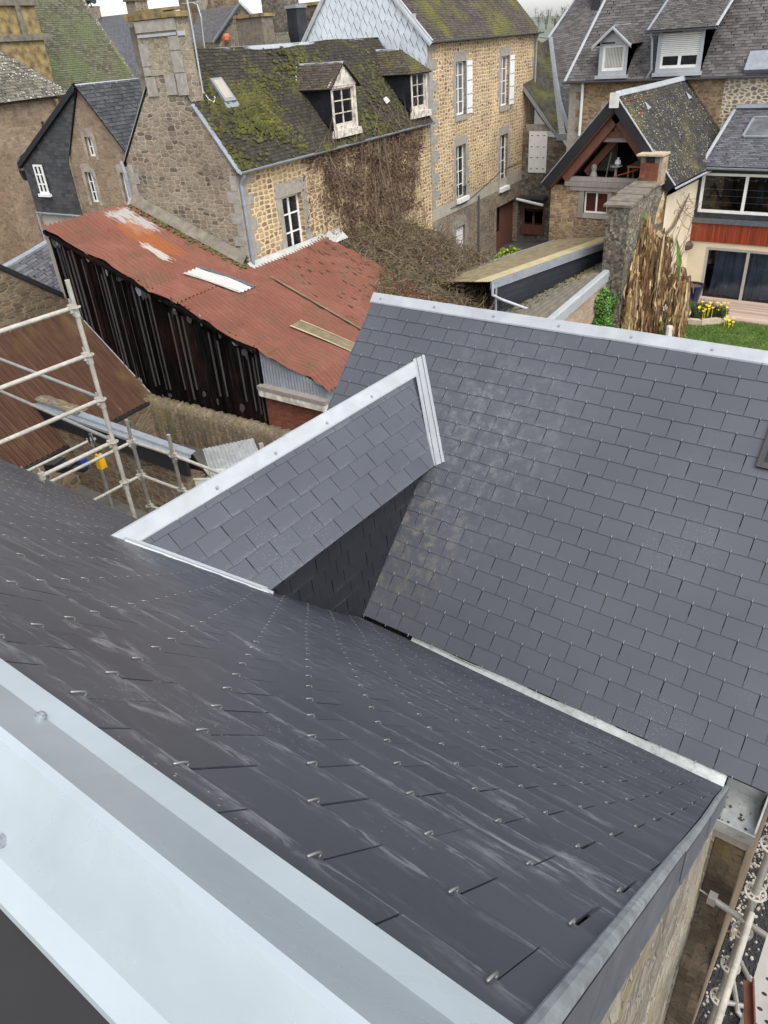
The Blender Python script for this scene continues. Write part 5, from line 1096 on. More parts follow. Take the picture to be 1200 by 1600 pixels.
Q = [ony(886, 208, 36.9), ony(898, 215, 36.9), ony(952, -25, 44), ony(904, -15, 44), ony(857, 58, 40.6)]
eh = MB(); 
def qd(a, b): return lerp(lerp(ony(884, 210, 36.9), ony(900, 216, 36.9), a), lerp(ony(858, 58, 40.6), ony(935, 40, 42), a), b)
o = patch_roof(None, ony(884, 210, 36.9), ony(900, 216, 36.9), ony(935, 40, 42), ony(858, 58, 40.6), MT['slate_grey'], .24, .14, 'slate_roof', seed=93); patch_roof(o, ony(858, 58, 40.6), ony(935, 40, 42), ony(950, -20, 44), ony(900, -6, 44), MT['slate_grey'], .24, .14, 'upper_slope', seed=94); tag(o, 'steep grey slate roof with a white edge rising behind the narrow shuttered house', 'roof')
o.name = 'slate_roof'; q = MB(); q.tube([ony(857, 59, 40.5), ony(878, 28, 42), ony(902, -8, 44)], .06, 6); q.build('verge_flashing', MT['zinc_new'], o)
q = MB(); q.box(Fr(ony(934, 10, 43), XU), -.22, .25, -1.2, 1.5, -.3, .3); q.build('flue', MT['slate_cladding'], o)
# ------------------------------------------------------------------ modern extension on the right
ex = thing('house_extension', 'modern extension with wide glass doors and a red timber band beside the lawn', 'extension', (-6, 31, -H))
FC = Fr((0, 30.5, 0), XU); XE = 1.0
dl, dt, db = FC.hit(1095, 440)[0], FC.hit(1106, 386)[1], -9.33
ul, ut, ub = FC.hit(1094, 300)[0], FC.hit(1105, 270)[1], FC.hit(1088, 331)[1]
xl = -8.72
m = MB(); wall(m, FC, [(xl, -H), (XE, -H), (XE, -7.19), (xl, -7.19)], [(dl, -H, XE - .4, dt)], .12); m.build('wall', MT['cream_render'], ex)
m = MB(); wall(m, FC, [(xl, -7.19), (XE, -7.19), (XE, -4.6), (xl, -4.6)], [(ul, ub, XE - .4, ut)], .12); m.face([(xl, 30.5, -H), (xl, 30.5, -4.6), (xl, 33.7, -3.2), (xl, 33.7, -H)]); m.build('upper_wall', MT['slate_cladding'], ex)
m = MB(); x = xl
while x < XE: m.box(FC, x + .004, x + .092, -7.19, -6.52, .02, .045); x += .096
m.build('timber_band', MT['cladding_red'], ex)
m = MB(); m.box(FC, xl - .05, XE, -6.52, -6.36, 0, .10); m.build('ledge', MT['zinc_verge_side'], ex)
def slider(r, mull, nm):
    a, b, c, d = r; m = MB(); D = -.10
    m.box(FC, a, c, b, b + .10, D, D + .09); m.box(FC, a, c, d - .09, d, D, D + .09); m.box(FC, a, a + .10, b + .1, d - .09, D, D + .09); m.box(FC, c - .1, c, b + .1, d - .09, D, D + .09)
    for x in mull: m.box(FC, x - .05, x + .05, b + .1, d - .09, D, D + .08)
    f = m.build(nm, MT['white_paint'] if nm == 'window' else MT['alu'], ex); q = MB(); q.box(FC, a + .1, c - .1, b + .1, d - .09, D + .02, D + .03); q.build('pane', MT['glass_clear'], f); return f
mu = FC.hit(1164, 300)[0]; ml = FC.hit(1163, 430)[0]
wu = slider((ul, ub, XE - .4, ut), (mu, mu + 2.1, mu + 4.2), 'window'); wl = slider((dl, -9.36, XE - .4, dt), (ml, ml + 2.1, ml + 4.2), 'patio_door')
m = MB(); m.box(FC, xl + .06, XE, -9.32, -7.3, -3.0, -2.95); m.box(FC, xl + .06, XE, -9.34, -9.3, -3, -.15); m.box(FC, xl + .06, XE, -6.6, -6.5, -3, -.15); m.box(FC, xl + .06, XE, -4.72, -4.66, -3, -.15); m.box(FC, xl + .06, XE, -6.5, -4.7, -3.0, -2.95); m.box(FC, xl + .06, XE, -7.4, -7.3, -3, -.15); m.build('interior', MT['board_dark'], ex)
m = MB(); x0 = dl + .25
def cur(a, b): u = lerp(x0, XE - .6, a); return FC(u + .03 * math.sin(b * 5 + u * 9), lerp(-9.25, dt - .12, b), -.45 + .07 * math.sin(u * 17 + math.sin(u * 5) * 2) - .03 * b)
m.grid(cur, 240, 6); m.build('curtain', MT['curtain_blue'], ex, smooth=True)
m = MB()
for k in range(3): m.tube([FC(ul, ub + .32 + .22 * k, -.3), FC(XE - .4, ub + .32 + .22 * k, -.3)], .012, 6)
m.build('inner_rail', MT['zinc_new'], ex)
m = MB(); m.tube([FC(ul + .1 + .15 * k, ut - .22 - .05 * math.sin(k * 1.3), -.25) for k in range(40)], .008, 4)
for k in range(20): p = FC(ul + .3 + .3 * k, ut - .27 - .04 * math.sin(k * 2), -.25); m.box(Fr(p, XU), -.02, .02, -.03, .02, -.02, .02)
m.build('light_string', MT['curtain_pale'], ex)
m = MB()
for k, (x, z, s, zz) in enumerate(((ul + .35, ub + .1, .12, .55), (ul + .8, ub + .1, .22, .3), (ul + 2.4, ub + .1, .3, .4), (ul + 3.2, ub + .1, .22, .7))): m.lathe(FC(x, z, -.6), [(s * .5, 0), (s, zz * .3), (s * .8, zz * .7), (s * .3, zz)], 10)
m.build('shelf_ornaments', MT['orange_wood'], ex)
e0, e1 = V((-8.62, 30.28, -4.58)), V((XE + .2, 30.28, -4.60)); t0, t1 = V((-8.62, 33.68, -3.06)), V((XE + .2, 33.68, -3.06))
roof_plane(ex, e0, e1, t1, t0, 'slate_lilac', .2, .115, seed=111, th=.009)
FRX = Fr(e0, XU, t0 - e0); band(ex, [t0 + V((0, -.15, .02)), t1 + V((0, -.15, .02))], V((0, .12, .12)), 'head_flashing', 'zinc_old', V((0, -.4, .9)), .02); gutter(ex, e0 + V((.1, -.08, -.02)), e1 + V((0, -.08, -.02)), .07, 'zinc_old', V((0, -1, 0)))
band(ex, [e0 + V((-.1, 0, 0)), t0 + V((-.1, 0, 0))], XU * .12, 'verge_flashing', 'zinc_new', FRX.d, .03)
a = FRX.hit(1158, 217); b = FRX.hit(1177, 185); m = MB(); w0 = a[0]; 
for q_ in ((w0, w0 + 1.5, a[1], a[1] + .07), (w0, w0 + 1.5, b[1] - .08, b[1]), (w0, w0 + .08, a[1], b[1]), (w0 + 1.42, w0 + 1.5, a[1], b[1])): m.box(FRX, *q_, 0, .09)
sw = m.build('roof_window', MT['zinc_old'], ex); m = MB(); m.box(FRX, w0 + .08, w0 + 1.42, a[1] + .07, b[1] - .08, .02, .05); m.build('pane', MT['glass_grey'], sw)
# ------------------------------------------------------------------ open-gabled barn
bh = thing('stone_barn', 'open-gabled stone barn with red timber truss and dark lichen-speckled slate roof', 'barn', (-10.8, 29, -H))
Yb, Ye = 26.78, 33.68; RX, RZ_ = -10.68, -1.99; LXE, LZE, RXE, RZE = -13.15, -4.75, -8.38, -4.66
FB = Fr((0, 27.15, 0), XU)
rw_ = rect((909, 298), (949, 337), FB); rw_ = [FB.hit(912, 318)[0], FB.hit(930, 334)[1], FB.hit(949, 318)[0], FB.hit(930, 300)[1]]
m = MB(); wall(m, FB, [(-12.95, -H), (-8.72, -H), (-8.72, -4.85), (-12.95, -4.85)], [rw_], .2); m.build('wall', MT['rubble_ochre'], bh)
m = MB(); m.face([(-8.72, 27.15, -H), (-8.72, 30.5, -H), (-8.72, 30.5, -5.05), (-8.72, 27.15, -5.05)]); m.build('side_wall', MT['cream_render'], bh)
m = MB(); m.face([(-12.95, 27.15, -H), (-12.95, 33.6, -H), (-12.95, 33.6, -4.8), (-12.95, 27.15, -4.8)][::-1]); m.face([(-12.95, 29.6, -4.85), (-8.72, 29.6, -4.85), (RX, 29.6, -2.2)]); m.build('inner_gable', MT['render_grey'], bh)
m = MB(); m.face([(-12.95, 27.2, -4.72), (-8.72, 27.2, -4.72), (-8.72, 29.6, -4.72), (-12.95, 29.6, -4.72)]); m.box(Fr((0, 29.55, 0), XU), -11.5, -9.9, -4.7, -3.4, 0, .02); m.build('loft_floor', MT['dark_interior'], bh)
w_ = window(bh, FB, rw_, 2, 1, .08, .05, .03, None, MT['glass_red']); m = MB(); m.box(FB, rw_[0] - .55, rw_[2] + .55, rw_[3] + .03, rw_[3] + .25, -.1, .06); m.build('lintel', MT['timber_grey'], bh)
m = MB(); m.box(FB, rw_[0] - .2, rw_[0], rw_[1] - .16, rw_[3] + .03, -.06, .03); m.box(FB, rw_[2], rw_[2] + .14, rw_[1] - .16, rw_[3] + .03, -.06, .03); m.box(FB, rw_[0], rw_[2], rw_[1] - .16, rw_[1], -.06, .03); m.build('window_frame', MT['timber_grey'], bh)
m = MB(); m.box(FB, -12.4, -9.55, -4.86, -4.70, -.1, .08); m.box(FB, -12.3, -9.6, -4.69, -4.56, -.15, .02); m.build('sill_beam', MT['timber_grey'], bh)
def slope_frame(x0, z0, x1, z1, y): return Fr((x0, y, z0), (x1 - x0, 0, z1 - z0), V((-(z1 - z0), 0, x1 - x0)), V((0, -1, 0)))
LL = math.hypot(RX - LXE, RZ_ - LZE); RL = math.hypot(RXE - RX, RZE - RZ_)
fl1 = slope_frame(LXE, LZE, RX, RZ_, Yb); fr1 = slope_frame(RX, RZ_, RXE, RZE, Yb)
m = MB(); m.box(fl1, 0, LL - .02, -.30, -.02, -.04, .02); m.box(fr1, .02, RL, -.30, -.02, -.04, .02); m.build('bargeboard', MT['black_paint'], bh)
m = MB(); m.box(fl1, .55, LL - .1, -.60, -.34, -.55, -.30); m.build('principal_rafter', MT['timber_red'], bh); m = MB(); m.box(fr1, .1, RL - .8, -.60, -.34, -.55, -.30); m.build('principal_rafter', MT['timber_red'], bh)
m = MB(); m.box(fl1, 1.0, LL - .1, -.9, -.66, -1.2, -.95); m.build('principal_rafter', MT['timber_red'], bh)
m = MB(); m.box(fl1, .1, LL, -.33, -.30, -2.5, -.05); m.box(fr1, 0, RL - .1, -.33, -.30, -2.5, -.05); m.build('soffit_boards', MT['timber_red'], bh)
FT = Fr((0, Yb + .5, 0), XU); m = MB(); m.box(FT, RX - .72, RX + .75, -3.30, -3.12, -.15, .05); m.box(FT, RX - .12, RX + .05, -3.12, -2.35, -.12, .04); m.prism(FT, [(RX - .02, -3.1), (RX + .12, -3.1), (RX + .38, -2.72), (RX + .26, -2.66)], -.1, .02); m.build('truss_tie', MT['timber_red'], bh)
m = MB(); m.box(FT, RX - .95, RX + .92, -3.45, -3.31, -.2, .0); m.build('collar_board', MT['timber_grey'], bh); m = MB(); m.tube([(-11.25, 28, -4.68), (-11.05, 28, -3.3)], .02, 6); m.build('prop', MT['alu'], bh)
roof_plane(bh, V((RXE, Yb, RZE)), V((RXE, Ye, RZE)), V((RX, Ye, RZ_)), V((RX, Yb, RZ_)), 'slate_dark', .19, .105, seed=121, th=.009, sag=.02)
roof_plane(bh, V((LXE, Ye, LZE)), V((LXE, Yb, LZE)), V((RX, Yb, RZ_)), V((RX, Ye, RZ_)), 'slate_dark', .25, .15, seed=122)
ridge(bh, V((RX, Yb - .05, RZ_ + .06)), V((RX, Ye, RZ_ + .06)), XU - ZD * 1.15, -XU - ZD * 1.15, .17, 'zinc_new'); m = MB(); m.box(Fr((RX, Yb - .04, RZ_), XU), -.14, .16, -.38, .06, 0, .06); m.build('apex_cap', MT['pale_plastic'], bh)
band(bh, [V((RXE, Yb - .03, RZE)), V((RX, Yb - .03, RZ_))], V((0, .05, 0)), 'verge_flashing', 'zinc_new', V((.77, 0, .64)), .03); band(bh, [V((LXE, Yb - .03, LZE)), V((RX, Yb - .03, RZ_))], V((0, .05, 0)), 'verge_flashing', 'zinc_old', V((-.77, 0, .64)), .03)
gutter(bh, V((RXE + .05, Yb, RZE - .05)), V((RXE + .05, 30.4, RZE - .05)), .055, 'zinc_new', XU)
FBR = Fr(V((RXE, Yb, RZE)), V((0, 1, 0)), V((RX - RXE, 0, RZ_ - RZE)))
for px, py in ((1012, 168), (1076, 152)):
    a = FBR.hit(px, py); m = MB(); P0 = [FBR(a[0] - .2, a[1] - .1, .03), FBR(a[0] + .2, a[1] - .1, .03), FBR(a[0], a[1] + .22, .03)]; t = FBR(a[0], a[1] - .08, .10)
    m.face([P0[0], P0[1], t]); m.face([P0[1], P0[2], t]); m.face([P0[2], P0[0], t]); m.build('roof_vent', MT['zinc_old'], bh)
# things in the loft
Fq = Fr((-9.95, 28.0, -4.72), XU); m = MB(); m.box(Fq, -.45, .45, .42, .48, -.3, .3)
for a, b in ((-.43, -.27), (.37, -.27), (-.43, .22), (.37, .22)): m.box(Fq, a, a + .06, 0, .42, b, b + .06)
tag(m.build('table', MT['orange_wood']), 'small orange wooden table in the open barn loft', 'table')
m = MB(); m.lathe((-9.95, 28.0, -4.24), [(.32, 0), (.34, .05), (.2, .14), (.05, .18)], 10); tag(m.build('straw_basket', MT['dry_leaf']), 'straw bundle lying on the orange table in the barn loft', 'basket')
m = MB(); m.lathe((-10.75, 27.6, -4.72), [(.13, 0), (.1, .1), (.05, .14), (.05, .42), (.22, .46), (.22, .5)], 10); tag(m.build('pedestal', MT['timber_grey']), 'dark turned pedestal standing on the barn loft edge', 'pedestal')
m = MB(); m.lathe((-10.7, 27.6, -4.22), [(.06, 0), (.11, .06), (.09, .16), (.03, .2), (.05, .25)], 10); tag(m.build('white_jug', MT['white_paint']), 'white jug on the dark pedestal in the barn loft', 'jug')
m = MB(); m.tube([(-10.7, 27.4, -4.55), (-9.9, 27.4, -4.3)], .022, 6); tag(m.build('red_pole', MT['red_paint']), 'red pole leaning across the barn loft opening', 'pole')
m = MB(); m.lathe((-11.6, 27.7, -4.72), [(.1, 0), (.14, .12), (.08, .28), (.11, .42), (.06, .5)], 10); tag(m.build('plaster_figure', MT['render_grey']), 'pale plaster vase at the left end of the barn loft', 'vase')
m = MB(); m.tube([(-11.8, 27.5, -3.9), (-12.6, 27.5, -4.6)], .03, 5); m.build('brace', MT['timber_grey'], bh)
# ------------------------------------------------------------------ garden pier, chimney, coping wall, lean-to
gw = thing('garden_wall', 'rough stone pier with sloping slab top in front of the barn', 'wall', (-9.1, 25, -H))
rr = random.Random(66); m = MB(); fr = Fr((0, 24.0, 0), XU); m.grid(lambda a, b: V((lerp(-9.52, -8.80, a), 24.0 + rr.uniform(-.03, .03), lerp(-H, -4.86, b) + rr.uniform(-.02, .02))), 9, 44)
m.grid(lambda a, b: V((-8.80 + rr.uniform(-.03, .03), lerp(24, 27.1, a), lerp(-H, -4.86 + .40 * a, b))), 34, 44); m.face([(-9.52, 24, -H), (-9.52, 24, -4.86), (-9.52, 27.1, -4.46), (-9.52, 27.1, -H)]); m.build('pier', MT['rubble_grey'], gw)
m = MB(); rr = random.Random(3)
for k in range(9): y0, y1 = lerp(23.93, 27.1, k / 9), lerp(23.93, 27.1, (k + 1) / 9 + .02); z = -4.85 + .40 * (k / 9); m.box(Fr((0, y0, z + .02 * (k % 2)), XU, V((0, 1, .13)), V((0, -.13, 1))), -9.6 + rr.uniform(-.04, .04), -8.72 + rr.uniform(-.05, .05), 0, y1 - y0, 0, .07)
m.build('slab_coping', MT['dirty_stone'], gw)
bc = thing('brick_chimney', 'little brick chimney with flat tile cap on the garden pier beside the barn', 'chimney', (-9.12, 26.6, -4.45))
fr = Fr((-9.15, 26.35, 0), XU); m = MB(); m.box(fr, -.30, .30, -4.6, -3.93, -.5, 0); m.build('stack', MT['brick_red'], bc); m = MB()
for a, b in ((-.3, -.16), (.16, .3)): m.box(fr, a, b, -3.93, -3.72, -.5, 0)
m.box(fr, -.16, .16, -3.93, -3.72, -.5, -.3); m.build('flue_posts', MT['dirty_stone'], bc); m = MB(); m.box(fr, -.42, .44, -3.72, -3.66, -.6, .12); m.build('cap_tile', MT['stone_trough'], bc)
m = MB(); m.box(fr, .30, .42, -4.6, -3.75, -.5, -.02); m.build('render_side', MT['rubble_pink'], bc)
cw = thing('garden_wall', 'pinkish stone wall with bright zinc coping climbing towards the barn pier', 'wall', (-9.3, 23, -H))
m = MB(); m.face([(-9.32, 18.5, -H), (-9.32, 26.2, -H), (-9.32, 26.2, -6.75), (-9.32, 18.5, -7.52)]); m.face([(-9.32, 18.5, -H), (-9.32, 18.5, -7.5), (-9.9, 18.5, -7.5), (-9.9, 18.5, -H)]); m.build('wall', MT['rubble_pink'], cw)
m = MB(); m.sweep([V((0.02, 0, -.34)), V((.03, 0, -.02)), V((0, 0, .02)), V((-.14, 0, .03)), V((-.16, 0, -.02))], [V((-9.28, 19.6, -7.24)), V((-9.28, 22.8, -6.92)), V((-9.28, 25.95, -6.60))]); m.face([(-9.27, 19.59, -7.25), (-9.27, 19.59, -7.58), (-9.44, 19.59, -7.45), (-9.44, 19.59, -7.22)]); m.build('coping', MT['zinc_new'], cw)
lt = thing('lean_to', 'low lean-to with dark slate-hung wall and a yellowed strip along its roof', 'lean-to', (-11.5, 24, -H))
L0, L1 = onz(775, 440, -6.5), onz(950, 378, -6.35); ud = (L1 - L0).normalized(); ln = (L1 - L0).length
FLt = Fr(L0, ud); m = MB(); slates(m, plane_map(FLt), [(-.1, -2.7), (ln, -2.7), (ln, -.12), (-.1, -.12)], .3, .2, .008, .003, seed=131); cl = m.build('slate_wall', MT['slate_cladding'], lt)
m = MB(); m.box(FLt, -.1, ln, -2.8, -.1, -.12, -.01); m.build('back_board', MT['underlay'], cl)
m = MB(); m.box(FLt, -.25, ln + .05, -.17, .06, .0, .07); m.build('fascia', MT['zinc_old'], lt)
hd = -FLt.d; m = MB()
def rfl(a, b): p = lerp(L0 - ud * .3, L1 + ud * .6, a) + hd * (b * 2.7); return p + ZD * (.07 - .17 * b * 2.7 + .012 * math.sin(b * 2.7 / .09 * 6.28))
m.grid(lambda a, b: rfl(a, b * .24), 4, 40); m.build('fibre_strip', MT['fibre_strip'], lt); m = MB(); m.grid(lambda a, b: rfl(a, .24 + b * .76), 10, 100); m.build('roof', MT['fibre_brown'], lt)
g0, g1 = rfl(.03, 1.02), rfl(1, 1.02); gutter(lt, g0, g1, .07, 'zinc_old', hd)
pipe2(lt, [g0 - ZD * .05, g0 + ud * -.15 - ZD * .25, g0 + ud * -.2 - ZD * 2.2], .05); p0 = L0 - ud * .2 + FLt.d * .05
pipe2(lt, [p0 - ZD * .02, p0 - ZD * .35 , p0 + ud * .3 - ZD * .55 + FLt.d * .1, p0 + ud * 1.1 - ZD * 1.0 + FLt.d * .6], .045, 'zinc_new'); pipe2(lt, [p0 + ud * .15 - ZD * .1, p0 + ud * .15 - ZD * 2.7], .04, 'zinc_old', 'post')
sr_ = thing('low_roof', 'weathered grey shingle roof sloping between the slate-hung wall and the zinc coping', 'roof', (-10.3, 22.5, -8))
hA, hB = FLt.hit(945, 414), FLt.hit(850, 458); kk = (hA[1] - hB[1]) / (hA[0] - hB[0]); S0, S1, S2, S3 = V((-9.42, 19.2, -7.34)), V((-9.42, 26.0, -6.66)), FLt(ln, hA[1] + kk * (ln - hA[0]), .04), FLt(-.3, hA[1] + kk * (-.3 - hA[0]), .04)
m = MB(); m.grid(lambda a, b: lerp(lerp(S0, S1, a), lerp(S3, S2, a), b) + ZD * (.02 * math.sin(a * 70) * math.sin(b * 15) + .015 * (int(b * 14) % 2)), 60, 28); m.build('shingles', MT['shingle_grey'], sr_)
m = MB()
for k in range(500):
    a, b = R1.random(), R1.random() ** 2; p = lerp(lerp(S3, S2, a), lerp(S0, S1, a), b * .4) + ZD * .02; leaf(m, p, R1.uniform(.02, .06), R1)
m.build('moss_tufts', MT['dry_leaf_olive'], sr_, kind='stuff')
# ------------------------------------------------------------------ garden: lawn, deck, bed, pot, banana plant, ivy, creeper
m = MB(); m.face([(-8.75, 22, -H + .004), (4, 22, -H + .004), (4, 28.2, -H + .004), (-8.75, 28.2, -H + .004)]); struct(m.build('lawn', MT['lawn']))
m = MB(); rr = random.Random(12)
for k in range(16000):
    x, y = rr.uniform(-8.6, -3.2), rr.uniform(25.6, 28.2); a = rr.uniform(0, 6.3); h = rr.uniform(.03, .09); d = V((math.cos(a), math.sin(a), 0)) * .012; p = V((x, y, -H)); m.face([p - d, p + d, p + V((rr.uniform(-.03, .03), rr.uniform(-.03, .03), h))])
m.build('grass', MT['grass_blade'], kind='stuff')
m = MB(); y = 28.2
while y < 30.45: m.box(Fr((0, y, -H + .06), XU, V((0, 1, 0)), ZD), -8.7, 4, .004, .136, -.03, 0); y += .14
m.box(Fr((0, 28.2, -H), XU), -8.7, 4, 0, .03, -.04, 0); struct(m.build('deck', MT['deck_wood']))
fbd = thing('flower_bed', 'small raised bed of yellow daffodils edged with pale stone blocks', 'flower bed', (-7.3, 28.0, -H))
m = MB()
for p, q in (((-7.75, 27.15), (-7.0, 27.25)), ((-6.98, 27.27), (-6.45, 27.75)), ((-6.44, 27.78), (-6.3, 28.3)), ((-7.78, 27.2), (-8.1, 27.8))): a, b = V((*p, -H)), V((*q, -H)); u = (b - a); m.box(Fr(a, u, ZD), 0, u.length, 0, .2, -.2, 0)
m.build('edging', MT['stone_trough'], fbd); m = MB(); m.face([(-7.8, 27.3, -H + .14), (-6.9, 27.4, -H + .14), (-6.5, 27.9, -H + .14), (-6.4, 28.6, -H + .14), (-8.1, 28.6, -H + .14)]); m.build('soil', MT['soil'], fbd)
m = MB(); m2 = MB(); fl_c = []
for k in range(900):
    x, y = rr.uniform(-8.2, -6.4), rr.uniform(27.5, 28.5)
    if x > -6.9 and y < 27.8: continue
    h = rr.uniform(.2, .5); a = rr.uniform(0, 6.3); d = V((math.cos(a), math.sin(a), 0)); p = V((x, y, -H + .14)); s_ = d.cross(ZD) * .018; t = p + d * h * .4 + ZD * h; mid = p + d * h * .12 + ZD * h * .6; m.face([p - s_, p + s_, mid + s_ * .8, mid - s_ * .8]); m.face([mid - s_ * .8, mid + s_ * .8, t])
m.build('leaves', MT['shrub_dark'], fbd, kind='stuff')
for k in range(26):
    x, y, z = (rr.uniform(-7.5, -6.35), rr.uniform(27.4, 28.3), -H + rr.uniform(.4, .66)) if k < 19 else (rr.uniform(-6.3, -5.95), rr.uniform(27.3, 27.9), -H + rr.uniform(.12, .3))
    q = MB(); c = V((x, y, z)); q.tube([c - ZD * .35, c], .008, 4)
    for j in range(6): a = j * 1.047; d = V((math.cos(a), math.sin(a) * .8, .5)).normalized(); e = d.cross(V((0, -.6, .8))).normalized(); q.face([c, c + d * .034 + e * .022, c + d * .065, c + d * .034 - e * .022])
    q.tube([c, c + V((0, -.025, .025))], [.014, .025], 7); q.build('daffodil', MT['daffodil_yellow'], fbd)
m = MB(); m.lathe((-8.02, 29.2, -H + .06), [(.24, 0), (.27, .06), (.38, .72), (.42, .74), (.42, .80), (.37, .80), (.35, .72)], 20); pt = m.build('plant_pot', MT['pot_blue'], smooth=False); tag(pt, 'tall dark blue glazed pot beside the patio door', 'pot'); m = MB(); m.lathe((-8.02, 29.2, -H + .78), [(.36, 0), (.2, .03), (.05, .05)], 14)
for k in range(40): a = rr.uniform(0, 6.3); r = rr.uniform(.05, .33); twig(m, V((-8.02 + r * math.cos(a), 29.2 + r * math.sin(a), -H + .8)), ZD + V((rr.uniform(-1, 1), rr.uniform(-1, 1), 0)), .12, .006, rr)
m.build('soil', MT['dry_leaf'], pt)
# banana plant gone brown for the winter
bp = thing('banana_plant', 'tall withered banana plant with hanging brown leaves beside the garden wall', 'banana plant', (-8.3, 25.5, -H))
md, mb2, mp_, mg = MB(), MB(), MB(), MB(); stems = []
for (x, y, h) in ((-8.62, 25.3, 3.5), (-8.35, 25.1, 3.9), (-8.2, 25.5, 3.3), (-7.95, 25.3, 3.5), (-7.45, 25.5, 2.5), (-7.3, 25.4, 2.1), (-8.75, 25.6, 3.1), (-8.60, 24.55, 2.9), (-8.48, 24.25, 2.3)):
    q = MB(); top = V((x + rr.uniform(-.15, .15), y + rr.uniform(-.1, .1), -H + h)); b = V((x, y, -H)); q.tube([b, lerp(b, top, .4) + V((.03, 0, 0)), lerp(b, top, .8), top], [.13, .115, .09, .05], 8); q.build('stem', MT['banana_brown'], bp, smooth=True); stems.append((b, top))
def ribbon(mb, pts, wd, rr):
    for i in range(len(pts) - 1):
        a, b = pts[i], pts[i + 1]; t = (b - a).normalized(); s_ = t.cross(V((rr.uniform(-.4, .4), -1, rr.uniform(-.4, .4)))).normalized(); w0, w1 = wd[i], wd[i + 1]
        mb.face([a - s_ * w0, a + s_ * w0, b + s_ * w1, b - s_ * w1])
for (b, top) in stems:
    for k in range(60):
        f = rr.uniform(.25, 1.0); p = lerp(b, top, f); a = rr.uniform(0, 6.3); o = V((math.cos(a), math.sin(a), 0)); L = rr.uniform(.6, 1.9) * (.5 + f * .6); ou = rr.uniform(.08, .30)
        pts = [p, p + o * ou * .7 + ZD * rr.uniform(-.05, .25), p + o * ou - ZD * L * .35, p + o * (ou * .9 + rr.uniform(-.06, .06)) - ZD * L * .7, p + o * ou * .8 - ZD * L + V((rr.uniform(-.16, .16), rr.uniform(-.1, .1), 0))]
        pts = [V((q.x, q.y, max(q.z, -H + .03))) for q in pts]
        ribbon(rr.choice((md, md, mb2, mb2, mb2, mp_)), pts, [.010, .02, .032, .024, .006], rr)
    for k in range(80):
        f = rr.uniform(.1, 1.0); p = lerp(b, top, f); a = rr.uniform(0, 6.3); o = V((math.cos(a), math.sin(a), 0)) * rr.uniform(.1, .3); L = rr.uniform(.2, .6); q0 = p + o; ribbon(rr.choice((md, mb2, mb2, mp_)), [q0, q0 - ZD * L * .5 + o * .2, q0 - ZD * L + V((rr.uniform(-.08, .08), 0, 0))], [.008, .03, .006], rr)
def blade(mb, p, tip, bend, wd): ribbon(mb, [V(p), lerp(V(p), V(tip), .35) + V(bend) * .7, lerp(V(p), V(tip), .7) + V(bend), V(tip)], [.02, wd, wd * .8, .01], rr)
T = lambda px, py, Y=25.2: ony(px, py, Y)
for s_, mt_ in (((1003, 372), (992, 318)), mp_), (((1008, 370), (1009, 330)), mg), (((1012, 365), (1006, 335)), mg), (((1000, 362), (973, 385)), mp_), (((1024, 350), (1037, 300)), mp_), (((1028, 350), (1033, 325)), md), (((1015, 352), (1045, 385)), mp_), (((996, 350), (990, 315)), mp_), (((1060, 440), (1057, 372)), mg), (((1062, 420), (1058, 392)), mg), (((1030, 372), (1052, 380)), mb2), (((1005, 378), (1028, 386)), mp_):
    (a, b) = s_; gq = MB() if mt_ is mg else mt_; blade(gq, T(*a), T(*b), V((.04, 0, .05)), .075)
    if mt_ is mg: gq.build('green_shoot', MT['banana_green'], bp)
md.build('dry_leaves', MT['banana_dry'], bp); mb2.build('brown_leaves', MT['banana_brown'], bp); mp_.build('pale_leaves', MT['banana_pale'], bp)
m = MB(); m.lathe((-7.45, 25.2, -H), [(.12, 0), (.12, .55), (.1, .6)], 9); tag(m.build('bollard', MT['pale_plastic']), 'short pale post in front of the withered banana plant', 'post')
m = MB(); rr = random.Random(14)
for k in range(9): x = rr.uniform(-8.7, -7.6); m.box(Fr((x, 24.9 + rr.uniform(-.1, .1), -H), V((1, rr.uniform(-.4, .4), 0)), V((rr.uniform(-.2, .2), 0, 1))), -.2, .2, 0, rr.uniform(.15, .32), -.05, .05)
tag(m.build('stone_edging', MT['render_grey']), 'broken pale stones at the foot of the banana plant', 'stones')
def shrub(name, label, cat, c, rx, ry, rz, mats, n, lr, seed, stem=True):
    rr = random.Random(seed); t = thing(name, label, cat, (c[0], c[1], -H)); ms = [MB() for _ in mats]; c = V(c)
    lob = [(V((rr.uniform(-.6, .6) * rx, rr.uniform(-.6, .6) * ry, rr.uniform(-.6, .7) * rz)), rr.uniform(.3, .55)) for _ in range(12)]
    for k in range(n):
        l, s_ = rr.choice(lob); d = V((rr.gauss(0, 1), rr.gauss(0, 1), rr.gauss(0, 1))).normalized() * rr.uniform(.55, 1.05) * s_
        p = c + l + V((d.x * rx, d.y * ry, d.z * rz)); p.z = max(p.z, -H + .02); leaf(ms[rr.randrange(len(ms))], p, rr.uniform(.6, 1.3) * lr, rr)
    for i, q in enumerate(ms): q.build('foliage', MT[mats[i]], t, kind='stuff')
    if stem:
        q = MB()
        for k in range(9): twig(q, V((c.x + rr.uniform(-.15, .15) * rx, c.y, -H)), ZD + V((rr.uniform(-.4, .4), rr.uniform(-.4, .4), 0)), c.z + H + rz * .4, .014, rr, 5, .2)
        q.build('stem', MT['twig'], t)
    return t
shrub('ivy_bush', 'dense bright green ivy bush against the pinkish wall under the zinc coping', 'ivy', (-9.12, 23.9, -8.25), .26, 1.0, .85, ('ivy_leaf', 'ivy_leaf_light', 'ivy_leaf'), 9000, .045, 5)
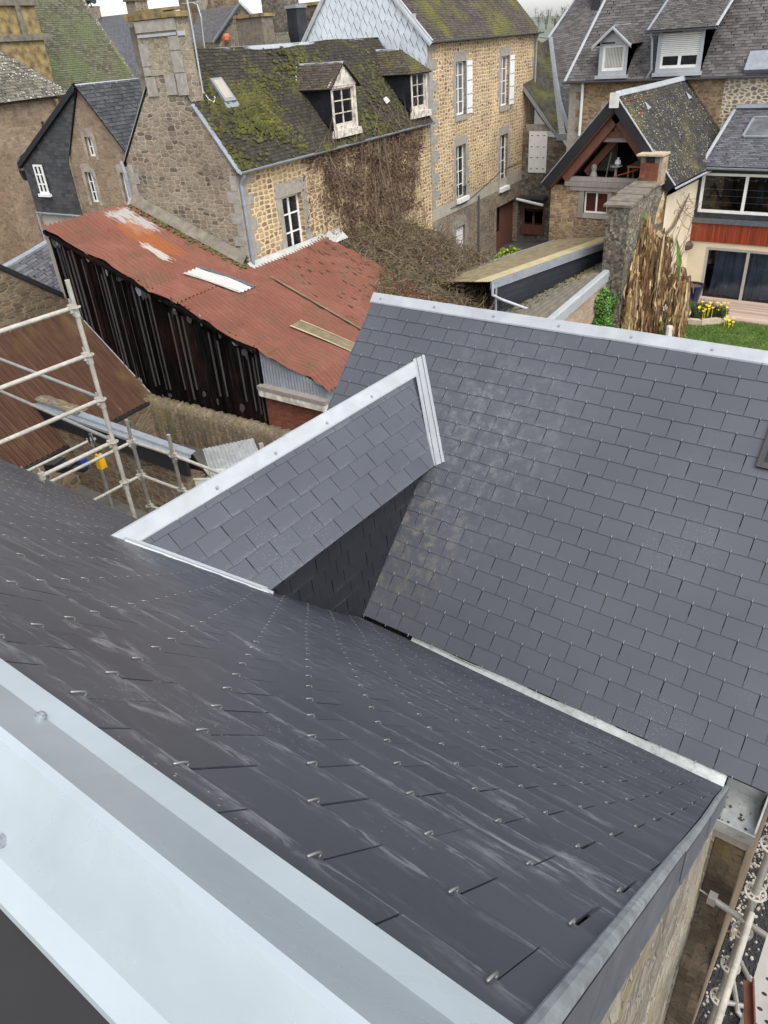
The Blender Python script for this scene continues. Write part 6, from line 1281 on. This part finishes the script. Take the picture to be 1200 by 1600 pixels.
gp = onz(797, 408, -8.3); shrub('yellow_shrub', 'yellow-green leafy shrub beside the lean-to roof in the narrow yard', 'shrub', tuple(gp), .75, .6, .55, ('shrub_yellow', 'shrub_yellow', 'ivy_leaf_light'), 1300, .07, 6)
gp = onz(768, 428, -8.7); shrub('dark_shrub', 'dark leafy shrub at the foot of the ochre house wall', 'shrub', tuple(gp), 1.0, .7, .6, ('shrub_dark', 'ivy_leaf', 'dry_leaf'), 1500, .06, 8)
gp = onz(736, 428, -8.9); shrub('potted_shrub', 'dull olive shrub between the brambles and the white plank door', 'shrub', tuple(gp), .6, .5, .45, ('shrub_dark', 'dry_leaf_olive'), 700, .055, 9)
for k, (px, py, lab, mt) in enumerate(((745, 462, 'pale shallow bowl among the yard plants', 'render_grey'), (757, 466, 'dark green flower pot beside the pale bowl', 'shrub_dark'))):
    c = onz(px, py, -H); m = MB(); m.lathe(c, [(.2, 0), (.3, .18), (.33, .2), (.26, .2), (.2, .1)], 14); tag(m.build('plant_bowl' if k == 0 else 'flower_pot', MT[mt]), lab, 'bowl' if k == 0 else 'pot')
m = MB(); c0, c1 = onz(733, 488, -H + .35), onz(757, 462, -H + .35); fr = Fr(c0, c1 - c0, V((0, 0, 1))); m.box(fr, 0, (c1 - c0).length, -.04, 0, -.12, .12); m.box(fr, .1, .18, -.35, -.04, -.1, .1); tag(m.build('plank_bench', MT['timber_grey']), 'grey weathered plank lying low in the narrow yard', 'plank')
cr = thing('bare_vine', 'bare dark vine trained over the cream side wall of the barn', 'vine', (-8.6, 28.6, -H)); m = MB(); rr = random.Random(33)
for k in range(16): twig(m, V((-8.66, 27.3 + rr.uniform(0, 1.6), -8.6)), ZD + V((0, rr.uniform(-.1, .2), 0)), rr.uniform(1.6, 3.4), .014, rr, 9, .16)
m.tube([V((-8.62, 27.2, -6.3)), V((-8.6, 27.9, -6.15)), V((-8.6, 28.6, -5.75)), V((-8.6, 29.2, -5.3))], [.06, .05, .04, .02], 7)
for k in range(20): twig(m, V((-8.6, rr.uniform(27.8, 29.4), rr.uniform(-6.4, -5.2))), V((0, 1, rr.uniform(-1.4, .3))), rr.uniform(.7, 1.8), .010, rr, 9, .35)
m.build('stems', MT['twig'], cr)
m = MB(); c = ony(1073, 385, 30.2); m.lathe(c - ZD * .12, [(.12, 0), (.22, .06), (.24, .2), (.14, .3)], 8); tag(m.build('wall_basket', MT['brown_plastic']), 'dark hanging wall basket at the corner under the red timber band', 'basket')
pipe2(bh, [V((-8.68, 27.3, -8.0)), V((-8.66, 28.6, -7.75)), V((-8.66, 29.8, -7.45))], .035, 'timber_grey', 'wall_rail')
# ------------------------------------------------------------------ slate-clad gable house on the left
gh = thing('stone_house', 'narrow house with half its gable hung in dark slate and a white-barred window', 'house', tuple(mn(21, -9, -H)))
FGH = Fr(mn(20.0, 0, 0), ND); apx = (-8.58, -.62)
ws = [-9.36, -4.32, -8.95, -3.30]; wt_ = [-8.92, -2.80, -8.55, -2.18]; wr2 = [-7.58, -4.34, -7.2, -3.30]
cut = [(-9.95, -4.75), (-9.95, -3.02), (-8.62, -.66)]
m = MB(); wall(m, FGH, [(-9.95, -H), (-7.0, -H), (-7.0, -2.5), (apx[0], apx[1]), (-9.95, -2.9)], [ws, wt_, wr2], .15); m.face([mn(20, -7, -H), mn(27, -7, -H), mn(27, -7, -2.5), mn(20, -7, -2.5)]); m.build('gable_wall', MT['rubble_tan'], gh)
for r_ in (ws, wt_, wr2): window(gh, FGH, r_, 2, 3 if r_ is not wt_ else 2, .1, .05, .035)
for r_ in (ws, wt_, wr2): m = MB(); m.box(FGH, r_[0] - .12, r_[2] + .12, r_[3], r_[3] + .26, -.05, .012); m.box(FGH, r_[0] - .14, r_[0], r_[1] - .1, r_[3], -.05, .012); m.box(FGH, r_[2], r_[2] + .14, r_[1] - .1, r_[3], -.05, .012); m.build('window_surround', MT['chimney_stone'], gh)
FS = Fr(mn(19.92, 0, 0), ND); sw_ = [-11.82, -4.05, -11.36, -3.06]
m = MB(); poly = [(-12.45, -4.74), (-9.96, -4.78), (-9.96, -3.0), (-8.62, -.68), (-12.48, -2.98)]
slates(m, plane_map(FS), [(-12.45, -4.74), (-9.96, -4.78), (-9.96, -3.0), (-12.48, -3.0)], .22, .13, .007, .004, seed=141); slates(m, plane_map(FS), [(-12.48, -3.0), (-9.96, -3.0), (-8.75, -.86)], .22, .13, .007, .004, seed=142, s0=-3.0); q = m.build('slate_cladding', MT['slate_dark_clean'], gh); m = MB(); m.face([FS(*p, -.015) for p in poly]); m.build('cladding_board', MT['underlay'], q)
FS2 = Fr(mn(19.86, 0, 0), ND); window(gh, FS2, sw_, 2, 3, -.05, .06, .04); m = MB(); m.box(FS2, sw_[0] - .06, sw_[2] + .1, sw_[1] - .1, sw_[1], 0, .12); m.build('sill', MT['white_paint'], gh)
m = MB(); wall(m, FGH, [(-12.4, -H), (-9.95, -H), (-9.95, -4.75), (-12.4, -4.75)], [[-11.2, -6.4, -10.5, -5.1]], .12); m.build('lower_wall', MT['render_grey'], gh); window(gh, FGH, [-11.2, -6.4, -10.5, -5.1], 2, 2, .08, .05, .04)
m = MB(); m.tube([FS(-12.46, -4.76, .05), FS(-9.98, -4.80, .05)], .04, 6); m.build('drip_rail', MT['zinc_old'], gh); pipe2(gh, [FS(-12.42, -4.8, .05), FS(-12.40, -8.5, .05)], .05)
m = MB(); m.sweep([V((0, 0, .06)), V((0, 0, -.14)), V((0, 0, -.14)) + MD * .2, V((0, 0, .06)) + MD * .4], [mn(19.78, -12.62, -3.06), mn(19.78, *apx), ], True); m.build('bargeboard', MT['black_paint'], gh)
roof_plane(gh, mn(19.85, -6.92, -2.65), mn(27, -6.92, -2.65), mn(27, *apx), mn(19.85, *apx), 'slate_dark_clean', .2, .14, seed=143, th=.012, jit=.012)
roof_plane(gh, mn(27, -12.6, -3.06), mn(19.85, -12.6, -3.06), mn(19.85, *apx), mn(27, *apx), 'slate_dark_clean', .3, .2, seed=144)
ridge(gh, mn(19.85, *apx), mn(27, *apx), ND - ZD * 1.2, -ND - ZD, .12)
# slate roofs beyond the shed
sm = thing('slate_lean_to', 'small grey slate roof with zinc ridge just beyond the high edge of the red shed', 'lean-to', tuple(mn(15.5, -5, -H)))
a, b = onn(112, 345, -5.2), onn(214, 317, -5.2); roof_plane(sm, a + ND * 1.2 - ZD * .75 - MD * .2, b + ND * 1.2 - ZD * .75 + MD * .6, b + MD * .6, a, 'slate_lilac', .2, .12, seed=151)
ridge(sm, a - MD * .1, b + MD * .6, ND - ZD * .6, -ND - ZD * .6, .14); m = MB(); m.face([a + ND * 1.1 - ZD * .8, a, a - ND * 1.2 - ZD * .75, a - ND * 1.2 - ZD * 5, a + ND * 1.1 - ZD * 5]); m.build('wall', MT['rubble_tan'], sm)
st_ = thing('slate_outbuilding', 'small grey slate roof beyond the black capped stone wall on the left', 'outbuilding', tuple(mn(13, -6, -H)))
a, b = onn(18, 412, -6.0), onn(72, 374, -6.0); roof_plane(st_, a + ND * 1.95 - ZD * 1.3 - MD * .3, b + ND * 1.95 - ZD * 1.3 + MD * .2, b + MD * .2, a - MD * .3, 'slate_lilac', .2, .12, seed=152); ridge(st_, a - MD * .3, b + MD * .2, ND - ZD * .6, -ND - ZD * .6, .1, 'zinc_old')
m = MB(); m.face([b + MD * .1 + ND * 1.8 - ZD * 5, b + MD * .1 - ND * 1.5 - ZD * 5, b + MD * .1 - ND * 1.5 - ZD * 1.3, b + MD * .1 - ZD * .05, b + MD * .1 + ND * 1.8 - ZD * 1.3]); m.build('wall', MT['render_grey'], st_)
# ------------------------------------------------------------------ church on the far left
chh = thing('church', 'old church on the left with lichen-covered apse roof and tall mossy nave roof', 'church', tuple(mn(26, -20, -H)))
FCH = Fr(mn(0, -18, 0), MD); sl0 = FCH.hit(52, 195)
m = MB(); wall(m, FCH, [(16, -H), (29.5, -H), (29.5, -1.25), (16, -1.25)], [[25.55, -2.55, 25.72, -2.15]], .3); m.face([mn(29.5, -18, -H), mn(29.5, -26, -H), mn(29.5, -26, -1.25), mn(29.5, -18, -1.25)]); m.build('apse_wall', MT['rubble_tan'], chh)
e0, e1 = mn(15, -17.7, -1.35), mn(29.3, -17.7, -1.35); ap0, ap1 = onn(2, 28, -21.0), None
zt = 5.2; sl_ = (zt + 1.35) / 1.15; tp0, tp1 = mn(15, -17.7 - sl_, zt), mn(24.2, -17.7 - sl_, zt)
c_ = onn(113, 147, -17.7); d_ = onn(0, 30, -17.7 - 2.6); e1 = c_
FRC = Fr(e0, MD, -ND * sl_ + ZD * (zt + 1.35)); hL = FRC.hit(0, 28)
roof_plane(chh, e0, e1, FRC(hL[0] - 6.5, hL[1] + 5.0), FRC(0, hL[1] + 5.0), 'slate_lichen', .24, .15, seed=161, th=.016, jit=.02, wj=.03)
p_ = FRC(hL[0] - 6.5, hL[1] + 5.0); m = MB(); m.face([e1, e1 - ND * 8 + MD * 1.0, p_]); m.build('hip_end', MT['slate_lichen'], chh)
m = MB(); q0 = FCH.hit(80, 130); m.tube([FCH(FCH.hit(78, 140)[0], -1.35, .25), FCH(FCH.hit(85, 152)[0], -1.9, .1), FCH(FCH.hit(85, 152)[0] + .3, -H, .1)], .08, 8)
for (x0, x1) in ((22.3, 23.2),): m.prism(FCH, [(x0, -H), (x1, -H), (x1, -5.8), (x0, -3.9)], 0, .9)
m.build('buttress', MT['rubble_tan'], chh)
# lichen-yellow buttressed block and the tall nave roof
FT2 = Fr(mn(0, -23.5, 0), MD); A1, A2, A3, A4 = FT2.hit(-30, 8), FT2.hit(50, 3), FT2.hit(75, 88), FT2.hit(-30, 60)
m = MB(); m.prism(FT2, [(A1[0], -2.5), (A3[0] + .0, -2.5), (A3[0] + .0, A3[1]), (A2[0] + .0, 6.0), (A1[0], 6.0)], -2.5, 0); m.build('buttress_block', MT['lichen_stone'], chh)
s1, s2 = FT2.hit(72, 57), FT2.hit(52, 5); m = MB(); m.box(FT2, A1[0], s1[0] + .2, s1[1] - .15, s1[1] + .12, 0, .15); m.box(FT2, A1[0], s2[0] + .2, s2[1] - .1, s2[1] + .15, 0, .15); m.box(FT2, FT2.hit(30, 30)[0] - .14, FT2.hit(30, 30)[0] + .14, s1[1], 6, 0, .14); m.build('string_course', MT['dirty_stone'], chh)
FN = Fr(mn(0, -24.5, 0), MD); n0, n1 = onn(55, 135, -24.5), onn(206, 113, -24.5)
sN = (-ND * .62 + ZD).normalized(); FRN = Fr(n0 - MD * 6 - ZD * 1.0, MD, sN); h1 = FRN.hit(203, 113); h2 = FRN.hit(127, -2); kx = (h2[0] - h1[0]) / (h2[1] - h1[1])
roof_plane(chh, FRN(0, h1[1] - 2.5), FRN(h1[0] - kx * 2.5, h1[1] - 2.5), FRN(h1[0] + kx * 12, h1[1] + 12), FRN(0, h1[1] + 12), 'slate_green', .23, .125, seed=171, th=.018, jit=.012, wj=.02)
m = MB(); a, b = FRN(h1[0] - kx * 2.5, h1[1] - 2.5), FRN(h1[0] + kx * 12, h1[1] + 12); m.face([a, a + MD * 2.5 - ND * 9, b]); m.build('hip_end', MT['slate_green'], chh); m = MB(); m.tube([a, b], .13, 6); m.build('hip_edge', MT['slate_lichen'], chh)
m = MB(); b0, b1 = FRN(0, h1[1] - 2.5), a; m.face([b0 - ZD * 8, b1 - ZD * 8, b1, b0]); m.build('nave_wall', MT['rubble_tan'], chh)
# lantern on the wall corner
p = onn(37, 268, -12.9); m = MB(); m.lathe(p - ZD * .32, [(.03, 0), (.10, .03), (.17, .34), (.19, .36), (.06, .48), (.02, .56)], 6); ln_ = m.build('wall_lantern', MT['lamp_iron']); tag(ln_, 'black iron lantern bracketed at the corner of the slate-clad gable', 'lantern')
m = MB(); m.tube([p + ZD * .2, p + ZD * .5 + ND * .05, p + ZD * .62 + ND * .3, p + ZD * .35 + ND * .45], .022, 6); m.build('bracket', MT['lamp_iron'], ln_)
# ------------------------------------------------------------------ roofs, gables and chimneys further back
def pv(px, py, Y): return ony(px, py, Y)
def stack(name, label, tl, br, Y, mat, depth=.8, cap='lichen_stone', z0=None, pots=0, cat='chimney', capo=.1):
    F = Fr((0, Y, 0), XU); a, b = F.hit(*tl), F.hit(*br); t = thing(name, label, cat, (lerp(a[0], b[0], .5), Y, (z0 if z0 is not None else b[1])), 'chimneys and stacks behind the rooftops')
    m = MB(); m.box(F, a[0], b[0], z0 if z0 is not None else b[1], a[1], -depth, 0); m.build('shaft', MT[mat], t)
    m = MB(); m.box(F, a[0] - capo, b[0] + capo, a[1], a[1] + .16, -depth - capo, capo); m.build('cap', MT[cap], t)
    for k in range(pots): q = MB(); q.lathe(F(lerp(a[0], b[0], (k + .5) / pots), a[1] + .16, -depth / 2), [(.14, 0), (.17, .1), (.13, .45), (.16, .5)], 10); q.build('chimney_pot', MT['terracotta'], t)
    return t
stack('chimney', 'reddish brown chimney rising behind the wide gable chimney', (196, 3), (236, 130), 34, 'rubble_brown', .9, 'dirty_stone')
stack('chimney', 'stone chimney carrying a grey loudspeaker beside the church roof', (141, 13), (154, 80), 44, 'rubble_brown', .9, 'dirty_stone')
c = pv(143, 11, 43.6); m = MB(); m.lathe(c - ZD * .05, [(.05, 0), (.05, .35)], 8)
for s in (-1, 1): m.tube([c + ZD * .42, c + ZD * .42 + XU * s * .18, c + ZD * .45 + XU * s * .42], [.12, .16, .30], 10)
tag(m.build('loudspeaker', MT['lamp_iron']), 'twin horn loudspeaker on the stone chimney near the church', 'loudspeaker')
def bgroof(name, label, pts, Ys, mat, wmat='rubble_brown', seed=1, w=.3, step=.2):
    t = thing(name, label, 'house', tuple(pv(*pts[0], Ys[0])) [:2] + (-H,)); P = [pv(*p, y) for p, y in zip(pts, Ys)]
    patch_roof(t, P[0], P[1], P[2], P[3], MT[mat], w, step, seed=seed)
    m = MB(); m.face([P[0] - ZD * 8, P[1] - ZD * 8, P[1] - ZD * .1, P[0] - ZD * .1]); m.face([P[0] - ZD * .1, P[0] - ZD * 8, P[3] - ZD * 10, P[3]]); m.face([P[1] - ZD * .1, P[1] - ZD * 8, P[2] - ZD * 10, P[2]][::-1]); m.build('wall', MT[wmat], t); return t, P
bgroof('slate_house', 'pale grey slate roof glimpsed between the church roof and the chimneys', [(150, 60), (225, 140), (215, 20), (155, 27)], [41, 36, 41, 45], 'slate_lilac')
t, P = bgroof('gabled_house', 'grey slate roof with a brick gable behind the mossy ridge', [(292, 68), (342, 66), (379, 8), (312, 16)], [40, 38, 40, 44], 'slate_grey')
g1 = [pv(336, 66, 38.2), pv(420, 66, 38.2), pv(402, 30, 38.2), pv(378, 8, 38.2)]; m = MB(); m.face([g1[0] - ZD * 8, g1[1] - ZD * 8, g1[1], g1[2], g1[3], g1[0]]); m.build('gable', MT['rubble_brown'], t)
m = MB(); m.tube([g1[0] + V((0, -.1, 0)), g1[3] + V((0, -.1, .1)), g1[2] + V((0, -.1, 0))], .10, 6); m.build('verge_flashing', MT['zinc_old'], t)
tw = thing('stone_tower', 'square stone tower with a pale clock face behind the rooftops', 'tower', (pv(307, 40, 48).x, 48, -H)); F = Fr((0, 48, 0), XU); a, b = F.hit(275, -20), F.hit(338, 60); m = MB(); m.box(F, a[0], b[0], -H, a[1], -3, 0); m.build('shaft', MT['rubble_dark'], tw); cc = F.hit(316, 3); m = MB(); m.prism(F, [(cc[0] + .62 * math.cos(k * math.pi / 12), cc[1] + .62 * math.sin(k * math.pi / 12)) for k in range(24)], 0, .06); m.build('clock_face', MT['chimney_stone'], tw)
m = MB(); a, b = F.hit(272, 36), F.hit(300, 20); m.box(F, a[0], b[0], -4, b[1] + .2, -2, .8); m.build('side_block', MT['dirty_stone'], tw)
stack('chimney', 'dirty stone chimney stack standing on the far roof right of the brick gable', (368, 30), (414, 72), 36, 'dirty_stone', .9, 'lichen_stone')
q = stack('chimney_pot', 'small orange clay pot on a low stone stack behind the mossy ridge', (350, 64), (362, 74), 34, 'dirty_stone', .3, 'dirty_stone', cat='chimney pot', capo=.02); F = Fr((0, 34, 0), XU); a = F.hit(354, 58); m = MB(); m.lathe((a[0], 34, a[1] - .25), [(.12, 0), (.2, .12), (.2, .3), (.12, .42)], 10); m.build('pot', MT['terracotta'], q)
stack('stone_gable', 'broad stone chimney gable beyond the mossy roof', (404, -30), (454, 70), 42, 'rubble_grey', 1.2, 'lichen_stone', cat='gable')
stack('chimney', 'dark slate-clad chimney beside the zinc-scaled gable', (447, 14), (468, 66), 38, 'slate_cladding', .8, 'zinc_old', capo=.06)
stack('chimney', 'long brown rubble chimney with a tall orange pot beside the zinc-scaled gable', (465, 11), (512, 70), 40, 'rubble_dark', .9, 'lichen_stone')
F = Fr((0, 40, 0), XU); a = F.hit(500, 9); m = MB(); m.lathe((a[0], 40.4, a[1] + .05), [(.2, 0), (.22, .1), (.17, .6), (.2, .65)], 10); tag(m.build('clay_pot', MT['terracotta']), 'tall orange clay pot on the brown rubble chimney', 'chimney pot')
bgroof('low_house', 'low slate roof with pale ridge behind the left end of the mossy roof', [(395, 72), (455, 68), (450, 50), (408, 54)], [36, 36, 38, 38], 'slate_lichen')
bgroof('far_house', 'dark low roof beyond the ridge near the aerial mast', [(240, 40), (292, 36), (300, 15), (240, 25)], [52, 52, 55, 55], 'slate_grey')
p0 = pv(318, 70, 33.5); m = MB(); m.tube([p0 - ZD * 1, pv(318, 62, 33.5), pv(314, 26, 33.5), pv(308, 7, 33.5), pv(300, 4, 33.5), pv(290, 6, 33.5)], .035, 7)
for a in (-.5, -.2, .1, .4): m.tube([pv(300, 4, 33.5) + XU * a - V((0, .3, 0)), pv(300, 4, 33.5) + XU * a + V((0, .3, 0))], .015, 5)
tag(m.build('tv_aerial', MT['zinc_new']), 'thin aerial mast leaning over the wide gable chimney', 'aerial')
# ------------------------------------------------------------------ distant hill, wood and a far house
m = MB()
def hill(a, b):
    x = lerp(-900, 500, a); y = lerp(250, 800, b); z = -H + (H + 4 + 3 * math.sin(x * .011) + 2 * math.sin(x * .031 + 1)) * math.sin(b * math.pi / 2) ** .6; return V((x, y, z))
m.grid(hill, 80, 14); struct(m.build('hill', MT['hill_green'], smooth=True))
m = MB(); rr = random.Random(44)
for k in range(420):
    a = rr.uniform(.2, .62); b = rr.uniform(.25, 1.0); p = hill(a, b); h = rr.uniform(4, 9)
    twig(m, p - ZD * .5, ZD, h, .25, rr, 3, .08)
    for j in range(12): twig(m, p + ZD * h * rr.uniform(.3, .9), V((rr.uniform(-1, 1), rr.uniform(-1, 1), rr.uniform(.3, 1.2))), h * .45, .10, rr, 3, .3)
m.build('bare_wood', MT['far_wood'], kind='stuff')
# labels of the setting
for nm, lab, cat in (('ground', 'bare dark earth of the yards between the houses', 'ground'), ('gravel_yard', 'dark asphalt yard below the right-hand gable', 'yard'), ('lawn', 'short green lawn beside the timber deck', 'lawn'), ('deck', 'pale timber deck in front of the patio doors', 'deck'), ('hill', 'pale green hill on the far horizon', 'hill'), ('gravel', 'dark loose gravel over the yard below the scaffold', 'gravel'), ('pale_gravel', 'patch of pale stone chips in the dark gravel', 'gravel'), ('grass', 'short blades of grass on the lawn', 'grass'), ('bare_wood', 'bare winter trees on the far hill', 'wood')):
    o = bpy.data.objects.get(nm)
    if o: o['label'] = lab; o['category'] = cat
